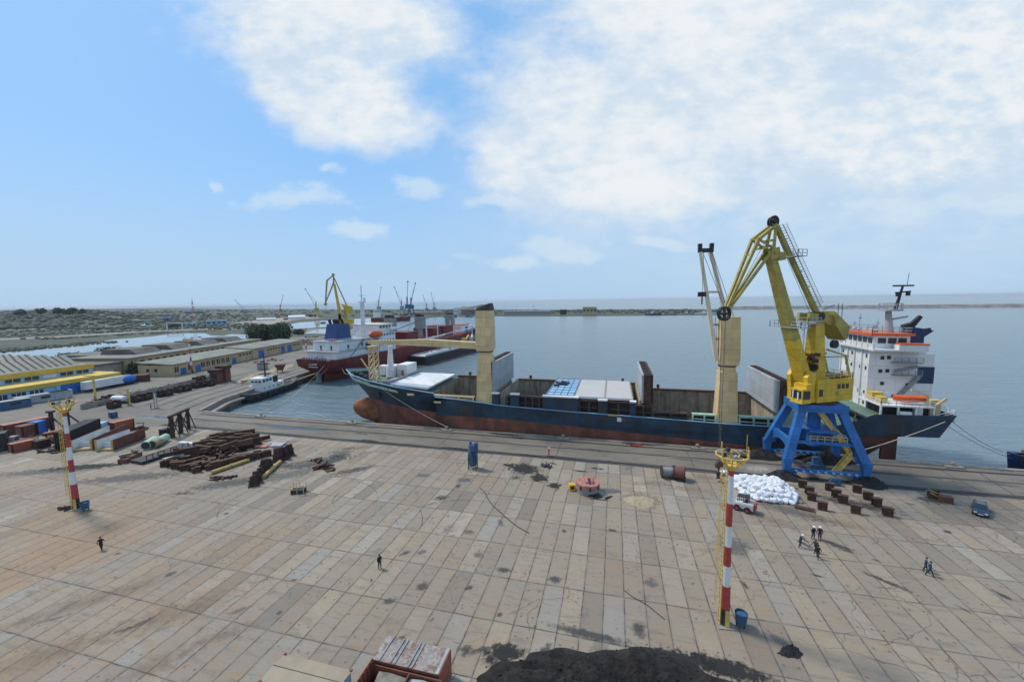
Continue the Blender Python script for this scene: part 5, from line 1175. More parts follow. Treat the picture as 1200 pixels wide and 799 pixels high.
def inpoly(x, y, pl):
    c = False; j = len(pl)-1
    for i in range(len(pl)):
        if (pl[i][1] > y) != (pl[j][1] > y) and x < (pl[j][0]-pl[i][0])*(y-pl[i][1])/(pl[j][1]-pl[i][1])+pl[i][0]: c = not c
        j = i
    return c
def edge_d(x, y, pl): return min((Vector((x, y))-Vector(a)-(Vector(b)-Vector(a))*max(0, min(1, (Vector((x, y))-Vector(a)).dot(Vector(b)-Vector(a))/(Vector(b)-Vector(a)).length_squared))).length for a, b in zip(pl, pl[1:]+pl[:1]))
nb = 0; bspots = []
for lay, inset in ((0, .3), (1, 1.2), (2, 2.1)):
    y = 70.5
    r_ = 0
    while y < 82:
        x = 19.5+(r_ % 2)*.48
        while x < 32:
            if inpoly(x, y, poly) and inset < edge_d(x, y, poly) < inset+(1.9 if lay < 2 else 9): bspots.append((x+random.uniform(-.15, .15), y+random.uniform(-.15, .15), .36+lay*.55+random.uniform(-.06, .1)))
            x += .84
        y += .78; r_ += 1
for x in (20.0,): bspots += [(20.2, 81.4, .44), (21.2, 82.0, .44)]
for i, q in enumerate(bspots):
    o = bpy.data.objects.new('white_bag', bmesh_[i % 5]); C.objects.link(o); o.location = q; o.rotation_euler = (random.uniform(-.5, .5), random.uniform(-.5, .5), random.uniform(0, 6.28)); o.scale = (random.uniform(.68, .95), random.uniform(.68, .95), random.uniform(.6, .85))
    o['label'] = 'white woven bulk bag lying in the big pile by the crane'; o['category'] = 'bag'; o['group'] = 'white bulk bags in the pile'
def skid():
    p = G(872, 600.5); t = thing('skid_steer_loader', 'small white skid steer loader with red rear and red wheels beside the white bags', 'loader', (p.x, p.y+.9, .02), math.radians(152))
    b = MB().extr([(-1.5, -.55, .45), (1.1, -.55, .4), (1.1, -.55, .8), (.5, -.55, 1.1), (-1.5, -.55, 1.25)], (0, 1.1, 0)); part('body', b, M['white'], t)
    part('engine_cover', MB().bx(-1.75, -1.51, -.62, .62, .5, 1.45), M['red'], t)
    cg = MB()
    for x in (-.75, .55):
        for y in (-.48, .48): cg.bar((x, y, 1.0), (x, y, 2.15), .09)
    cg.bx(-.85, .65, -.55, .55, 2.12, 2.2)
    for k in range(5): cg.bar((-.7+k*.25, -.5, 1.2), (-.7+k*.25, -.5, 2.1), .035); cg.bar((-.7+k*.25, .5, 1.2), (-.7+k*.25, .5, 2.1), .035)
    part('cage', cg, M['dark'], t)
    part('seat', MB().bx(-.5, 0, -.25, .25, 1.11, 1.25).bx(-.55, -.42, -.25, .25, 1.25, 1.75), M['black'], t)
    for y in (-.72, .72):
        part('lift_arm', MB().extr([(-1.5, y-.09, 1.3), (-1.5, y-.09, 1.55), (.9, y-.09, 1.35), (1.7, y-.09, .5), (1.5, y-.09, .35), (.8, y-.09, 1.05)], (0, .18, 0)), M['white'], t)
        for x in (-.75, .6):
            w = part('wheel', MB().cyl((x, y-.16, .42), (x, y+.16, .42), .42, n=16), M['black'], t)
            part('rim', MB().cyl((x, y-.18, .42), (x, y+.18, .42), .22, n=10), M['red'], w)
    part('bucket', MB().extr([(1.7, -.85, .1), (2.5, -.85, .05), (1.75, -.85, .12), (1.65, -.85, .75), (1.55, -.85, .75), (1.55, -.85, .1)], (0, 1.7, 0)), M['red'], t)
    t.scale = (1.08,)*3
skid()
def car():
    p = G(1147, 605); t = thing('parked_car', 'dark blue estate car parked on the right of the apron', 'car', (p.x+1.2, p.y+1.5, .02), math.radians(-124))
    L, Wd = 4.4, .86; lo = []
    prof = [(-2.2, .35, .55, .80), (-2.15, .28, .78, .84), (-1.4, .25, .92, .86), (-.6, .25, .95, .86), (.8, .25, .95, .86), (1.6, .27, .86, .84), (2.1, .3, .72, .78), (2.22, .36, .56, .7)]
    for x, z0, z1, w in prof: lo.append([(x, -w*.92, z0), (x, -w, (z0+z1)/2), (x, -w*.93, z1-.05), (x, -w*.8, z1), (x, w*.8, z1), (x, w*.93, z1-.05), (x, w, (z0+z1)/2), (x, w*.92, z0)])
    part('body', MB().loft(lo, 0, True, True, True), M['carblue'], t)
    gh = MB().loft([[(-1.95, -.74, .9), (1.05, -.74, .93), (1.05, .74, .93), (-1.95, .74, .9)], [(-1.55, -.6, 1.43), (.25, -.6, 1.45), (.25, .6, 1.45), (-1.55, .6, 1.43)]]); part('cabin', gh, M['carblue'], t)
    def quad(name, pts, mt):
        n = (Vector(pts[1])-Vector(pts[0])).cross(Vector(pts[2])-Vector(pts[0])).normalized()*.012; part(name, MB().extr(pts, n), mt, t)
    quad('windscreen', [(1.0, .62, .99), (.33, .52, 1.4), (.33, -.52, 1.4), (1.0, -.62, .99)][::-1], M['glass'])
    quad('rear_window', [(-1.92, -.6, .99), (-1.6, -.52, 1.38), (-1.6, .52, 1.38), (-1.92, .6, .99)][::-1], M['glass'])
    for sg in (-1, 1):
        for a, b in ((-1.7, -.75), (-.65, .15), (.22, .82)):
            q = lambda x, k: (x, sg*(.735-.13*k), .98+k*.38)
            sh = .35 if a > .1 else 0
            pts = [q(a, 0), q(b, 0), q(b-.1-sh, 1), q(a+.05, 1)]; quad('side_window', pts if sg < 0 else pts[::-1], M['glass'])
        for x in (-1.35, 1.4):
            w = part('wheel', MB().cyl((x, sg*.68, .31), (x, sg*.87, .31), .31, n=16), M['black'], t); part('rim', MB().cyl((x, sg*.86, .31), (x, sg*.885, .31), .19, n=10), M['grey'], w)
        part('headlight', MB().box((2.13, sg*.55, .66), (.12, .34, .14)), M['winwhite'], t); part('tail_light', MB().box((-2.17, sg*.66, .72), (.08, .2, .26)), M['red'], t)
        part('mirror', MB().box((.75, sg*.98, 1.0), (.14, .22, .14)), M['carblue'], t)
    part('number_plate', MB().bx(2.215, 2.245, -.26, .26, .42, .54), M['winwhite'], t); part('roof_bar', MB().bar((-1.4, -.5, 1.48), (.1, -.5, 1.48), .04).bar((-1.4, .5, 1.48), (.1, .5, 1.48), .04), M['dark'], t)
car()
p = G(1097, 585)
t = thing('scrap_bin', 'rusty open box with a yellow frame, left of the parked car', 'box', (p.x, p.y+.5, .02), -.25); t.scale = (.62,)*3
part('side_panel', MB().bx(-1.2, 1.2, -.75, -.68, 0, 1.7).bx(-1.2, 1.2, .68, .75, 0, 1.9), M['rust'], t); part('end_panel', MB().bx(-1.2, -1.13, -.67, .67, 0, 2.0).bx(1.13, 1.2, -.67, .67, 0, 1.2), M['darkrust'], t)
part('frame', MB().bar((-1.0, -.8, 1.6), (1.3, -.85, .4), .3).bar((-1.2, .3, 2.0), (1.4, -.5, 1.2), .25).bar((-1.7, 0, 1.6), (-1.2, 0, 2.0), .15), M['oldyellow'], t)
p = G(1109.5, 589)
t = thing('scrap_bin', 'dark red rusty box beside the yellow framed one', 'box', (p.x, p.y+.3, .02), -.25); t.scale = (.62,)*3
part('wall', MB().bx(-1.25, 1.25, -.9, .9, 0, 1.5), M['redbrown'], t); part('rim', MB().bx(-1.3, 1.3, -.95, .95, 1.502, 1.6), M['rust'], t)
for i, (px, py, L, rz) in enumerate(((919, 571, 4, -.1), (925, 586, 3.5, -.6), (943, 598, 2.6, -.35))):
    p = G(px, py); mb = MB()
    for k in range(3): mb.box((0, k*.34, .15+.02*k), (L, .26, .26), random.uniform(-.03, .03))
    single('timber_stack', mb, M['tarp'] if i != 2 else M['rust'], ['old timbers lying behind the right edge of the bags', 'dark timbers beside the right edge of the bags', 'short rusty timbers in front of the bag pile corner'][i], 'timber', (p.x, p.y, .02), rz)
# cable drums, faded red drum, blue tank
p = G(782, 560); t = thing('cable_drum', 'grey and rust cable drum, left one of two by the crane rail', 'drum', (p.x, p.y+.3, .02), .12)
part('barrel', MB().cyl((-1, 0, 1.15), (1, 0, 1.15), .85, n=18), M['grey'], t)
for x in (-1.05, 1.05): part('flange', MB().cyl((x-.06, 0, 1.15), (x+.06, 0, 1.15), 1.15, n=22), M['darkrust'], t)
p = G(796, 562); t = thing('cable_drum', 'dark red cable drum, right one of two by the crane rail', 'drum', (p.x, p.y+.2, .02), -.2)
part('barrel', MB().cyl((-.9, 0, 1.3), (.9, 0, 1.3), 1.15, n=20), M['redbrown'], t)
for x in (-.95, .95): part('flange', MB().cyl((x-.07, 0, 1.3), (x+.07, 0, 1.3), 1.3, n=24), M['darkrust'], t)
part('cradle', MB().bx(-1.2, 1.2, -.9, -.7, .0, .3).bx(-1.2, 1.2, .7, .9, 0, .3), M['dark'], t)
p = G(688, 580); t = thing('steel_ring', 'faded pink and grey round steel drum lying flat on the apron', 'drum', (p.x, p.y+1.5, .02), .2)
part('lower_ring', MB().cyl((0, 0, 0), (0, 0, 1.0), 1.95, 2.0, 30), M['grey'], t); part('upper_ring', MB().cyl((0, 0, 1.001), (0, 0, 1.8), 2.1, 2.1, 30), M['pinkred'], t)
part('slot', MB().bx(.1, .55, -1.2, 1.3, 1.802, 1.83), M['dark'], t); part('lid_plate', MB().bx(-.5, .05, -.9, 1.4, 1.802, 2.1).bx(.65, .8, -1.1, 1.2, 1.802, 2.3), M['pinkred'], t)
for a in (-2.3, -1.5, -.7): part('lug', MB().box((2.12*math.cos(a), 2.12*math.sin(a), 1.25), (.2, .35, .6), a), M['darkrust'], t)
p = G(670, 575); t = thing('yellow_box', 'small yellow steel box left of the faded pink drum', 'box', (p.x, p.y+.4, .02), .3)
part('frame', MB().bx(-.55, .55, -.5, .5, 0, 1.1), M['yellow'], t); part('opening', MB().bx(-.35, .35, -.52, -.505, .3, .85), M['dark'], t)
p = G(554, 549.5); t = thing('pressure_vessel', 'tall blue upright filter tank by the crane rail', 'tank', (p.x, p.y+.4, .02), .1)
part('lower_tank', MB().cyl((-.1, 0, 1.0), (-.1, 0, 3.4), .95, n=18).cyl((-.1, 0, .5), (-.1, 0, 1.0), .4, .95, 18), M['midblue'], t)
part('upper_tank', MB().cyl((-.15, 0, 3.41), (-.15, 0, 5.0), .85, .7, 18).cyl((-.5, 0, 5.0), (-.5, 0, 5.7), .25, n=10), M['midblue'], t)
part('side_tank', MB().cyl((.65, .1, 3.3), (.65, .1, 5.4), .4, n=12), M['midblue'], t)
for x, y in ((-.85, -.6), (.7, -.6), (.7, .6), (-.85, .6)): part('leg', MB().bar((x, y, 0), (x, y, 3.0), .16), M['dark'], t)
part('pipework', MB().tube([(.3, -.7, .6), (.3, -.9, 2.8), (.5, -.9, 3.8)], .1).box((.2, -.85, 3.6), (.6, .4, .5)).box((-.6, -.85, 2.3), (.4, .3, .4)), M['dark'], t)

# bollards along the quay and mooring lines
bpos = [G(308, 487.5), G(418, 493.5), G(527, 501.5), G(661, 511), G(815, 521.5), G(985, 536), G(1112, 545)]
def bollard():
    t = thing('mooring_bollard', 'squat pale mooring bollard on its concrete plinth at the quay edge', 'bollard', (0, 0, 0), 0, 'mooring bollards along the quay')
    part('plinth', MB().prism([(-1.6, -.8), (1.6, -.8), (1.2, .55), (-1.2, .55)], 0, .3), M['concrete'], t)
    part('post', MB().cyl((0, 0, .3), (0, 0, .75), .26, .24, 12).cyl((0, 0, .75), (0, 0, 1.0), .42, .36, 12), M['sand'], t); return t
b0_ = bollard()
for i, q in enumerate(bpos):
    if i == 0: b0_.location = (q.x, 95.3, .02)
    else: dup(b0_, (q.x, 95.3, .02))
def line(label, a, b, sag, r=.06, mat=None, n=16, cat='rope', name='mooring_rope'):
    a, b = Vector(a), Vector(b); pts = [a.lerp(b, i/n)-Vector((0, 0, sag*4*(i/n)*(1-i/n))) for i in range(n+1)]
    return single(name, MB().tube(pts, r, 5), mat or M['rope'], label, cat)
line('pale mooring rope from the blue bow down to a quay bollard', (-66.3, 99.9, 10.4), (bpos[2].x, 95.3, .9), .6, .09)
line('pale mooring rope from the blue stern forward to the quay', (64.8, 97.2, 8.6), (45.8, 94.6, .8), .5, .09)
line('pale mooring rope from the blue stern to the boat at far right', (66.8, 98.4, 8.4), (83.6, 107.5, -.6), .8, .07)
line('thin grey mooring wire running beside the pale one to the boat at far right', (66.4, 100, 7.6), (83.4, 106.6, -1.2), .7, .05, M['wire'])
line('twin stern line from the red ship to the first basin bollard', (bpos[0].x, 95.6, .9), (-131.5, 158, 5.4), 2.4, .06, M['rope'])
line('second stern line beside the twin one across the basin', (bpos[0].x+.3, 95.6, .9), (-130.5, 160, 4.9), 2.9, .06, M['wire'])
line('bow line of the blue ship leading back towards the red ship', (-82.4, 109.5, 11.6), (-128, 165, 3), 1.6, .06)
gc = [G(*q) for q in ((563, 572), (568, 577), (572, 585), (578, 593), (587, 601), (596, 609), (606, 617), (620, 625))]
single('ground_cable', MB().tube([(q.x, q.y, .06) for q in gc], .06, 5), M['dark'], 'black cable curving across the slabs left of the faded drum', 'cable')
gc = [G(*q) for q in ((732, 692), (742, 700), (757, 708), (772, 720), (779, 726))]
single('ground_cable', MB().tube([(q.x, q.y, .05) for q in gc], .045, 5), M['dark'], 'thin dark cable on the slabs above the big grit heap', 'cable')
# the boat whose bow shows at the right edge
WB = thing('work_boat', 'dark workboat with tyre fenders at the right edge beyond the quay', 'boat', (94.2, 109.2, WZ), math.radians(186), world=False); WB.scale = (1.3,)*3
hb = MB(); rings = []
for x, w, z in ((-9, 2.7, 1.9), (0, 2.9, 1.9), (4, 2.6, 2.1), (6.6, 1.7, 2.5), (8.2, .2, 2.9)): rings.append([(x-.4, -w*.75, -.4), (x, -w, z), (x, w, z), (x-.4, w*.75, -.4)])
hb.loft(rings); part('hull', hb, M['navy'], WB)
part('deckhouse', MB().bx(-6, 0, -1.6, 1.6, 1.9, 4.2), M['navy'], WB); part('window', MB().bx(-.02, .05, -1.2, 1.2, 3.0, 3.8), M['glass'], WB)
for i in range(6):
    x = 7.2-i*1.3; w = 1.5+i*.25 if i < 5 else 2.7
    f = MB(); c = Vector((x, w+.1, 1.7)); 
    for k in range(10):
        a, b = 2*math.pi*k/10, 2*math.pi*(k+1)/10; f.bar(c+Vector((math.cos(a)*.45, 0, math.sin(a)*.45)), c+Vector((math.cos(b)*.45, 0, math.sin(b)*.45)), .28)
    part('tyre_fender', f, M['black'], WB)
for i in range(9): part('deck_box', MB().box((random.uniform(1, 6), random.uniform(-1.4, 1.4), 2.4), (random.uniform(.4, 1),)*3, random.random()), M['midblue'], WB); part('bitts', MB().cyl((5.6, -.5, 2.2), (5.6, -.5, 3.1), .2, n=8).cyl((5.6, .5, 2.2), (5.6, .5, 3.1), .2, n=8).bx(5, 7, -.4, .4, 2.5, 2.62), M['cream'], WB)

# ------------------------------------------------------------------ foreground containers at the bottom edge
t = thing('storage_container', 'container with a plain tan roof at the bottom edge', 'container', (-24.95, 25.4, .02), 0)
part('wall', MB().bx(-3.4, 3.4, -1.3, 1.3, .1, 2.5), M['redbrown'], t)
rb = MB().loft([[(-3.5, -1.42, 2.5), (-3.5, .1, 2.66), (-3.5, 1.4, 2.52)], [(3.5, -1.42, 2.5), (3.5, .1, 2.66), (3.5, 1.4, 2.52)]]); part('roof', rb, M['tan'], t)
part('roof_seam', MB().bar((-3.5, .1, 2.665), (3.5, .1, 2.665), .05, .03), M['dark'], t)
for x in (-3.42, 3.42):
    for y in (-1.34, 1.34): part('corner_casting', MB().box((x, y, 2.58), (.18, .18, .18)), M['orange'], t)
part('door', MB().bx(3.41, 3.45, -1.2, 1.2, .2, 2.4), M['lightblue'], t)
t = thing('storage_container', 'orange container with a flaking rusted ribbed roof at the bottom edge', 'container', (-17.2, 29.4, .02), 0)
part('wall', MB().bx(-3.2, 3.15, -1.25, 1.25, .1, 2.5), M['orange'], t)
part('roof', MB().bx(-3.25, 3.2, -1.3, 1.3, 2.502, 2.58), M['rustroof'], t)
for x in (-2.6, -1.5, -1.1, .2, .55): part('roof_rib', MB().bx(x, x+.14, -1.29, 1.29, 2.582, 2.68), M['grey'], t)
part('roof_edge', MB().bx(2.85, 3.12, -1.29, 1.29, 2.582, 2.64), M['greyp'], t); part('side_frame', MB().bx(3.152, 3.22, -1.3, 1.3, .05, 2.6), M['orange'], t)
part('front_frame', MB().bx(-3.2, 3.15, -1.36, -1.305, 2.4, 2.62), M['redbrown'], t)
t = thing('open_skip', 'open topped orange skip of two bays filled with grey tarpaulins at the bottom edge', 'skip', (-17.0, 26.6, .02), 0)
part('side_wall', MB().bx(-3.2, 3.2, 1.3, 1.38, .1, 2.3).bx(-3.2, 3.2, -1.38, -1.3, .1, 2.3), M['orange'], t)
part('end_wall', MB().bx(-3.28, -3.2, -1.38, 1.38, .1, 2.9), M['orange'], t); part('end_wall', MB().bx(3.2, 3.28, -1.38, 1.38, .1, 2.3), M['midblue'], t)
for y in range(5): part('end_rib', MB().bx(-3.2, -3.12, -1.1+y*.5, -.95+y*.5, .2, 2.85), M['redbrown'], t)
part('bay_rail', MB().bx(-3.2, 3.2, 1.2, 1.3, 2.3, 2.4).bx(.35, .45, -1.3, 1.2, 2.2, 2.4), M['redbrown'], t)
single('tarpaulin', MB().loft([[(-2.9, -1.2, 1.9), (-2.2, 0, 2.15), (-2.5, 1.15, 2.0)], [(-1.2, -1.2, 2.1), (-1, .1, 2.25), (-1.3, 1.15, 2.1)], [(.3, -1.2, 1.9), (.3, 0, 2.1), (.3, 1.15, 1.95)]], 0, False, False, True), M['tarp'], 'brown grey tarpaulin covering the left bay of the orange skip', 'tarpaulin', (-17.0, 26.6, .02))
single('tarpaulin', MB().loft([[(.5, -1.2, 1.95), (.5, 0, 2.1), (.5, 1.15, 2.0)], [(1.8, -1.2, 2.15), (1.8, .1, 2.2), (1.7, 1.15, 2.15)], [(3.15, -1.2, 2.0), (3.15, 0, 2.15), (3.15, 1.15, 2.0)]], 0, False, False, True), M['greyp'], 'pale grey sheet covering the right bay of the orange skip', 'tarpaulin', (-17.0, 26.6, .02))

# ------------------------------------------------------------------ scrap yard on the west of the apron
def container(label, px, py, L, h, rz, mt, w=2.5, cat='container', roof=None, name='storage_container'):
    p = G(px, py); t = thing(name, label, cat, (p.x, p.y, .02), rz)
    part('wall', MB().bx(-L/2, L/2, 0, w, .12, h), mt, t); part('roof', MB().bx(-L/2-.04, L/2+.04, -.04, w+.04, h+.002, h+.1), roof or mt, t)
    for i in range(int(L/.9)): part('corrugation', MB().bx(-L/2+.35+i*.9, -L/2+.65+i*.9, -.06, -.003, .2, h-.15), mt, t) if L < 8 else None
    for x in (-L/2+.1, L/2-.1): part('corner_post', MB().bx(x-.11, x+.11, -.07, -.003, .05, h), M['darkrust'], t)
    part('door_bar', MB().bx(L/2+.003, L/2+.06, .3, w-.3, .2, h-.1), M['darkrust'], t); return t
def lay(pa, pb):                                       # near and far end of a base line on the ground
    a, b = G(*pa), G(*pb); d = b-a; return a, d.length, math.atan2(d.y, d.x)
def block(label, pa, pb, h, w, mt, name='storage_container', cat='container', roof=None, z0=.12):
    a, L, rz = lay(pa, pb); t = thing(name, label, cat, (a.x, a.y, .02), rz)
    part('wall', MB().bx(0, L, 0, w, z0, h), mt, t); part('roof', MB().bx(-.05, L+.05, -.05, w+.05, h+.002, h+.1), roof or mt, t)
    for k in range(int(L/.8)): part('corrugation', MB().bx(.3+k*.8, .62+k*.8, -.07, -.003, z0+.1, h-.12), mt, t) if L < 16 and name == 'storage_container' else None
    for x in (.1, L-.1): part('corner_post', MB().bx(x-.12, x+.12, -.09, -.003, .05, h), M['darkrust'], t)
    part('end_frame', MB().bx(-.06, -.003, 0, .2, z0, h).bx(-.06, -.003, w-.2, w, z0, h).bx(-.06, -.003, .2, w-.2, h-.22, h), M['darkrust'], t); return t
block('long rusty red container with a pale weathered roof at the left edge', (6, 512), (60, 501), 3.0, 2.6, M['redbrown'], roof=M['pinkred'])
block('rusty red container half hidden behind the jumble at the left edge', (27, 514), (43, 510), 3.1, 2.5, M['redbrown'])
block('bright blue container end standing among the rusty ones', (44.5, 509.5), (56, 506), 3.3, 2.4, M['doorblue'])
block('low orange steel box at the front of the jumble', (14.5, 531), (41, 525), 2.0, 2.2, M['orange'], 'steel_box', 'box')
block('low orange girder box lying behind the left mast', (54, 514), (79, 508), 1.3, 1.2, M['orange'], 'steel_box', 'box', z0=.5)
block('round cornered dark rusty box in front of the jumble', (44, 527), (60, 523), 1.9, 1.8, M['darkrust'], 'steel_box', 'box')
block('black open topped steel hull block right of the left mast', (84, 525.5), (119, 508.5), 4.2, 3.0, M['black'], 'hull_block', 'hull block')
block('orange red container behind the open steel troughs', (134, 508.5), (158, 502.5), 2.9, 2.4, M['orange'])
block('light blue cabin between the black block and the orange container', (117.5, 508), (128, 503.5), 2.4, 1.8, M['lightblue'], 'small_cabin', 'cabin')
block('small blue crate on the bare ground behind the scrap', (131, 490.5), (138, 489), 1.7, 1.6, M['midblue'], 'steel_crate', 'crate')
block('small grey box beside the rusty braced trestle', (192, 511.5), (200, 509), 1.7, 1.5, M['dark'], 'steel_crate', 'crate')
block('dark thin cabin at the far left edge of the jumble', (8, 528), (12, 524), 4.2, 2.0, M['dark'], 'small_cabin', 'cabin')
p = G(21, 522); t = thing('old_tractor', 'small rusty tractor with a pale cab in the jumble at left', 'tractor', (p.x, p.y, .02), 2.1)
part('chassis', MB().bx(-2, 2, -.6, .6, .6, 1.3), M['redbrown'], t); part('cab', MB().bx(-1.8, -.3, -.7, .7, 1.31, 2.7), M['greyp'], t); part('window', MB().bx(-1.6, -.5, -.72, -.705, 1.7, 2.5), M['glass'], t)
for x, r in ((-1.2, .75), (1.4, .5)):
    for y in (-.8, .8): part('wheel', MB().cyl((x, y-.15, r), (x, y+.15, r), r, n=14), M['black'], t)
def trough(label, pa, pb, W_=4.0, h=2.6):
    a, L, rz = lay(pa, pb); t = thing('steel_trough', label, 'hull block', (a.x, a.y, .02), rz)
    part('side_plate', MB().bx(0, L, 0, .15, .2, h), M['redbrown'], t); part('side_plate', MB().bx(0, L, W_-.15, W_, .2, h), M['redbrown'], t)
    part('floor_plate', MB().bx(0, L, .151, W_-.151, .2, .4), M['tan'], t)
    for y0, y1 in ((.151, .2), (W_-.2, W_-.151)): part('inner_lining', MB().bx(.05, L-.05, y0, y1, .41, h-.08), M['winwhite'], t)
    for i in range(1, 6): part('rib', MB().bx(i*L/6, i*L/6+.15, .21, W_-.21, .41, 1.0+.5*(i % 2)), M['winwhite'] if i % 2 else M['greyp'], t)
    part('end_frame', MB().bx(-.15, -.003, -.1, .3, .1, h+.05).bx(-.15, -.003, W_-.3, W_+.1, .1, h+.05).bx(-.15, -.003, .3, W_-.3, .1, .45), M['dullyellow'], t)
trough('open red steel trough with a white lined inside, rear one of two', (108.5, 527), (150, 507.5))
trough('open red steel trough with a white lined inside, front one of two', (133, 528), (171, 513.5))
for i, (px, py, h) in enumerate(((62, 505, 5.2), (80, 498, 4.2))):
    p = G(px, py); t = thing('steel_trestle', ['dark steel trestle behind the blue container end', 'thin dark trestle right of the left mast'][i], 'trestle', (p.x, p.y, .02), .4)
    part('post', MB().bx(-.35, .35, -.3, .3, 0, h), M['dark'], t); part('head', MB().bx(-.8, .8, -.5, .5, h+.003, h+.5), M['dark'], t); part('strut', MB().bar((.4, 0, h*.7), (3.4, 0, .1), .3), M['dark'], t)
a_, L_, rz_ = lay((202, 513), (222, 502.5)); p = (a_+G(222, 502.5))/2; t = thing('braced_trestle', 'rusty dark portal frame of braced posts beside the green pipes', 'frame', (p.x, p.y, .02), rz_); t.scale = (L_/8, .75, .85)
for x in (-3.8, 0, 3.8):
    w = .55 if x < 3 else .3
    part('post', MB().bx(x-w, x+w, -.4, .4, 0, 6.3), M['darkrust'], t); part('brace', MB().bar((x, -2.2, 0), (x, -.4, 5.6), .22).bar((x, 2.2, 0), (x, .4, 5.6), .22), M['darkrust'], t)
part('top_beam', MB().bx(-4.6, 4.4, -.5, .5, 6.3, 6.9), M['darkrust'], t); part('diagonal', MB().bar((-3.4, 0, 3.0), (-.4, 0, 6.0), .25).bar((3.4, 0, 1.5), (.4, 0, 6.0), .25), M['rust'], t)
for i, (px, py, px2, py2, r) in enumerate(((171, 527, 182, 520, 1.0), (178.5, 526, 187, 521.5, 1.0), (187, 521, 195, 516.5, .95))):
    a, b = G(px, py), G(px2, py2); a.z = b.z = r+.02; d = (b-a).normalized()
    t = thing('green_pipe', ['pale green wide pipe, left one in the row by the portal frame', 'tan and green wide pipe, middle one in the row', 'pale green wide pipe, right one nearest the portal frame'][i], 'pipe', a, 0, 'wide pipes by the portal frame'); 
    q = b-a; part('shell', MB().cyl((0, 0, 0), q, r, n=18), M['palegreen'] if i != 1 else M['sand'], t); part('end_disc', MB().cyl(-d*.02, d*.0, r*.85, n=18), M['dark'], t)
a_, L_, rz_ = lay((166, 545), (226, 525)); p = (a_+G(226, 525))/2; t = thing('flat_raft', 'dark flat steel raft with small frames on it', 'raft', (p.x-1.8, p.y, .02), rz_); t.scale = (L_/18.5, .8, .7)
part('deck', MB().bx(-9, 9.5, -2.4, 2.4, .2, 1.0), M['dark'], t)
for x in (-7, -3, 1.5, 6): part('frame', MB().bar((x, -1.8, 1), (x, -1.8, 2.2), .2).bar((x+2.2, -1.8, 1), (x+2.2, -1.8, 2.2), .2).bar((x, -1.8, 2.2), (x+2.2, -1.8, 2.2), .2), M['darkrust'], t)
p = G(149, 541); t = thing('red_skid', 'rusty red steel skid loaded with grey machine parts', 'skid', (p.x-.6, p.y+1, .02), 2.0); t.scale = (.75,)*3
part('base', MB().bx(-3, 3, -1.2, 1.2, .1, 1.3), M['redbrown'], t)
mm = MB()
for k in range(12): mm.box((random.uniform(-2.4, 2.4), random.uniform(-.9, .9), 1.6+random.uniform(0, .5)), (random.uniform(.5, 1.4), random.uniform(.3, .8), .6), random.random()*3)
part('machine_part', mm, M['tarp'], t)
for i, (px, py, px2, py2, mt, lb) in enumerate(((211, 519, 238, 521.5, 'winwhite', 'white beam lying behind the rusty beam pile'), (192, 539, 216, 531, 'winwhite', 'white rusty lattice beam lying left of the green girder'),
        (214, 533.5, 231, 535.5, 'palegreen', 'dark green girder lying on the rusty beam pile'))):
    a, b = G(px, py, 1.0), G(px2, py2, 1.0); single('steel_beam', MB().bar(a, b, .9, .7), M[mt], lb, 'beam')
for i, (px, py, px2, py2, lb) in enumerate(((248, 556, 292, 541, 'long yellow pipe in front of the rusty beam pile'), (309, 561, 328.5, 543, 'long yellow pipe in front of the row of rusty stands'))):
    a, b = G(px, py), G(px2, py2); a.z = b.z = .45; t = thing('yellow_pipe', lb, 'pipe', a, 0); q = b-a
    part('shell', MB().cyl((0, 0, 0), q, .38, n=14), M['dullyellow'], t); part('collar', MB().cyl(q*.48, q*.52, .5, n=14), M['tan'], t)
# the big pile of rusty girders: each one an I section with two flanges and a web
def girder_mesh(L, w, h, mt):
    mb = MB().bx(-L/2, L/2, -w/2, w/2, 0, .12).bx(-L/2, L/2, -w/2, w/2, h-.12, h).bx(-L/2, L/2, -.08, .08, .121, h-.121)
    for k in (-.46, .1, .42): mb.bx(L*k-.08, L*k+.08, -w/2+.06, w/2-.06, .122, h-.122)
    return tomesh('girder', mb, mt)
gm = [girder_mesh(5.2, .46, 1.5, M['rust']), girder_mesh(7.0, .42, .9, M['darkrust']), girder_mesh(4.4, .4, .9, M['rust']), girder_mesh(3.6, .5, 1.2, M['lightrust'])]
def girder(px, py, rz, k, z=.02, tilt=0, dx=0):
    p = G(px, py); o = bpy.data.objects.new('steel_girder', gm[k]); C.objects.link(o); o.location = (p.x+dx, p.y, z); o.rotation_euler = (tilt*.4, tilt, rz)
    o['label'] = 'rusty I section girder lying in the big brown pile'; o['category'] = 'girder'; o['group'] = 'rusty girders in the big pile'
def pstub(px, py, back, z=0, sc=.78):
    p = G(px, py); q = Vector((p.x, p.y, 0)) + Vector((.55, .85, 0))*back
    dup(st0, (q.x+random.uniform(-.12, .12), q.y+random.uniform(-.12, .12), .02+z), .85+random.uniform(-.45, .45), 'rusty I section steel stub standing packed in the big brown pile', 'steel stubs packed in the pile', scale=sc*random.uniform(.85, 1.05))
for rw in range(3):
    for i in range(9):
        t = (i+random.uniform(-.25, .25))/8; pstub(191.5+t*40, 546+t*7.5+random.uniform(-.8, .8), rw*2.0+random.uniform(-.3, .5), random.uniform(-.3, .1), random.choice((.6, .7, .8)))
    for i in range(12):
        t = (i+.6+random.uniform(-.3, .3))/12; pstub(233+t*71, 553.5-t*17.5+random.uniform(-.8, .8), rw*2.0+random.uniform(-.3, .5), random.uniform(-.3, .1), random.choice((.6, .7, .8))) if rw < 2 or i % 2 else None
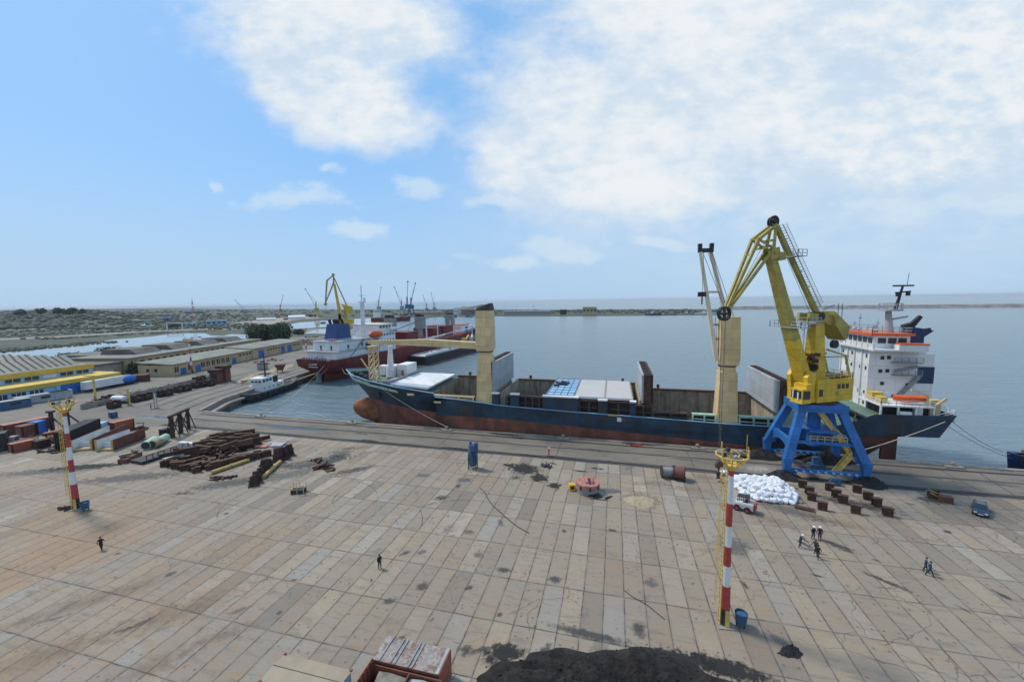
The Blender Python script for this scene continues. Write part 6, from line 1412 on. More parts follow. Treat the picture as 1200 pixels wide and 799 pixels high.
for i in range(16):
    t = i/15; girder(212+t*80, 541-t*10+random.uniform(-3, 2), .65+random.uniform(-.6, .6), 1 + i % 3, 1.75+random.uniform(0, .4), random.uniform(-.14, .14))
for i in range(22):
    t = i/21; girder(232+t*66, 532-t*9+random.uniform(-4, 4), .65+random.uniform(-.45, .45), 1 + i % 3, .05+(i % 3)*.8, random.uniform(-.12, .12))
for i in range(12):
    t = i/11; girder(250+t*40, 524-t*6+random.uniform(-3, 3), .6+random.uniform(-.5, .5), 1 + i % 3, .2+(i % 3)*.8, random.uniform(-.12, .12))
for i, (px, py, s) in enumerate(((297, 569, .8), (301, 565, .9), (305.5, 559, .8), (311, 553, 1.1), (315, 550, .9), (326, 541, 1.1), (333, 537.5, 1.1), (339, 533, 1.0))):
    p = G(px, py); mb = MB().prism([(-1.2, -.7), (1.2, -.7), (.9, .7), (-.9, .7)], 0, .3); mb.loft([[(-.9, -.5, .3), (.9, -.5, .3), (.9, .5, .3), (-.9, .5, .3)], [(-.55, -.3, 2.4), (.6, -.3, 2.6), (.6, .3, 2.5), (-.55, .3, 2.3)]]).bx(-1, 1, -.15, .15, 1.2, 1.45)
    o = single('rusty_stand', mb, M['darkrust'], 'rusty steel stand in the row beside the yellow pipe', 'stand', (p.x, p.y, .02), .5+random.uniform(-.5, .5), 'rusty stands in a row'); o.scale = (s,)*3
def scrap(label, px, py, n, r, mats, seed, h=.8, name='scrap_pile', cat='scrap'):
    rd = random.Random(seed); mb = MB(); p = G(px, py)
    for i in range(n):
        a, d = rd.uniform(0, 6.28), rd.uniform(0, r); x, y = d*math.cos(a), d*math.sin(a)*.6; L = rd.uniform(.5, 2.2)
        mb.box((x, y, .12+rd.uniform(0, h)*(1-d/r)), (L, rd.uniform(.12, .6), rd.uniform(.1, .45)), rd.uniform(0, 3.14), 0, rd.uniform(-.3, .3), rd.uniform(-.25, .25))
    return single(name, mb, mats, label, cat, (p.x, p.y, .02))
scrap('rusty scrap iron heaped at the right end of the stand row', 381, 549, 24, 2.6, M['rust'], 3, 1.2)
scrap('small rusty scrap pieces behind the main scrap heap', 372, 540, 9, 1.6, M['rust'], 4, .8)
scrap('tangle of dark scrap lying left of the long rusty container', 60, 529, 16, 3.0, M['darkrust'], 5)
scrap('dark rusty machinery scrap behind the left mast', 74, 520, 22, 3.4, M['darkrust'], 6, 1.6)
scrap('rusty offcuts on the ground between pile and stands', 268, 560, 12, 3.2, M['darkrust'], 7, .2)
scrap('thin rusty offcuts at the back of the girder pile', 290, 516, 12, 3.2, M['rust'], 8, .4)
scrap('loose rusty bits around the foot of the left mast', 79, 597, 8, 1.1, M['darkrust'], 9, .4)
scrap('small litter of dark scrap near the black grit stain', 642, 546, 8, 2.2, M['dark'], 10, .15)
scrap('dark scrap bits right of the faded red drum', 702, 582, 6, 1.6, M['dark'], 11, .12)
scrap('red rag and pale block on the quay edge near the ship', 745, 522, 4, 1.0, M['red'], 12, .15)
scrap('rusty frames and offcuts piled in the middle of the left jumble', 36, 520, 30, 3.4, M['redbrown'], 41, 2.4); scrap('rusty plates leaning by the orange boxes of the left jumble', 62, 518, 26, 3.2, M['rust'], 42, 1.6)
scrap('dark iron between the black block and the left mast', 76, 514, 24, 3.2, M['darkrust'], 43, 2.0); scrap('pale and rusty odds and ends by the orange container', 128, 501, 16, 2.6, M['pinkred'], 44, 1.6)
scrap('thin rusty rods standing behind the orange container', 165, 503, 14, 2.2, M['rust'], 45, 2.4); scrap('rusty bars lying across the top of the girder pile', 255, 538, 46, 8, M['darkrust'], 46, 2.4); scrap('brown bars lying across the back of the girder pile', 270, 524, 46, 8, M['rust'], 47, 2.2)
for i, (px, py, mt, lb) in enumerate(((304, 523, 'pinkred', 'faded red sheet lying at the right end of the girder pile'), (322, 521.5, 'greyp', 'grey ribbed sheets lying right of the red one'))):
    p = G(px, py); mb = MB()
    for k in range(3): mb.box((k*1.6-1.6, 0, .15+.06*k), (1.45, 2.6, .1), .05*k)
    single('sheet_metal', mb, M[mt], lb, 'sheet metal', (p.x, p.y, .02), .2)
p = G(347, 579); t = thing('railed_crate', 'small dark crate with thin yellow rails on the slabs', 'crate', (p.x, p.y+.6, .02), .35)
part('crate_base', MB().bx(-1.1, 1.1, -.6, .6, .05, .7), M['dark'], t)
yr = MB()
for x in (-1.1, 0, 1.1): yr.bar((x, -.65, 0), (x, -.65, 1.7), .08); yr.bar((x, .65, 0), (x, .65, 1.7), .08)
yr.bar((-1.1, -.65, 1.6), (1.1, -.65, 1.6), .07).bar((-1.1, .65, 1.6), (1.1, .65, 1.6), .07); part('rail', yr, M['mastyellow'], t)

# ------------------------------------------------------------------ workshops on the west side
BD = math.radians(0)
def bld(name, label, x, y, rz=0, cat='building', z=0): return thing(name, label, cat, (x, y, z), rz)
# blue hall with yellow fascias; local frame = world, root at its south east corner
t = bld('blue_hall', 'light blue two level hall with yellow fascia bands and dark window strips', -206.0, 40)
part('annex_wall', MB().bx(-13, 0, 0, 82, 0, 4.0), M['lightblue'], t); part('annex_roof', MB().bx(-13.2, .5, -.5, 82.3, 4.0, 5.6), M['wallyellow'], t)
part('hall_wall', MB().bx(-74, -10.5, -2, 79, 0, 7.6), M['lightblue'], t); part('hall_fascia', MB().bx(-74.5, -10.1, -2.4, 79.4, 7.6, 9.4), M['wallyellow'], t)
part('hall_roof', MB().bx(-74, -10.8, -2, 79, 9.402, 9.55), M['roofgrey'], t)
for i in range(15):
    y = 3.0+i*5.05
    w = part('window', MB().bx(-10.49, -10.42, y, y+3.9, 6.0, 7.3), M['glass'] if i % 3 else M['winwhite'], t)
    part('frame', MB().bx(-10.418, -10.38, y+1.8, y+1.95, 6.0, 7.3).bx(-10.418, -10.38, y, y+3.9, 5.92, 6.0), M['winwhite'], w)
for i in range(12):
    y = 4.0+i*4.6
    w = part('window', MB().bx(.003, .07, y, y+3.6, 1.7, 3.5), M['glass'], t); part('frame', MB().bx(.072, .11, y+1.1, y+1.25, 1.7, 3.5).bx(.072, .11, y+2.3, y+2.45, 1.7, 3.5), M['winwhite'], w)
part('door', MB().bx(.003, .3, 63, 68.5, 0, 3.9), M['doorblue'], t); part('door_frame', MB().bx(.003, .45, 61.6, 62.8, 0, 3.95).bx(.003, .45, 68.7, 69.6, 0, 3.95), M['lightblue'], t)
for r in range(5):                                    # saw-tooth rooflights with ribbed glazing
    x = -15-r*10.5; prof_ = lambda y: [(x, y, 9.56), (x-8, y, 13.2), (x-8.4, y, 9.56)]
    g = part('rooflight', MB().loft([prof_(6), prof_(77-r*.6)]), M['rooflight'], t)
    sl_ = MB()
    for k in range(33): sl_.bar((x+.02, 7+k*2.12, 9.65), (x-7.95, 7+k*2.12, 13.27), .55, .1)
    part('glazing_bar', sl_, M['dark'], g)
part('roof_vent', MB().cyl((-30, 60, 9.55), (-30, 60, 12.4), .5, n=8).cyl((-54, 30, 9.55), (-54, 30, 16), .6, n=8), M['dark'], t)
t = bld('beige_workshop', 'long low beige workshop with grey roof and blue doors along the slipway road', -204.2, 142, math.atan2(24.6, 110.4))
Lb = 112
part('wall', MB().bx(-17, 0, 0, Lb*.5, 0, 5.4).bx(-17, 0, Lb*.5+.02, Lb, 0, 5.9), M['beige'], t)
part('roof', MB().loft([[(-17.4, -.5, 6.5), (.6, -.5, 5.42), (.6, -.5, 5.8), (-17.4, -.5, 6.9)], [(-17.4, Lb*.5, 6.5), (.6, Lb*.5, 5.42), (.6, Lb*.5, 5.8), (-17.4, Lb*.5, 6.9)]]), M['roofgrey'], t)
part('roof', MB().loft([[(-17.4, Lb*.5+.05, 7.1), (.6, Lb*.5+.05, 5.92), (.6, Lb*.5+.05, 6.4), (-17.4, Lb*.5+.05, 7.6)], [(-17.4, Lb+.5, 7.1), (.6, Lb+.5, 5.92), (.6, Lb+.5, 6.4), (-17.4, Lb+.5, 7.6)]]), M['roofgrey'], t)
for y, w in ((4.5, 3), (13.5, 3), (39, 3), (62, 5.2), (85.5, 4), (93, 5)): part('door', MB().bx(.003, .12, y, y+w, 0, 3.2 if w < 4 else 4.6), M['doorblue'], t)
for y in (1.2, 9, 17, 20.5, 24, 27.5, 31, 34.5): w = part('window', MB().bx(.003, .07, y, y+2.2, 1.6, 4.2), M['glass'], t); part('frame', MB().bx(.072, .1, y+1, y+1.15, 1.6, 4.2), M['winwhite'], w)
for y in (45, 47.8, 50.6, 53.4, 70.5, 73.5, 76.5, 79.5, 82.5, 99.5, 102, 104.5, 107): part('window', MB().bx(.003, .07, y, y+1.7, 3.4, 4.5), M['glass'], t)
for x in (-13, -9): part('window', MB().bx(x, x+1.6, -.07, -.003, 2.2, 3.6), M['glass'], t)
part('pilaster', MB().bx(.003, .25, Lb*.5-.3, Lb*.5+.3, 0, 5.4), M['pinkwall'], t)
t = bld('beige_hall', 'taller beige hall with a row of small dark windows and grey roof monitors', -226.5, 139, math.atan2(24.6, 110.4))
part('wall', MB().bx(-30, 0, 0, 96, 0, 8.2), M['beige'], t); part('roof', MB().bx(-30.4, .5, -.5, 96.4, 8.2, 8.9), M['roofgrey'], t)
for i in range(22): 
    if i not in (7, 14): part('window', MB().bx(.003, .07, 5+i*4.1, 7.4+i*4.1, 5.4, 7.0), M['glass'], t)
for i in range(4): part('roof_monitor', MB().loft([[(-28, 12+i*21, 8.9), (-26, 12+i*21, 11.6), (-12, 12+i*21, 11.6), (-8, 12+i*21, 8.9)], [(-28, 26+i*21, 8.9), (-26, 26+i*21, 11.6), (-12, 26+i*21, 11.6), (-8, 26+i*21, 8.9)]]), M['roofdark'], t)
t = bld('pink_workshop', 'low pinkish workshop with brown roof behind the yellow fascia', -229, 120.5, .05)
part('wall', MB().bx(-34, 0, 0, 17, 0, 6.6), M['pinkwall'], t); part('roof', MB().bx(-34.4, .6, -.6, 17.4, 6.6, 7.4), M['roofdark'], t)
part('door', MB().bx(.003, .1, 3, 5.2, 0, 3.2), M['doorblue'], t)
for y in (7.4, 11.2): part('gate', MB().bx(.003, .1, y, y+2.4, 0, 3.8), M['winwhite'], t)
for y in (1, 4): part('window', MB().bx(.003, .07, y, y+1.4, 4.2, 5.6), M['glass'], t)
t = bld('grey_shed', 'grey flat roofed shed between the pink workshop and the pond', -262, 150, .1)
part('wall', MB().bx(-30, 0, 0, 16, 0, 7), M['pinkwall'], t); part('roof', MB().bx(-30.4, .5, -.5, 16.4, 7, 7.7), M['roofdark'], t)
for i, (px, py, w, d, h, mt, lb) in enumerate(((268, 411, 14, 9, 5.5, 'beige', 'small brick hut behind the long beige workshop'), (288, 409, 7, 6, 4.5, 'red', 'small red shed behind the long beige workshop'))):
    p = G(px, py); t = bld('small_hut', lb, p.x, p.y, .9); part('wall', MB().bx(-w/2, w/2, 0, d, 0, h), M[mt], t); part('roof', MB().bx(-w/2-.4, w/2+.4, -.4, d+.4, h, h+.5), M['roofdark'], t); part('door', MB().bx(-1, 1, -.1, -.003, 0, 2.6), M['dark'], t)
p = G(360, 404); t = bld('grey_shed', 'low brown roofed shed behind the distant floodlight mast', p.x, p.y, .3); part('wall', MB().bx(-10, 10, 0, 14, 0, 4), M['pinkwall'], t); part('roof', MB().bx(-10.4, 10.4, -.4, 14.4, 4, 4.8), M['tarp'], t)
# trailer, tank, container, portal poles
t = thing('semi_trailer', 'long white semi trailer parked beside the blue hall', 'trailer', (-201.6, 108.2, 0), .12)
part('box_body', MB().bx(-2.6, 0, 0, 14.5, 1.1, 4.2), M['white'], t); part('chassis', MB().bx(-2.2, -.4, .4, 14, .75, 1.09), M['dark'], t)
for y in (1.6, 10.6, 11.8, 13):
    for x in (-2.3, -.3): part('wheel', MB().cyl((x-.15, y, .5), (x+.15, y, .5), .5, n=12), M['black'], t)
p = G(150, 450); t = thing('blue_tank', 'blue round tank end right of the white trailer', 'tank', (p.x, p.y, 0), .2)
part('tank', MB().sph((0, 0, 2.2), (2.4, 3.5, 2.0), 16, 10), M['doorblue'], t); part('saddle', MB().bx(-1.4, 1.4, -1.5, -1, 0, 1.4).bx(-1.4, 1.4, 1, 1.5, 0, 1.4), M['dark'], t)
p = G(163, 447); container('rusty red container right of the blue round tank', 162, 447.5, 6.5, 3.0, .35, M['redbrown'])
for i, px in enumerate((112.5, 151.5)):
    p = G(px, 472 if i == 0 else 475); t = thing('gate_post', ['yellow portal post, left one by the white trailer', 'yellow portal post, right one by the white tank'][i], 'post', (p.x, p.y, 0), .2)
    ph_ = (9.5, 5.5)[i]; part('post', MB().bx(-.24, .24, -.22, .22, 0, ph_), M['mastyellow'], t); part('base', MB().bx(-.5, .5, -.5, .5, 0, .3), M['concrete'], t)
    for k in range(4): part('chevron', MB().bx(-.29, .29, -.28, -.253, .5+k*.55, .75+k*.55), M['dark'], t)
    part('arm', MB().bx(-3.4, .6, -.12, .12, ph_, ph_+.25), M['oldyellow'], t)
p = G(140, 472); t = thing('gas_tank', 'white horizontal gas tank on a skid beside the right yellow post', 'tank', (p.x, p.y, 0), .1)
part('vessel', MB().cyl((-2.3, 0, 1.6), (2.3, 0, 1.6), .95, n=16).sph((-2.3, 0, 1.6), (.5, .95, .95)).sph((2.3, 0, 1.6), (.5, .95, .95)), M['white'], t); part('skid', MB().bx(-4, 4, -.8, -.5, 0, .5).bx(-4, 4, .5, .8, 0, .5).bx(-1.6, -1.2, -.5, .5, .3, .8).bx(1.2, 1.6, -.5, .5, .3, .8), M['dark'], t)
for i, (px, py, mt, lb) in enumerate(((50, 470, 'greyp', 'grey low cabin in front of the blue hall windows'), (15, 478, 'midblue', 'dark blue cabin at the left edge by the blue hall'), (68, 467, 'lightblue', 'light blue kiosk in front of the blue hall'))):
    p = G(px, py); t = thing('site_cabin', lb, 'cabin', (p.x+1, p.y, 0), 1.45); L = (14, 7, 5)[i]
    part('wall', MB().bx(-L/2, L/2, -1.3, 1.3, .1, 2.8), M[mt], t); part('roof', MB().bx(-L/2-.1, L/2+.1, -1.4, 1.4, 2.802, 2.95), M['greyp'], t); part('window', MB().bx(-1.2, 1.2, -1.36, -1.303, 1.3, 2.2), M['glass'], t)
# slipway trolleys and their low concrete wall, sand bunkers
a, b = G(96, 480), G(262, 441); d = (b-a).normalized(); L = (b-a).length
t = thing('slipway_wall', 'long low concrete slipway wall running beside the western quay', 'wall', (a.x, a.y, 0), math.atan2(d.y, d.x)); part('wall', MB().bx(0, L, -.5, .5, 0, 1.6), M['concrete'], t); part('rail', MB().bx(0, L, -.12, .12, 1.602, 1.8), M['dark'], t)
tr = thing('slipway_trolley', 'dark rusty trolley standing along the low slipway wall', 'trolley', (0, 0, 0), 0, 'rusty trolleys along the slipway wall')
part('frame', MB().bx(-1.6, 1.6, -1, 1, .5, 1.5), M['darkrust'], tr); part('cradle', MB().bx(-1.4, -.8, -1, 1, 1.502, 2.5), M['darkrust'], tr); part('cradle', MB().bx(.8, 1.4, -1, 1, 1.502, 2.5), M['darkrust'], tr)
for x in (-1, 1): part('wheel', MB().cyl((x, -1.1, .45), (x, 1.1, .45), .45, n=10), M['dark'], tr)
for i, (px, py) in enumerate(((134, 478), (161.5, 470.5), (172.5, 468), (190, 464.5), (196.5, 463.5), (210.5, 459.5), (218.5, 458), (230.5, 454.5), (238, 453), (247, 452), (127, 471), (231, 448), (236, 447))):
    p = G(px, py)
    if i == 0: tr.location = (p.x, p.y, .02); tr.rotation_euler = (0, 0, math.atan2(d.y, d.x))
    else: dup(tr, (p.x, p.y, .02), math.atan2(d.y, d.x)+random.uniform(-.1, .1))
for i, (px, py, h) in enumerate(((254.5, 448.5, 6.0), (263, 446.5, 7.0))):
    p = G(px, py); t = thing('rusty_tower', ['rusty red tower block, left one beside the slipway trolleys', 'taller rusty red tower block, right one beside the slipway trolleys'][i], 'tower', (p.x, p.y, .02), .3)
    part('body', MB().bx(-1.9, 1.9, -1.7, 1.7, 0, h*.8), M['redbrown'], t); part('head', MB().bx(-2.3, 2.3, -2, 2, h*.8+.003, h), M['darkrust'], t); part('notch', MB().bx(-1.2, 1.2, -1.78, -1.703, h*.3, h*.7), M['dark'], t)
heap('sand_heap', 'pale pinkish sand bank lying along the western quay', 'heap', M['sand'], G(300, 441), 14, 4, 1.2, 1.9, 21); heap('sand_heap', 'low pinkish sand bank near the red ship stern', 'heap', M['sand'], G(326, 433), 16, 4, 1.0, 1.9, 22)
p = G(329, 436); t = thing('loading_hopper', 'rusty red hopper on the western quay near the red ship', 'hopper', (p.x, p.y, .02), .4); part('funnel', MB().loft([[(-.9, -.9, 1), (.9, -.9, 1), (.9, .9, 1), (-.9, .9, 1)], [(-2, -2, 4), (2, -2, 4), (2, 2, 4), (-2, 2, 4)]]), M['redbrown'], t)
for x in (-1.2, 1.2): part('leg', MB().bx(x-.15, x+.15, -1, -.7, 0, 2), M['dark'], t)
p = G(308, 433); t = thing('steel_crate', 'dark grey steel crate standing on the sand by the slipway', 'crate', (p.x, p.y, .02), .5); part('box', MB().bx(-2, 2, -1.6, 1.6, .1, 4), M['grey'], t); part('lid', MB().bx(-1, 1, -.8, .8, 4.003, 4.6), M['darkrust'], t)
scrap('rusty machinery parts in front of the beige workshop doors', 320, 423, 22, 7, M['redbrown'], 31, 1.6); scrap('mixed pale and rusty crates along the workshop front', 300, 425.5, 16, 6, M['pinkred'], 32, 1.6); scrap('dark parts heaped at the west end of the slipway', 118, 473, 26, 7, M['darkrust'], 33, 2.0)
scrap('grey girders lying between slipway and road', 170, 460, 26, 12, M['grey'], 34, .6); scrap('dark scrap by the beige hall gate', 178, 438.5, 14, 3.5, M['dark'], 35, 2.4)
scrap('rusty parts lying along the slipway road', 205, 453, 26, 9, M['redbrown'], 36, .8); scrap('grey and rusty clutter on the quay behind the tug', 285, 448, 24, 8, M['tarp'], 37, .8)
for i, (px, py) in enumerate(((181.5, 479), (184.5, 478.5))):
    p = G(px, py); t = thing('thin_post', ['thin grey post, left one at the head of the basin', 'thin grey post, right one at the head of the basin'][i], 'post', (p.x, p.y, 0)); part('pole', MB().cyl((0, 0, 0), (0, 0, 7.5), .12, n=6), M['grey'], t); part('foot', MB().bx(-.4, .4, -.4, .4, 0, .3), M['concrete'], t)

# ------------------------------------------------------------------ trees
def tree(label, x, y, h, w, z=0, seed=1, n=5200, trunk=.25, mat='leaf', leaf=.5, name='round_tree'):
    rd = random.Random(seed); t = thing(name, label, 'tree', (x, y, z))
    tb = MB().cyl((0, 0, -.3), (0, 0, h*trunk), h*.028, h*.02, 8); 
    lobes = []
    for k in range(16 if w > 6 else 9):
        a, d = rd.uniform(0, 6.28), w*.5*rd.uniform(.1, .72)**.8; zc = h*(trunk+ (1-trunk)*rd.uniform(.18, .78)); r = w*rd.uniform(.17, .27)
        if d > w*.3: zc = min(zc, h*.72)
        lobes.append((Vector((d*math.cos(a), d*math.sin(a), zc)), r, rd.random())); tb.cyl((0, 0, h*trunk*.8), lobes[-1][0], h*.014, h*.004, 5)
    part('trunk', tb, M['bark'], t)
    mb = MB(); sh = []
    for i in range(n):
        c, r, s_ = lobes[i % len(lobes)]; v = Vector((rd.gauss(0, 1), rd.gauss(0, 1), rd.gauss(0, 1))).normalized()
        p = c + Vector((v.x, v.y, v.z*.85))*r*rd.uniform(.55, 1.08)
        if p.z < h*trunk*.7: continue
        u = Vector((rd.gauss(0, 1), rd.gauss(0, 1), rd.gauss(0, 1))).normalized(); q = u.cross(v).normalized(); u = (u+v*.2).normalized(); L = leaf*rd.uniform(.5, 1.2)
        mb.add([p-q*L*.5, p+u*L*.5, p+q*L*.5, p-u*L*.5], [(0, 1, 2, 3)]); sh.append(s_*.6+rd.random()*.4)
    me = tomesh('crown', mb, M[mat]); shade_attr(me, sh); o = bpy.data.objects.new('crown', me); C.objects.link(o); o.parent = t; return t
p = G(317, 404); tree('big dark round crowned tree behind the beige workshop', p.x, p.y, 17, 30, 0, 3, 12000, .12, leaf=1.3)
for i, (px, py, h, w, lb) in enumerate(((82, 428, 8, 9, 'round dark bush tree beside the skylight roof and the pond'), (160, 440.5, 6.5, 9, 'dark bushy tree between the beige hall and workshop'), (350, 393, 7, 13, 'green bushy tree behind the sheds left of the red ship'),
        (368, 402, 5, 11, 'low green bush beside the red ship funnel'), (247, 405, 5, 10, 'loose green bush at the pond edge above the beige hall'), (127, 417, 5, 16, 'low bush row behind the dark roofed shed'), (205, 384.5, 8, 26, 'dark clump of trees framed by the white pipe gate'), (300, 399, 6, 12, 'shrub left of the big round tree'))):
    p = G(px, py, 0 if py > 392 else -3); tree(lb, p.x, p.y, h, w, 0 if py > 392 else -3, 20+i, 1800, .15, leaf=.9, name='bushy_tree')
p = G(196, 386.5, -3); q = G(214, 386, -3); t = thing('pipe_gate', 'pale pipe bridge gate over the dirt track across the pond', 'gate', (p.x, p.y, -3)); q = q-p
part('post', MB().bar((0, 0, 0), (0, 0, 10), 1.2), M['winwhite'], t); part('post', MB().bar(q, q+Vector((0, 0, 10)), 1.2), M['winwhite'], t); part('beam', MB().bar((0, 0, 10), q+Vector((0, 0, 10)), 1.2), M['winwhite'], t)
for i in range(9):
    px = random.uniform(-5, 110); d = G(px, 420); d.z = 0; d.normalize(); q = d*random.uniform(1250, 1500)
    tree('tall far tree standing out of the wooded left skyline', q.x, q.y, random.uniform(11, 17), 16, HT(px)-7, 60+i, 420, .15, 'leaffar', 4, 'far_tree')['group'] = 'far trees on the wooded skyline'

# ------------------------------------------------------------------ red ship, black barge, tug, far red ship, far crane
RZ = -math.atan2(.102, .995)
RS = thing('red_ship', 'dark red cargo ship with white deckhouse and blue funnel at the western quay', 'ship', (-137.5, 157, WZ), RZ)
def sym(stations, r0, r1): 
    mb = MB()
    for s in (-1, 1): mb.loft([[(s*r[1], r[0], r[2]) for r in st[r0:r1+1]] for st in stations], 0, False, False, True)
    return mb
rst = [[(5, .6, -1), (3.5, 3.0, 4.2), (0, 9.4, 8.0), (-.6, 9.9, 11.3)], [(11, 1.2, -1), (9, 6.5, 3.6), (7, 10.4, 7), (7, 10.6, 11.2)], [(18, 6, -1), (17, 9.5, 3.2), (16, 10.8, 6.5), (16, 10.8, 11.2)], [(35, 10.6, -1), (35, 10.8, 3), (35, 10.8, 6), (35, 10.8, 11.2)],
       [(120, 10.6, -1), (120, 10.8, 3), (120, 10.8, 7), (120, 10.8, 11.6)], [(140, 7, -1), (142, 8, 3.2), (144, 9.3, 8), (145, 9.8, 13)], [(152, 2.5, -1), (155, 3.4, 3.5), (158, 5.6, 9), (160, 6.6, 15)], [(158, .2, -1), (161, .3, 4), (166, .4, 10), (168, .5, 16.5)]]
hm = sym(rst, 1, 3); s0 = rst[0]; hm.add([(-s0[1][1], s0[1][0], s0[1][2]), (-s0[2][1], s0[2][0], s0[2][2]), (-s0[3][1], s0[3][0], s0[3][2]), (s0[3][1], s0[3][0], s0[3][2]), (s0[2][1], s0[2][0], s0[2][2]), (s0[1][1], s0[1][0], s0[1][2])], [(0, 1, 2, 3, 4, 5)])
part('hull', hm, M['redship'], RS); lo = sym(rst, 0, 1); part('lower_hull', lo, M['boot'], RS)
part('rudder', MB().bx(-.25, .25, 1.6, 4.4, -2, 5.2), M['grey'], RS)
part('main_deck', MB().add([(-10.3, 0, 10.7), (10.3, 0, 10.7), (10.7, 120, 11.0), (6, 160, 14), (-6, 160, 14), (-10.7, 120, 11.0)], [(0, 1, 2, 3, 4, 5)]), M['red'], RS)
nm = MB()
for k in range(7): nm.box((-2.2+k*.75, -.15, 9.2+.02*k), (.5, .06, .7))
for k in range(9): nm.box((-2.6+k*.65, .0, 8.0), (.4, .06, .5))
part('stern_lettering', nm, M['winwhite'], RS)
def rbox(name, x0, x1, y0, y1, z0, z1, m='white', lab=None): return part(name, MB().bx(x0, x1, y0, y1, z0, z1), M[m], RS, lab)
rbox('poop_house', -9.0, 9.4, 5, 38, 11.0, 14.6); rbox('poop_house', -7.8, 8.0, 8, 34, 14.8, 19.2); rbox('house_deck', -10.3, 10.5, 4, 39, 14.602, 14.8, 'greyp'); rbox('house_deck', -8.6, 8.8, 7, 36, 19.202, 19.4, 'greyp')
rbox('bridge_house', -9.8, 10.0, 36.2, 50, 11.1, 22.9); rbox('bridge_house', -8.6, 8.8, 37, 49, 22.902, 25.6); rbox('bridge_roof', -9.4, 9.6, 36.5, 49.6, 25.602, 26.0, 'palecream'); rbox('bridge_wing', -11.5, 11.7, 44, 49.8, 22.6, 23.9)
for i in range(5): part('window', MB().bx(10.003, 10.07, 37.4+i*2.5, 38.5+i*2.5, 19.6, 20.6), M['glass'], RS); part('window', MB().bx(10.003, 10.07, 37.4+i*2.5, 38.5+i*2.5, 16.4, 17.4), M['glass'], RS)
for i in range(4): part('window', MB().bx(8.803, 8.87, 38+i*2.6, 39.8+i*2.6, 23.8, 25), M['glass'], RS)
for y in (14, 24): part('door', MB().bx(8.003, 8.07, y, y+1.2, 14.9, 17.2), M['dark'], RS)
part('door', MB().bx(-3.2, -2.2, 7.93, 7.997, 14.9, 17.2).bx(3.2, 4.2, 7.93, 7.997, 14.9, 17.2), M['dark'], RS)
part('funnel', MB().loft([[(-4.5, 12, 19.4), (3.6, 12, 19.4), (3.6, 22, 19.4), (-4.5, 22, 19.4)], [(-3.4, 13.2, 27.5), (2.8, 13.2, 27.5), (2.8, 21, 27.5), (-3.4, 21, 27.5)]]), M['funnelblue'], RS)
ex = MB()
for x, y in ((-2.4, 14.6), (0, 15), (2, 15.6), (-1.6, 18.6), (1.2, 19)): ex.cyl((x, y, 27.5), (x-.2, y-.6, 29.8), .7, n=8)
ex.cyl((.6, 18, 29.5), (1.4, 17, 32.6), .8, n=8); part('exhaust', ex, M['dark'], RS)
mt_ = MB().bx(3.6, 5.2, 29.5, 31, 19.4, 38).cyl((4.4, 30, 38), (4.4, 30, 47), .3, n=6).bx(2.2, 6.8, 29.8, 30.6, 38, 38.5).bx(3, 5.8, 29.8, 30.4, 41.5, 41.8).cyl((6.2, 30, 38.5), (6.2, 30, 40.4), .5, n=8)
part('mast', mt_, M['white'], RS)
bt = MB(); rings = []
for u, b in ((0, .4), (.12, 1.5), (.5, 1.9), (.88, 1.5), (1, .4)): rings.append([(11.4+b*math.cos(a), 26.5+u*10, 21.2+b*1.05*math.sin(a)) for a in [k*math.pi/5 for k in range(10)]])
bt.loft(rings, 0, True, True, True)
o = single('enclosed_lifeboat', bt, M['lifeorange'], 'enclosed orange lifeboat hanging on the white side of the red ship', 'lifeboat', RS.location, RZ)
part('davit', MB().bar((9.6, 28.5, 14.8), (11.5, 28.5, 22.6), .5).bar((9.6, 35.5, 14.8), (11.5, 35.5, 22.6), .5), M['white'], RS)
rl = MB().rail([(-9.6, .2, 11.2), (9.7, .2, 11.2)], 1.2, 1.6, .07).rail([(9.9, .4, 11.2), (10.7, 8, 11.2), (10.8, 36, 11.2)], 1.2, 2, .07).rail([(8.7, 7, 19.4), (8.7, 36, 19.4)], 1.2, 2, .07).rail([(10.4, 4, 14.8), (10.4, 38, 14.8)], 1.2, 2, .07).rail([(-8.5, 7.1, 19.4), (8.7, 7.1, 19.4)], 1.2, 2, .07).rail([(-10, 4.1, 14.8), (10.3, 4.1, 14.8)], 1.2, 2, .07)
part('railing', rl, M['winwhite'], RS)
part('stair', MB().bar((9.3, 14, 11.2), (9.3, 19, 14.6), .3, .8).bar((8.4, 20, 14.8), (8.4, 26, 19.2), .3, .8).bar((9.5, 30, 11.2), (9.5, 25, 14.6), .3, .8), M['grey'], RS)
dm = MB()
for k in range(16): dm.box((random.uniform(-8.5, 8.5), random.uniform(.8, 4.2), 11.3), (random.uniform(.6, 1.8), random.uniform(.5, 1.2), random.uniform(.7, 1.6)), random.random())
part('poop_gear', dm, M['darkrust'], RS)
rbox('deck_locker', 1.8, 4.8, 8.4, 10.5, 19.41, 20.4, 'red'); rbox('deck_locker', -6, -4, 28, 31, 19.41, 21, 'palecream')
for y, h in ((57, 28.5), (89, 28), (130, 28)):
    pst = part('crane_post', MB().cyl((1.5, y, 11), (1.5, y, h-8), 1.8, n=14).bx(-1.6, 4.6, y-2, y+2, h-8, h), M['grey'], RS)
    part('crane_cap', MB().bx(-1.2, 1.2, y-1.5, y+1.5, h+.003, h+1.8).bx(2.2, 4, y-1, y+1, h+.003, h+1.3), M['dark'], pst)
    part('stay', MB().tube([(1.5, y, h), (5, y-26, 17)], .16, 4), M['wire'], pst)
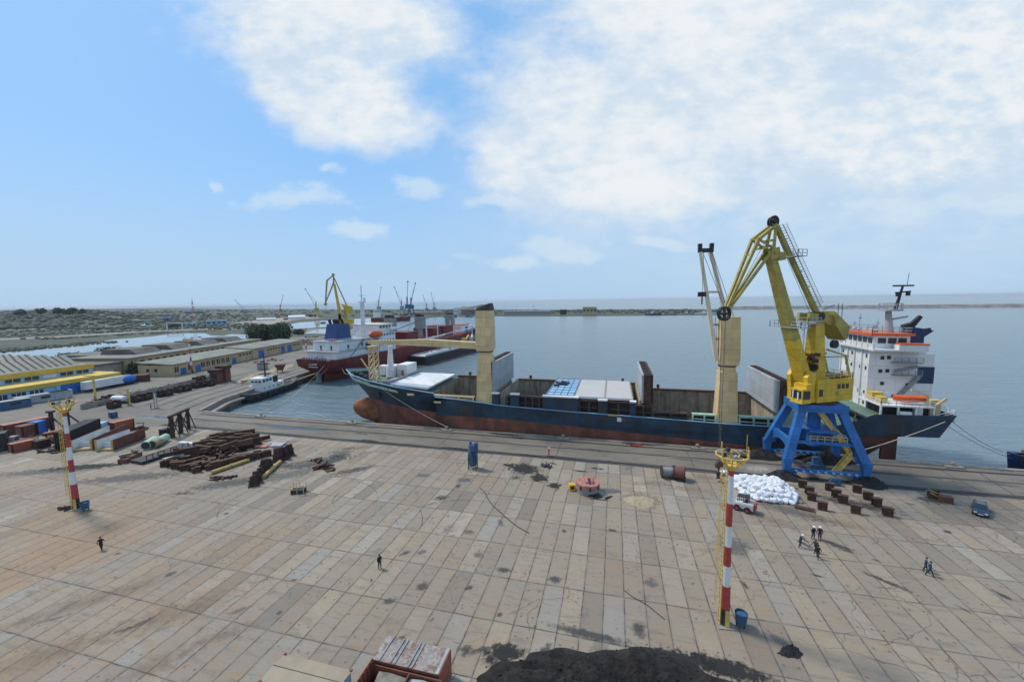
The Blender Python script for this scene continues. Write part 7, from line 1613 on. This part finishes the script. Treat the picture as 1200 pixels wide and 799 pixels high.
for y0, y1, z1 in ((63, 76, 19.5), (94, 104, 20), (108, 122, 20.5)): rbox('hatch_cover', -7.5, 8.4, y0, y1, 11.2, z1, 'redship')
rbox('hatch_coaming', -8, 8.8, 60, 128, 11.0, 13.4, 'pinkred')
part('deck_gantry', MB().bar((9.4, 84, 11), (9.4, 84, 22), .7).bar((9.4, 98, 11), (9.4, 98, 22), .5).bar((9.4, 84, 14), (9.4, 150, 16), .6).bar((9.8, 70, 12), (10, 126, 16), .5), M['white'], RS)
rbox('forecastle', -7, 7.5, 138, 158, 13.0, 18.5, 'white'); rbox('fore_winch', -5, 6, 140, 154, 18.502, 19.6, 'pinkred'); rbox('blue_panel', 7.503, 7.6, 144, 148, 14, 18, 'doorblue')
part('foremast', MB().cyl((0, 146, 18.5), (0, 146, 27), .5, .3, 8).bar((7.2, 120, 12), (7.2, 120, 24), .5), M['white'], RS)
rl = MB().rail([(10.6, 50, 11.4), (10.8, 120, 11.8), (9.8, 145, 13.2), (6.6, 160, 15.2), (.5, 168, 16.6)], 1.2, 3, .09); part('railing', rl, M['pinkred'], RS)
# black hulled flat barge alongside
BG = thing('flat_barge', 'black hulled barge with a flat grey deck alongside the red ship', 'barge', (-114, 216, WZ), -.11)
bst = []
for y, w in ((0, 5.6), (3, 6.2), (60, 6.4), (88, 5.4), (104, 2.2), (109, .2)): bst.append([(-w*.95, y, -.6), (-w, y-(1.2 if y < 2 else 0), 5.4+max(0, y-80)*.05), (w, y-(1.2 if y < 2 else 0), 5.4+max(0, y-80)*.05), (w*.95, y, -.6)])
part('hull', MB().loft(bst), M['dark'], BG)
part('lower_strake', MB().loft([[(6.2, 3.2, -.4), (6.32, 3.2, .9)], [(6.4, 60, -.4), (6.52, 60, .9)]], 0, False, False).loft([[(-5.4, -.28, -.4), (-5.4, -.6, .9)], [(5.4, -.28, -.4), (5.4, -.6, .9)]], 0, False, False), M['boot'], BG)
part('deck', MB().loft([[(-5.2, 0, 5.42), (5.2, 0, 5.42), (4.6, 1.5, 6.3), (-4.6, 1.5, 6.3)], [(-5.6, 78, 5.42), (5.6, 78, 5.42), (5.0, 76, 6.3), (-5.0, 76, 6.3)]]), M['greyp'], BG)
part('wheelhouse', MB().bx(-4, 4, 84, 92, 5.6, 9.6), M['white'], BG); part('window', MB().bx(-4.07, 4.07, 83.9, 92.1, 7, 8.2), M['glass'], BG)
for k in range(20): part('deck_box', MB().box((random.uniform(-4, 4), random.uniform(4, 74), 6.7), (.9, 1.4, .8), random.random()), M['grey'], BG)
p = G(529, 398); single('yellow_excavator_cab', MB().bx(-2, 2, -2, 2, 0, 2.6).bx(-1.2, 1.6, -1.6, 1.6, 2.6, 5.2).bar((1.5, 0, 4), (5, 0, 7), .8).bar((5, 0, 7), (6.5, 0, 3), .6), M['yellow'], 'small yellow digger on the barge deck beside the red ship', 'digger', (-104.3, 268, 2.3), 1.2)
# white mooring boat crowd forward of the barge
vessel('white_workboat', 'white workboat lying ahead of the black barge below the red ship bow', 549, 398.5, 30, 9, 3, M['white'], .4, 5, rz=1.5)
# tug
TG = thing('harbour_tug', 'small black harbour tug with white deckhouse in the basin', 'tug', (-138.2, 120.2, WZ), math.atan2(25.5, -2.6)+.05); TG.scale = (1.12, 1.12, 1.05)
tst = []
for u, w, z in ((0, 2.2, 3.2), (.08, 3.4, 2.9), (.35, 3.9, 2.6), (.75, 3.8, 2.7), (.92, 2.6, 3.4), (1, .4, 3.9)):
    x = -1+u*29; tst.append([(x+(1-u)*.6, -w*.8, -.6), (x, -w, z*.5), (x, -w, z), (x, w, z), (x, w, z*.5), (x+(1-u)*.6, w*.8, -.6)])
part('hull', MB().loft(tst), M['dark'], TG)
part('bulwark_cap', MB().loft([[(s[2][0], s[2][1]-.08, s[2][2]+.02), (s[2][0], s[2][1]+.22, s[2][2]+.02), (s[2][0], s[2][1]+.22, s[2][2]+.22), (s[2][0], s[2][1]-.08, s[2][2]+.22)] for s in tst]), M['green'], TG)
part('rubbing_strake', MB().loft([[(s[1][0], s[1][1]-.3, .8), (s[1][0], s[1][1], .8), (s[1][0], s[1][1], 1.5), (s[1][0], s[1][1]-.3, 1.5)] for s in tst]), M['black'], TG)
part('deckhouse', MB().bx(6.0, 17.5, -2.7, 2.7, 2.6, 4.9), M['white'], TG); part('wheelhouse', MB().loft([[(6.8, -2.1, 4.92), (12.5, -2.1, 4.92), (12.5, 2.1, 4.92), (6.8, 2.1, 4.92)], [(6.3, -2.3, 7.6), (12.2, -2.2, 7.6), (12.2, 2.2, 7.6), (6.3, 2.3, 7.6)]]), M['white'], TG)
part('wheelhouse_roof', MB().bx(6.0, 12.8, -2.5, 2.5, 7.62, 7.8), M['white'], TG)
for i in range(3): part('window', MB().box((7.6+i*1.7, -2.2, 6.6), (1.2, .1, 1.0)), M['glass'], TG)
for i in range(3): part('window', MB().box((6.5, -1.4+i*1.4, 6.6), (.1, 1.0, 1.0)), M['glass'], TG)
for i in range(5): part('porthole', MB().cyl((7.2+i*2.2, -2.76, 3.9), (7.2+i*2.2, -2.7, 3.9), .3, n=10), M['glass'], TG)
part('mast', MB().cyl((11.3, 0, 7.8), (11.3, 0, 17), .28, .14, 8).bx(11, 11.6, -2, 2, 12.5, 12.8).bx(9.6, 12.6, -1.4, 1.4, 8.5, 8.9), M['dark'], TG)
part('funnel', MB().bx(13.5, 15.2, -2.0, -.6, 4.92, 7.4).bx(13.5, 15.2, .6, 2.0, 4.92, 7.4), M['dark'], TG)
tg = MB()
for k in range(18): tg.box((random.uniform(18, 26), random.uniform(-2.4, 2.4), 2.9), (random.uniform(.5, 1.4),)*2+(random.uniform(.4, 1.1),), random.random())
part('tow_gear', tg, M['grey'], TG); part('ring_buoy', MB().cyl((14.8, -2.9, 3.7), (14.8, -2.72, 3.7), .55, n=12), M['wallyellow'], TG)
for i in range(8):
    u = i/8; f = MB().cyl((2+u*22, -4.1, 1.9), (2+u*22, -3.75, 1.9), .55, n=10); part('tyre_fender', f, M['black'], TG)
line('tug mooring line up to the western quay', (-139.5, 139, -.8), (-150, 152, .6), .5, .08)
vessel('far_red_ship', 'far red ship with a white deckhouse lying behind the red ship cranes', 458, 376.6, 74, 15, 8, M['redship'], .16, 10, rz=az(470)+.1, mast=18)
# the far yellow portal crane behind the blue funnel
p = Vector((-250, 330, 0)); t = thing('portal_crane', 'distant yellow portal crane standing behind the blue funnel of the red ship', 'crane', (p.x, p.y, 0), math.radians(200))
lb_ = MB()
for x in (-5, 5):
    for y in (-5, 5): lb_.bar((x, y, 0), (x*.6, y*.6, 13), 1.3)
part('portal', lb_, M['oldyellow'], t); part('machine_house', MB().bx(-8, 4, -3, 3, 13.2, 18.4), M['yellow'], t); part('column', MB().bar((-1, 0, 18.4), (-1, 0, 30), 2.6, 2.6, 1.6, 1.6), M['oldyellow'], t)
part('counterweight', MB().loft([[(2, -1.5, 33), (2, 1.5, 33), (0, 1.5, 29), (0, -1.5, 29)], [(-8, -1.5, 30), (-8, 1.5, 30), (-6, 1.5, 22), (-6, -1.5, 22)]]), M['yellow'], t)
part('boom', MB().bar((3, 0, 18), (7.5, 0, 52), 2.6, 2.6, 1.6, 1.6), M['yellow'], t); part('tie_strut', MB().bar((-3, 0, 31), (8, 0, 59), .9), M['oldyellow'], t)
jb = MB()
for s in (-.9, .9): jb.bar((8, s*.4, 60), (14, s, 55), .7); jb.bar((14, s, 55), (16.5, s*.3, 34), .8); jb.bar((8, s*.4, 60), (8, s, 53), .7); jb.bar((8, s, 53), (16.5, s*.3, 34), .7)
jb.cyl((16.5, -1, 33), (16.5, 1, 33), 1.3, n=12).cyl((8, -1, 60.5), (8, 1, 60.5), 1.2, n=12); part('jib', jb, M['oldyellow'], t); part('rope', MB().cyl((16.6, 0, 6), (16.6, 0, 33), .1, n=4), M['wire'], t)

# ------------------------------------------------------------------ stains and puddles on the ground
def stainmat(name, col, rough=.75, soft=.5, alpha=.85):
    m, t, b = newmat(name); a = nd(t, 'ShaderNodeAttribute', attribute_name='edge'); g = nd(t, 'ShaderNodeNewGeometry')
    n = noise(t, g.outputs['Position'], 1.3, 6, .7); k = mth(t, 'ADD', a.outputs['Fac'], mth(t, 'MULTIPLY', mth(t, 'SUBTRACT', n, .5), 1.7))
    f = mth(t, 'MULTIPLY', rng(t, k, .25, .25+soft), alpha); tr_ = nd(t, 'ShaderNodeBsdfTransparent'); mx = nd(t, 'ShaderNodeMixShader')
    b.inputs['Base Color'].default_value = (*col, 1); b.inputs['Roughness'].default_value = rough
    t.links.new(f, mx.inputs[0]); t.links.new(tr_.outputs[0], mx.inputs[1]); t.links.new(b.outputs[0], mx.inputs[2]); t.links.new(mx.outputs[0], t.nodes['Material Output'].inputs[0]); return m
SM = dict(oil=stainmat('oil_stain', (.055, .052, .048), .6, .6, .7), soot=stainmat('soot_stain', (.018, .017, .016), .9, .4, .95), rustst=stainmat('rust_stain', (.22, .14, .085), .9, .8, .28), grey=stainmat('grey_stain', (.12, .113, .105), .6, .6, .6), sandst=stainmat('sand_spread', (.25, .21, .15), .95, .4, .8), pale=stainmat('pale_dust', (.48, .46, .44), .9, .7, .55), damp=stainmat('damp_stain', (.11, .105, .11), .35, .3, .8))
nz = [0]
def stain(px, py, rx, ry, rz=0, k='oil', name='oil_stain', pos=None):
    p = pos or G(px, py); nz[0] += 1; n = 28; K = 5; vs = []; ed = []
    for j in range(K+1):
        for i in range(n):
            a = 2*math.pi*i/n; x, y = rx*1.25*j/K*math.cos(a), ry*1.25*j/K*math.sin(a); vs.append((p.x+x*math.cos(rz)-y*math.sin(rz), p.y+x*math.sin(rz)+y*math.cos(rz), .017+.0004*(nz[0] % 40))); ed.append(1-j/K)
    mb = MB().add(vs, [(j*n+i, j*n+(i+1) % n, (j+1)*n+(i+1) % n, (j+1)*n+i) for j in range(K) for i in range(n)])
    o = struct(name, mb, SM[k]); at = o.data.attributes.new('edge', 'FLOAT', 'POINT'); at.data.foreach_set('value', ed); return o
for q in ((62, 725, 2.0, .35, .75), (138, 740, 1.1, .3, .75), (283, 714, 1.6, .5, .85), (517, 583, 1.8, 1.1, .6), (560, 650, .9, 1.0, .3), (590, 668, 1.3, .8, .2), (650, 679, 1.2, .8, .1), (494, 629+18, 1.2, .6, .9), (475, 648, 1.2, .5, .9), (495, 687, 1.1, 1.0, .6), (763, 683, 1.1, 1.3, .1), (749, 738, 1.0, 1.3, .1), (661, 622, .6, .5, 0), (916, 752, 1.9, .8, -.8), (1130, 714, 1.3, .25, -1), (983, 640, 2.6, 1.0, -.75), (1038, 681, 3.0, .6, -.7), (942, 637, 1.5, .5, -.9), (640, 762, .8, 1.2, 0), (545, 760, .9, .6, .3)): stain(*q, k='grey' if random.random() < .45 else 'oil')
for q in ((496, 557, 1.6, .9, .3, 'damp'), (544, 562.5, 1.6, 1.0, .2, 'damp'), (1092, 586, 3.4, 1.6, 0, 'oil'), (1130, 590, 2.6, .9, 0, 'damp'), (378, 541, 9, 3, .8, 'oil'), (340, 556, 8, 3, .8, 'grey'), (270, 566, 9, 2.6, .6, 'oil'), (215, 578, 3, .8, .3, 'oil'), (150, 560, 13, 2.6, .42, 'oil'), (60, 552, 13, 2.2, .4, 'oil'), (100, 547, 9, 1.8, .4, 'soot')): stain(*q)
for q in ((614, 549, 4.2, 3.0, -.3, 'soot'), (596, 545, 1.8, .8, 0, 'soot'), (632, 560, 2.2, 2.0, -.7, 'soot'), (650, 569, 1.6, 1.4, 0, 'soot'), (680, 552, 1.6, .4, 0, 'soot'), (700, 549, 1.8, .4, 0, 'soot'), (648, 543, 1.6, .5, -.4, 'oil'), (715, 575, 2.0, 1.2, 0, 'damp'), (752, 586, 4.0, 2.8, 0, 'sandst'), (700, 585, 2.6, .5, 0, 'oil'), (860, 640, 3.0, 3, 0, 'grey')): stain(*q)
for q in ((760, 566, 6, 1.8, .2, 'rustst'), (800, 572, 7, 2, 0, 'rustst'), (830, 560, 4, 2.4, 0, 'rustst'), (905, 610, 5, 2.0, -.4, 'rustst'), (980, 612, 6, 2.4, -.3, 'rustst'), (860, 590, 4, 4, 0, 'pale'), (200, 720, 9, 3, .8, 'rustst'), (120, 700, 12, 2, .85, 'rustst'), (60, 765, 7, 2.5, .8, 'rustst'), (180, 780, 6, 2.0, .85, 'rustst'), (258, 745, 5, 1.6, .8, 'rustst'), (890, 549, 5, 3, .2, 'pale'), (1000, 590, 8, 2, -.3, 'oil'), (930, 600, 7, 2, -.4, 'grey')): stain(*q, name='rust_stain')
for q in ((584, 778, 2.0, 1.2, .2, 'grey'), (690, 743, 6, .8, -.05, 'oil'), (850, 782, 5, 1.3, -.12, 'soot'), (800, 772, 3.5, 1.2, -.1, 'soot'), (590, 765, 2.4, 1.4, .3, 'soot'), (560, 762, 2.4, .5, .5, 'oil')): stain(*q, name='grit_spread')
for x in range(-120, 120, 7): stain(0, 0, random.uniform(2.5, 6), random.uniform(.5, 1.1), random.uniform(-.1, .1), random.choice(['soot', 'oil', 'grey']), 'oil_stain', Vector((x+random.uniform(-3, 3), random.choice([82.9, 83.4, 89.2, 93.5, 95.4, 88]), 0)))
for i in range(95):
    x, y = random.uniform(-90, 75), random.uniform(27, 80); s = random.uniform(.25, 1.0); stain(0, 0, s*random.uniform(.6, 1.6), s*random.uniform(.35, .9), random.uniform(0, 3.1), random.choice(['oil', 'grey', 'oil', 'rustst']), 'oil_stain', Vector((x, y, 0)))
for i in range(26):
    x, y = random.uniform(-120, -48), random.uniform(64, 81); stain(0, 0, random.uniform(2, 7), random.uniform(.8, 2), .5+random.uniform(-.3, .3), random.choice(['oil', 'grey', 'rustst', 'grey']), 'oil_stain', Vector((x, y, 0)))
for i in range(9):
    x, y, r_, a0 = random.uniform(-60, 60), random.uniform(38, 78), random.uniform(4, 11), random.uniform(0, 6.28); sp_ = random.uniform(.9, 2.4); vs = []; ed = []
    for k in range(31):
        a = a0+sp_*k/30
        for q, e in ((-.14, .15), (0, .75), (.14, .15)): vs.append((x+(r_+q)*math.cos(a), y+(r_+q)*math.sin(a), .034)); ed.append(e*math.sin(math.pi*k/30)**.4)
    mb = MB().add(vs, [(k*3+c, k*3+c+1, k*3+c+4, k*3+c+3) for k in range(30) for c in range(2)]); o = struct('tyre_mark', mb, SM['oil']); at = o.data.attributes.new('edge', 'FLOAT', 'POINT'); at.data.foreach_set('value', ed)
def puddle(a, b, w0, w1, seed):
    rd = random.Random(seed); a, b = Vector(a), Vector(b); n = 30; d = (b-a).normalized(); s = Vector((-d.y, d.x, 0)); L, Rr_ = [], []
    for i in range(n+1):
        t = i/n; w = (w0*(1-t)+w1*t)*max(.02, math.sin(math.pi*min(1, t*1.0)))**.5*(1+.25*math.sin(t*17+seed)); p = a.lerp(b, t)+s*.25*math.sin(t*9+seed); L.append(p+s*w); Rr_.append(p-s*w)
    o = sheet('water_puddle', [(q.x, q.y) for q in L+Rr_[::-1]], .036, M['puddle']); return o
puddle(G(298, 498.5), G(384, 504.5), .7, .9, 1); puddle(G(160, 486.5), G(207, 490), .8, .5, 4); puddle(G(1101, 562), G(1118, 563), .5, .3, 3)
for k in range(2): puddle(G(1060+k*9, 533), G(1066+k*9, 534), .02, .02, 5) if 0 else None

# ------------------------------------------------------------------ the humid air over the harbour
hm_ = bpy.data.materials.new('haze'); hm_.use_nodes = True; t_ = hm_.node_tree; t_.nodes.clear()
pv = t_.nodes.new('ShaderNodeVolumePrincipled'); pv.inputs['Color'].default_value = (.86, .93, 1, 1); pv.inputs['Density'].default_value = HAZE; pv.inputs['Anisotropy'].default_value = .2
t_.links.new(pv.outputs[0], t_.nodes.new('ShaderNodeOutputMaterial').inputs['Volume'])
struct('haze', MB().bx(-41000, 41000, -3000, 61000, -9, 64), hm_, 'stuff')
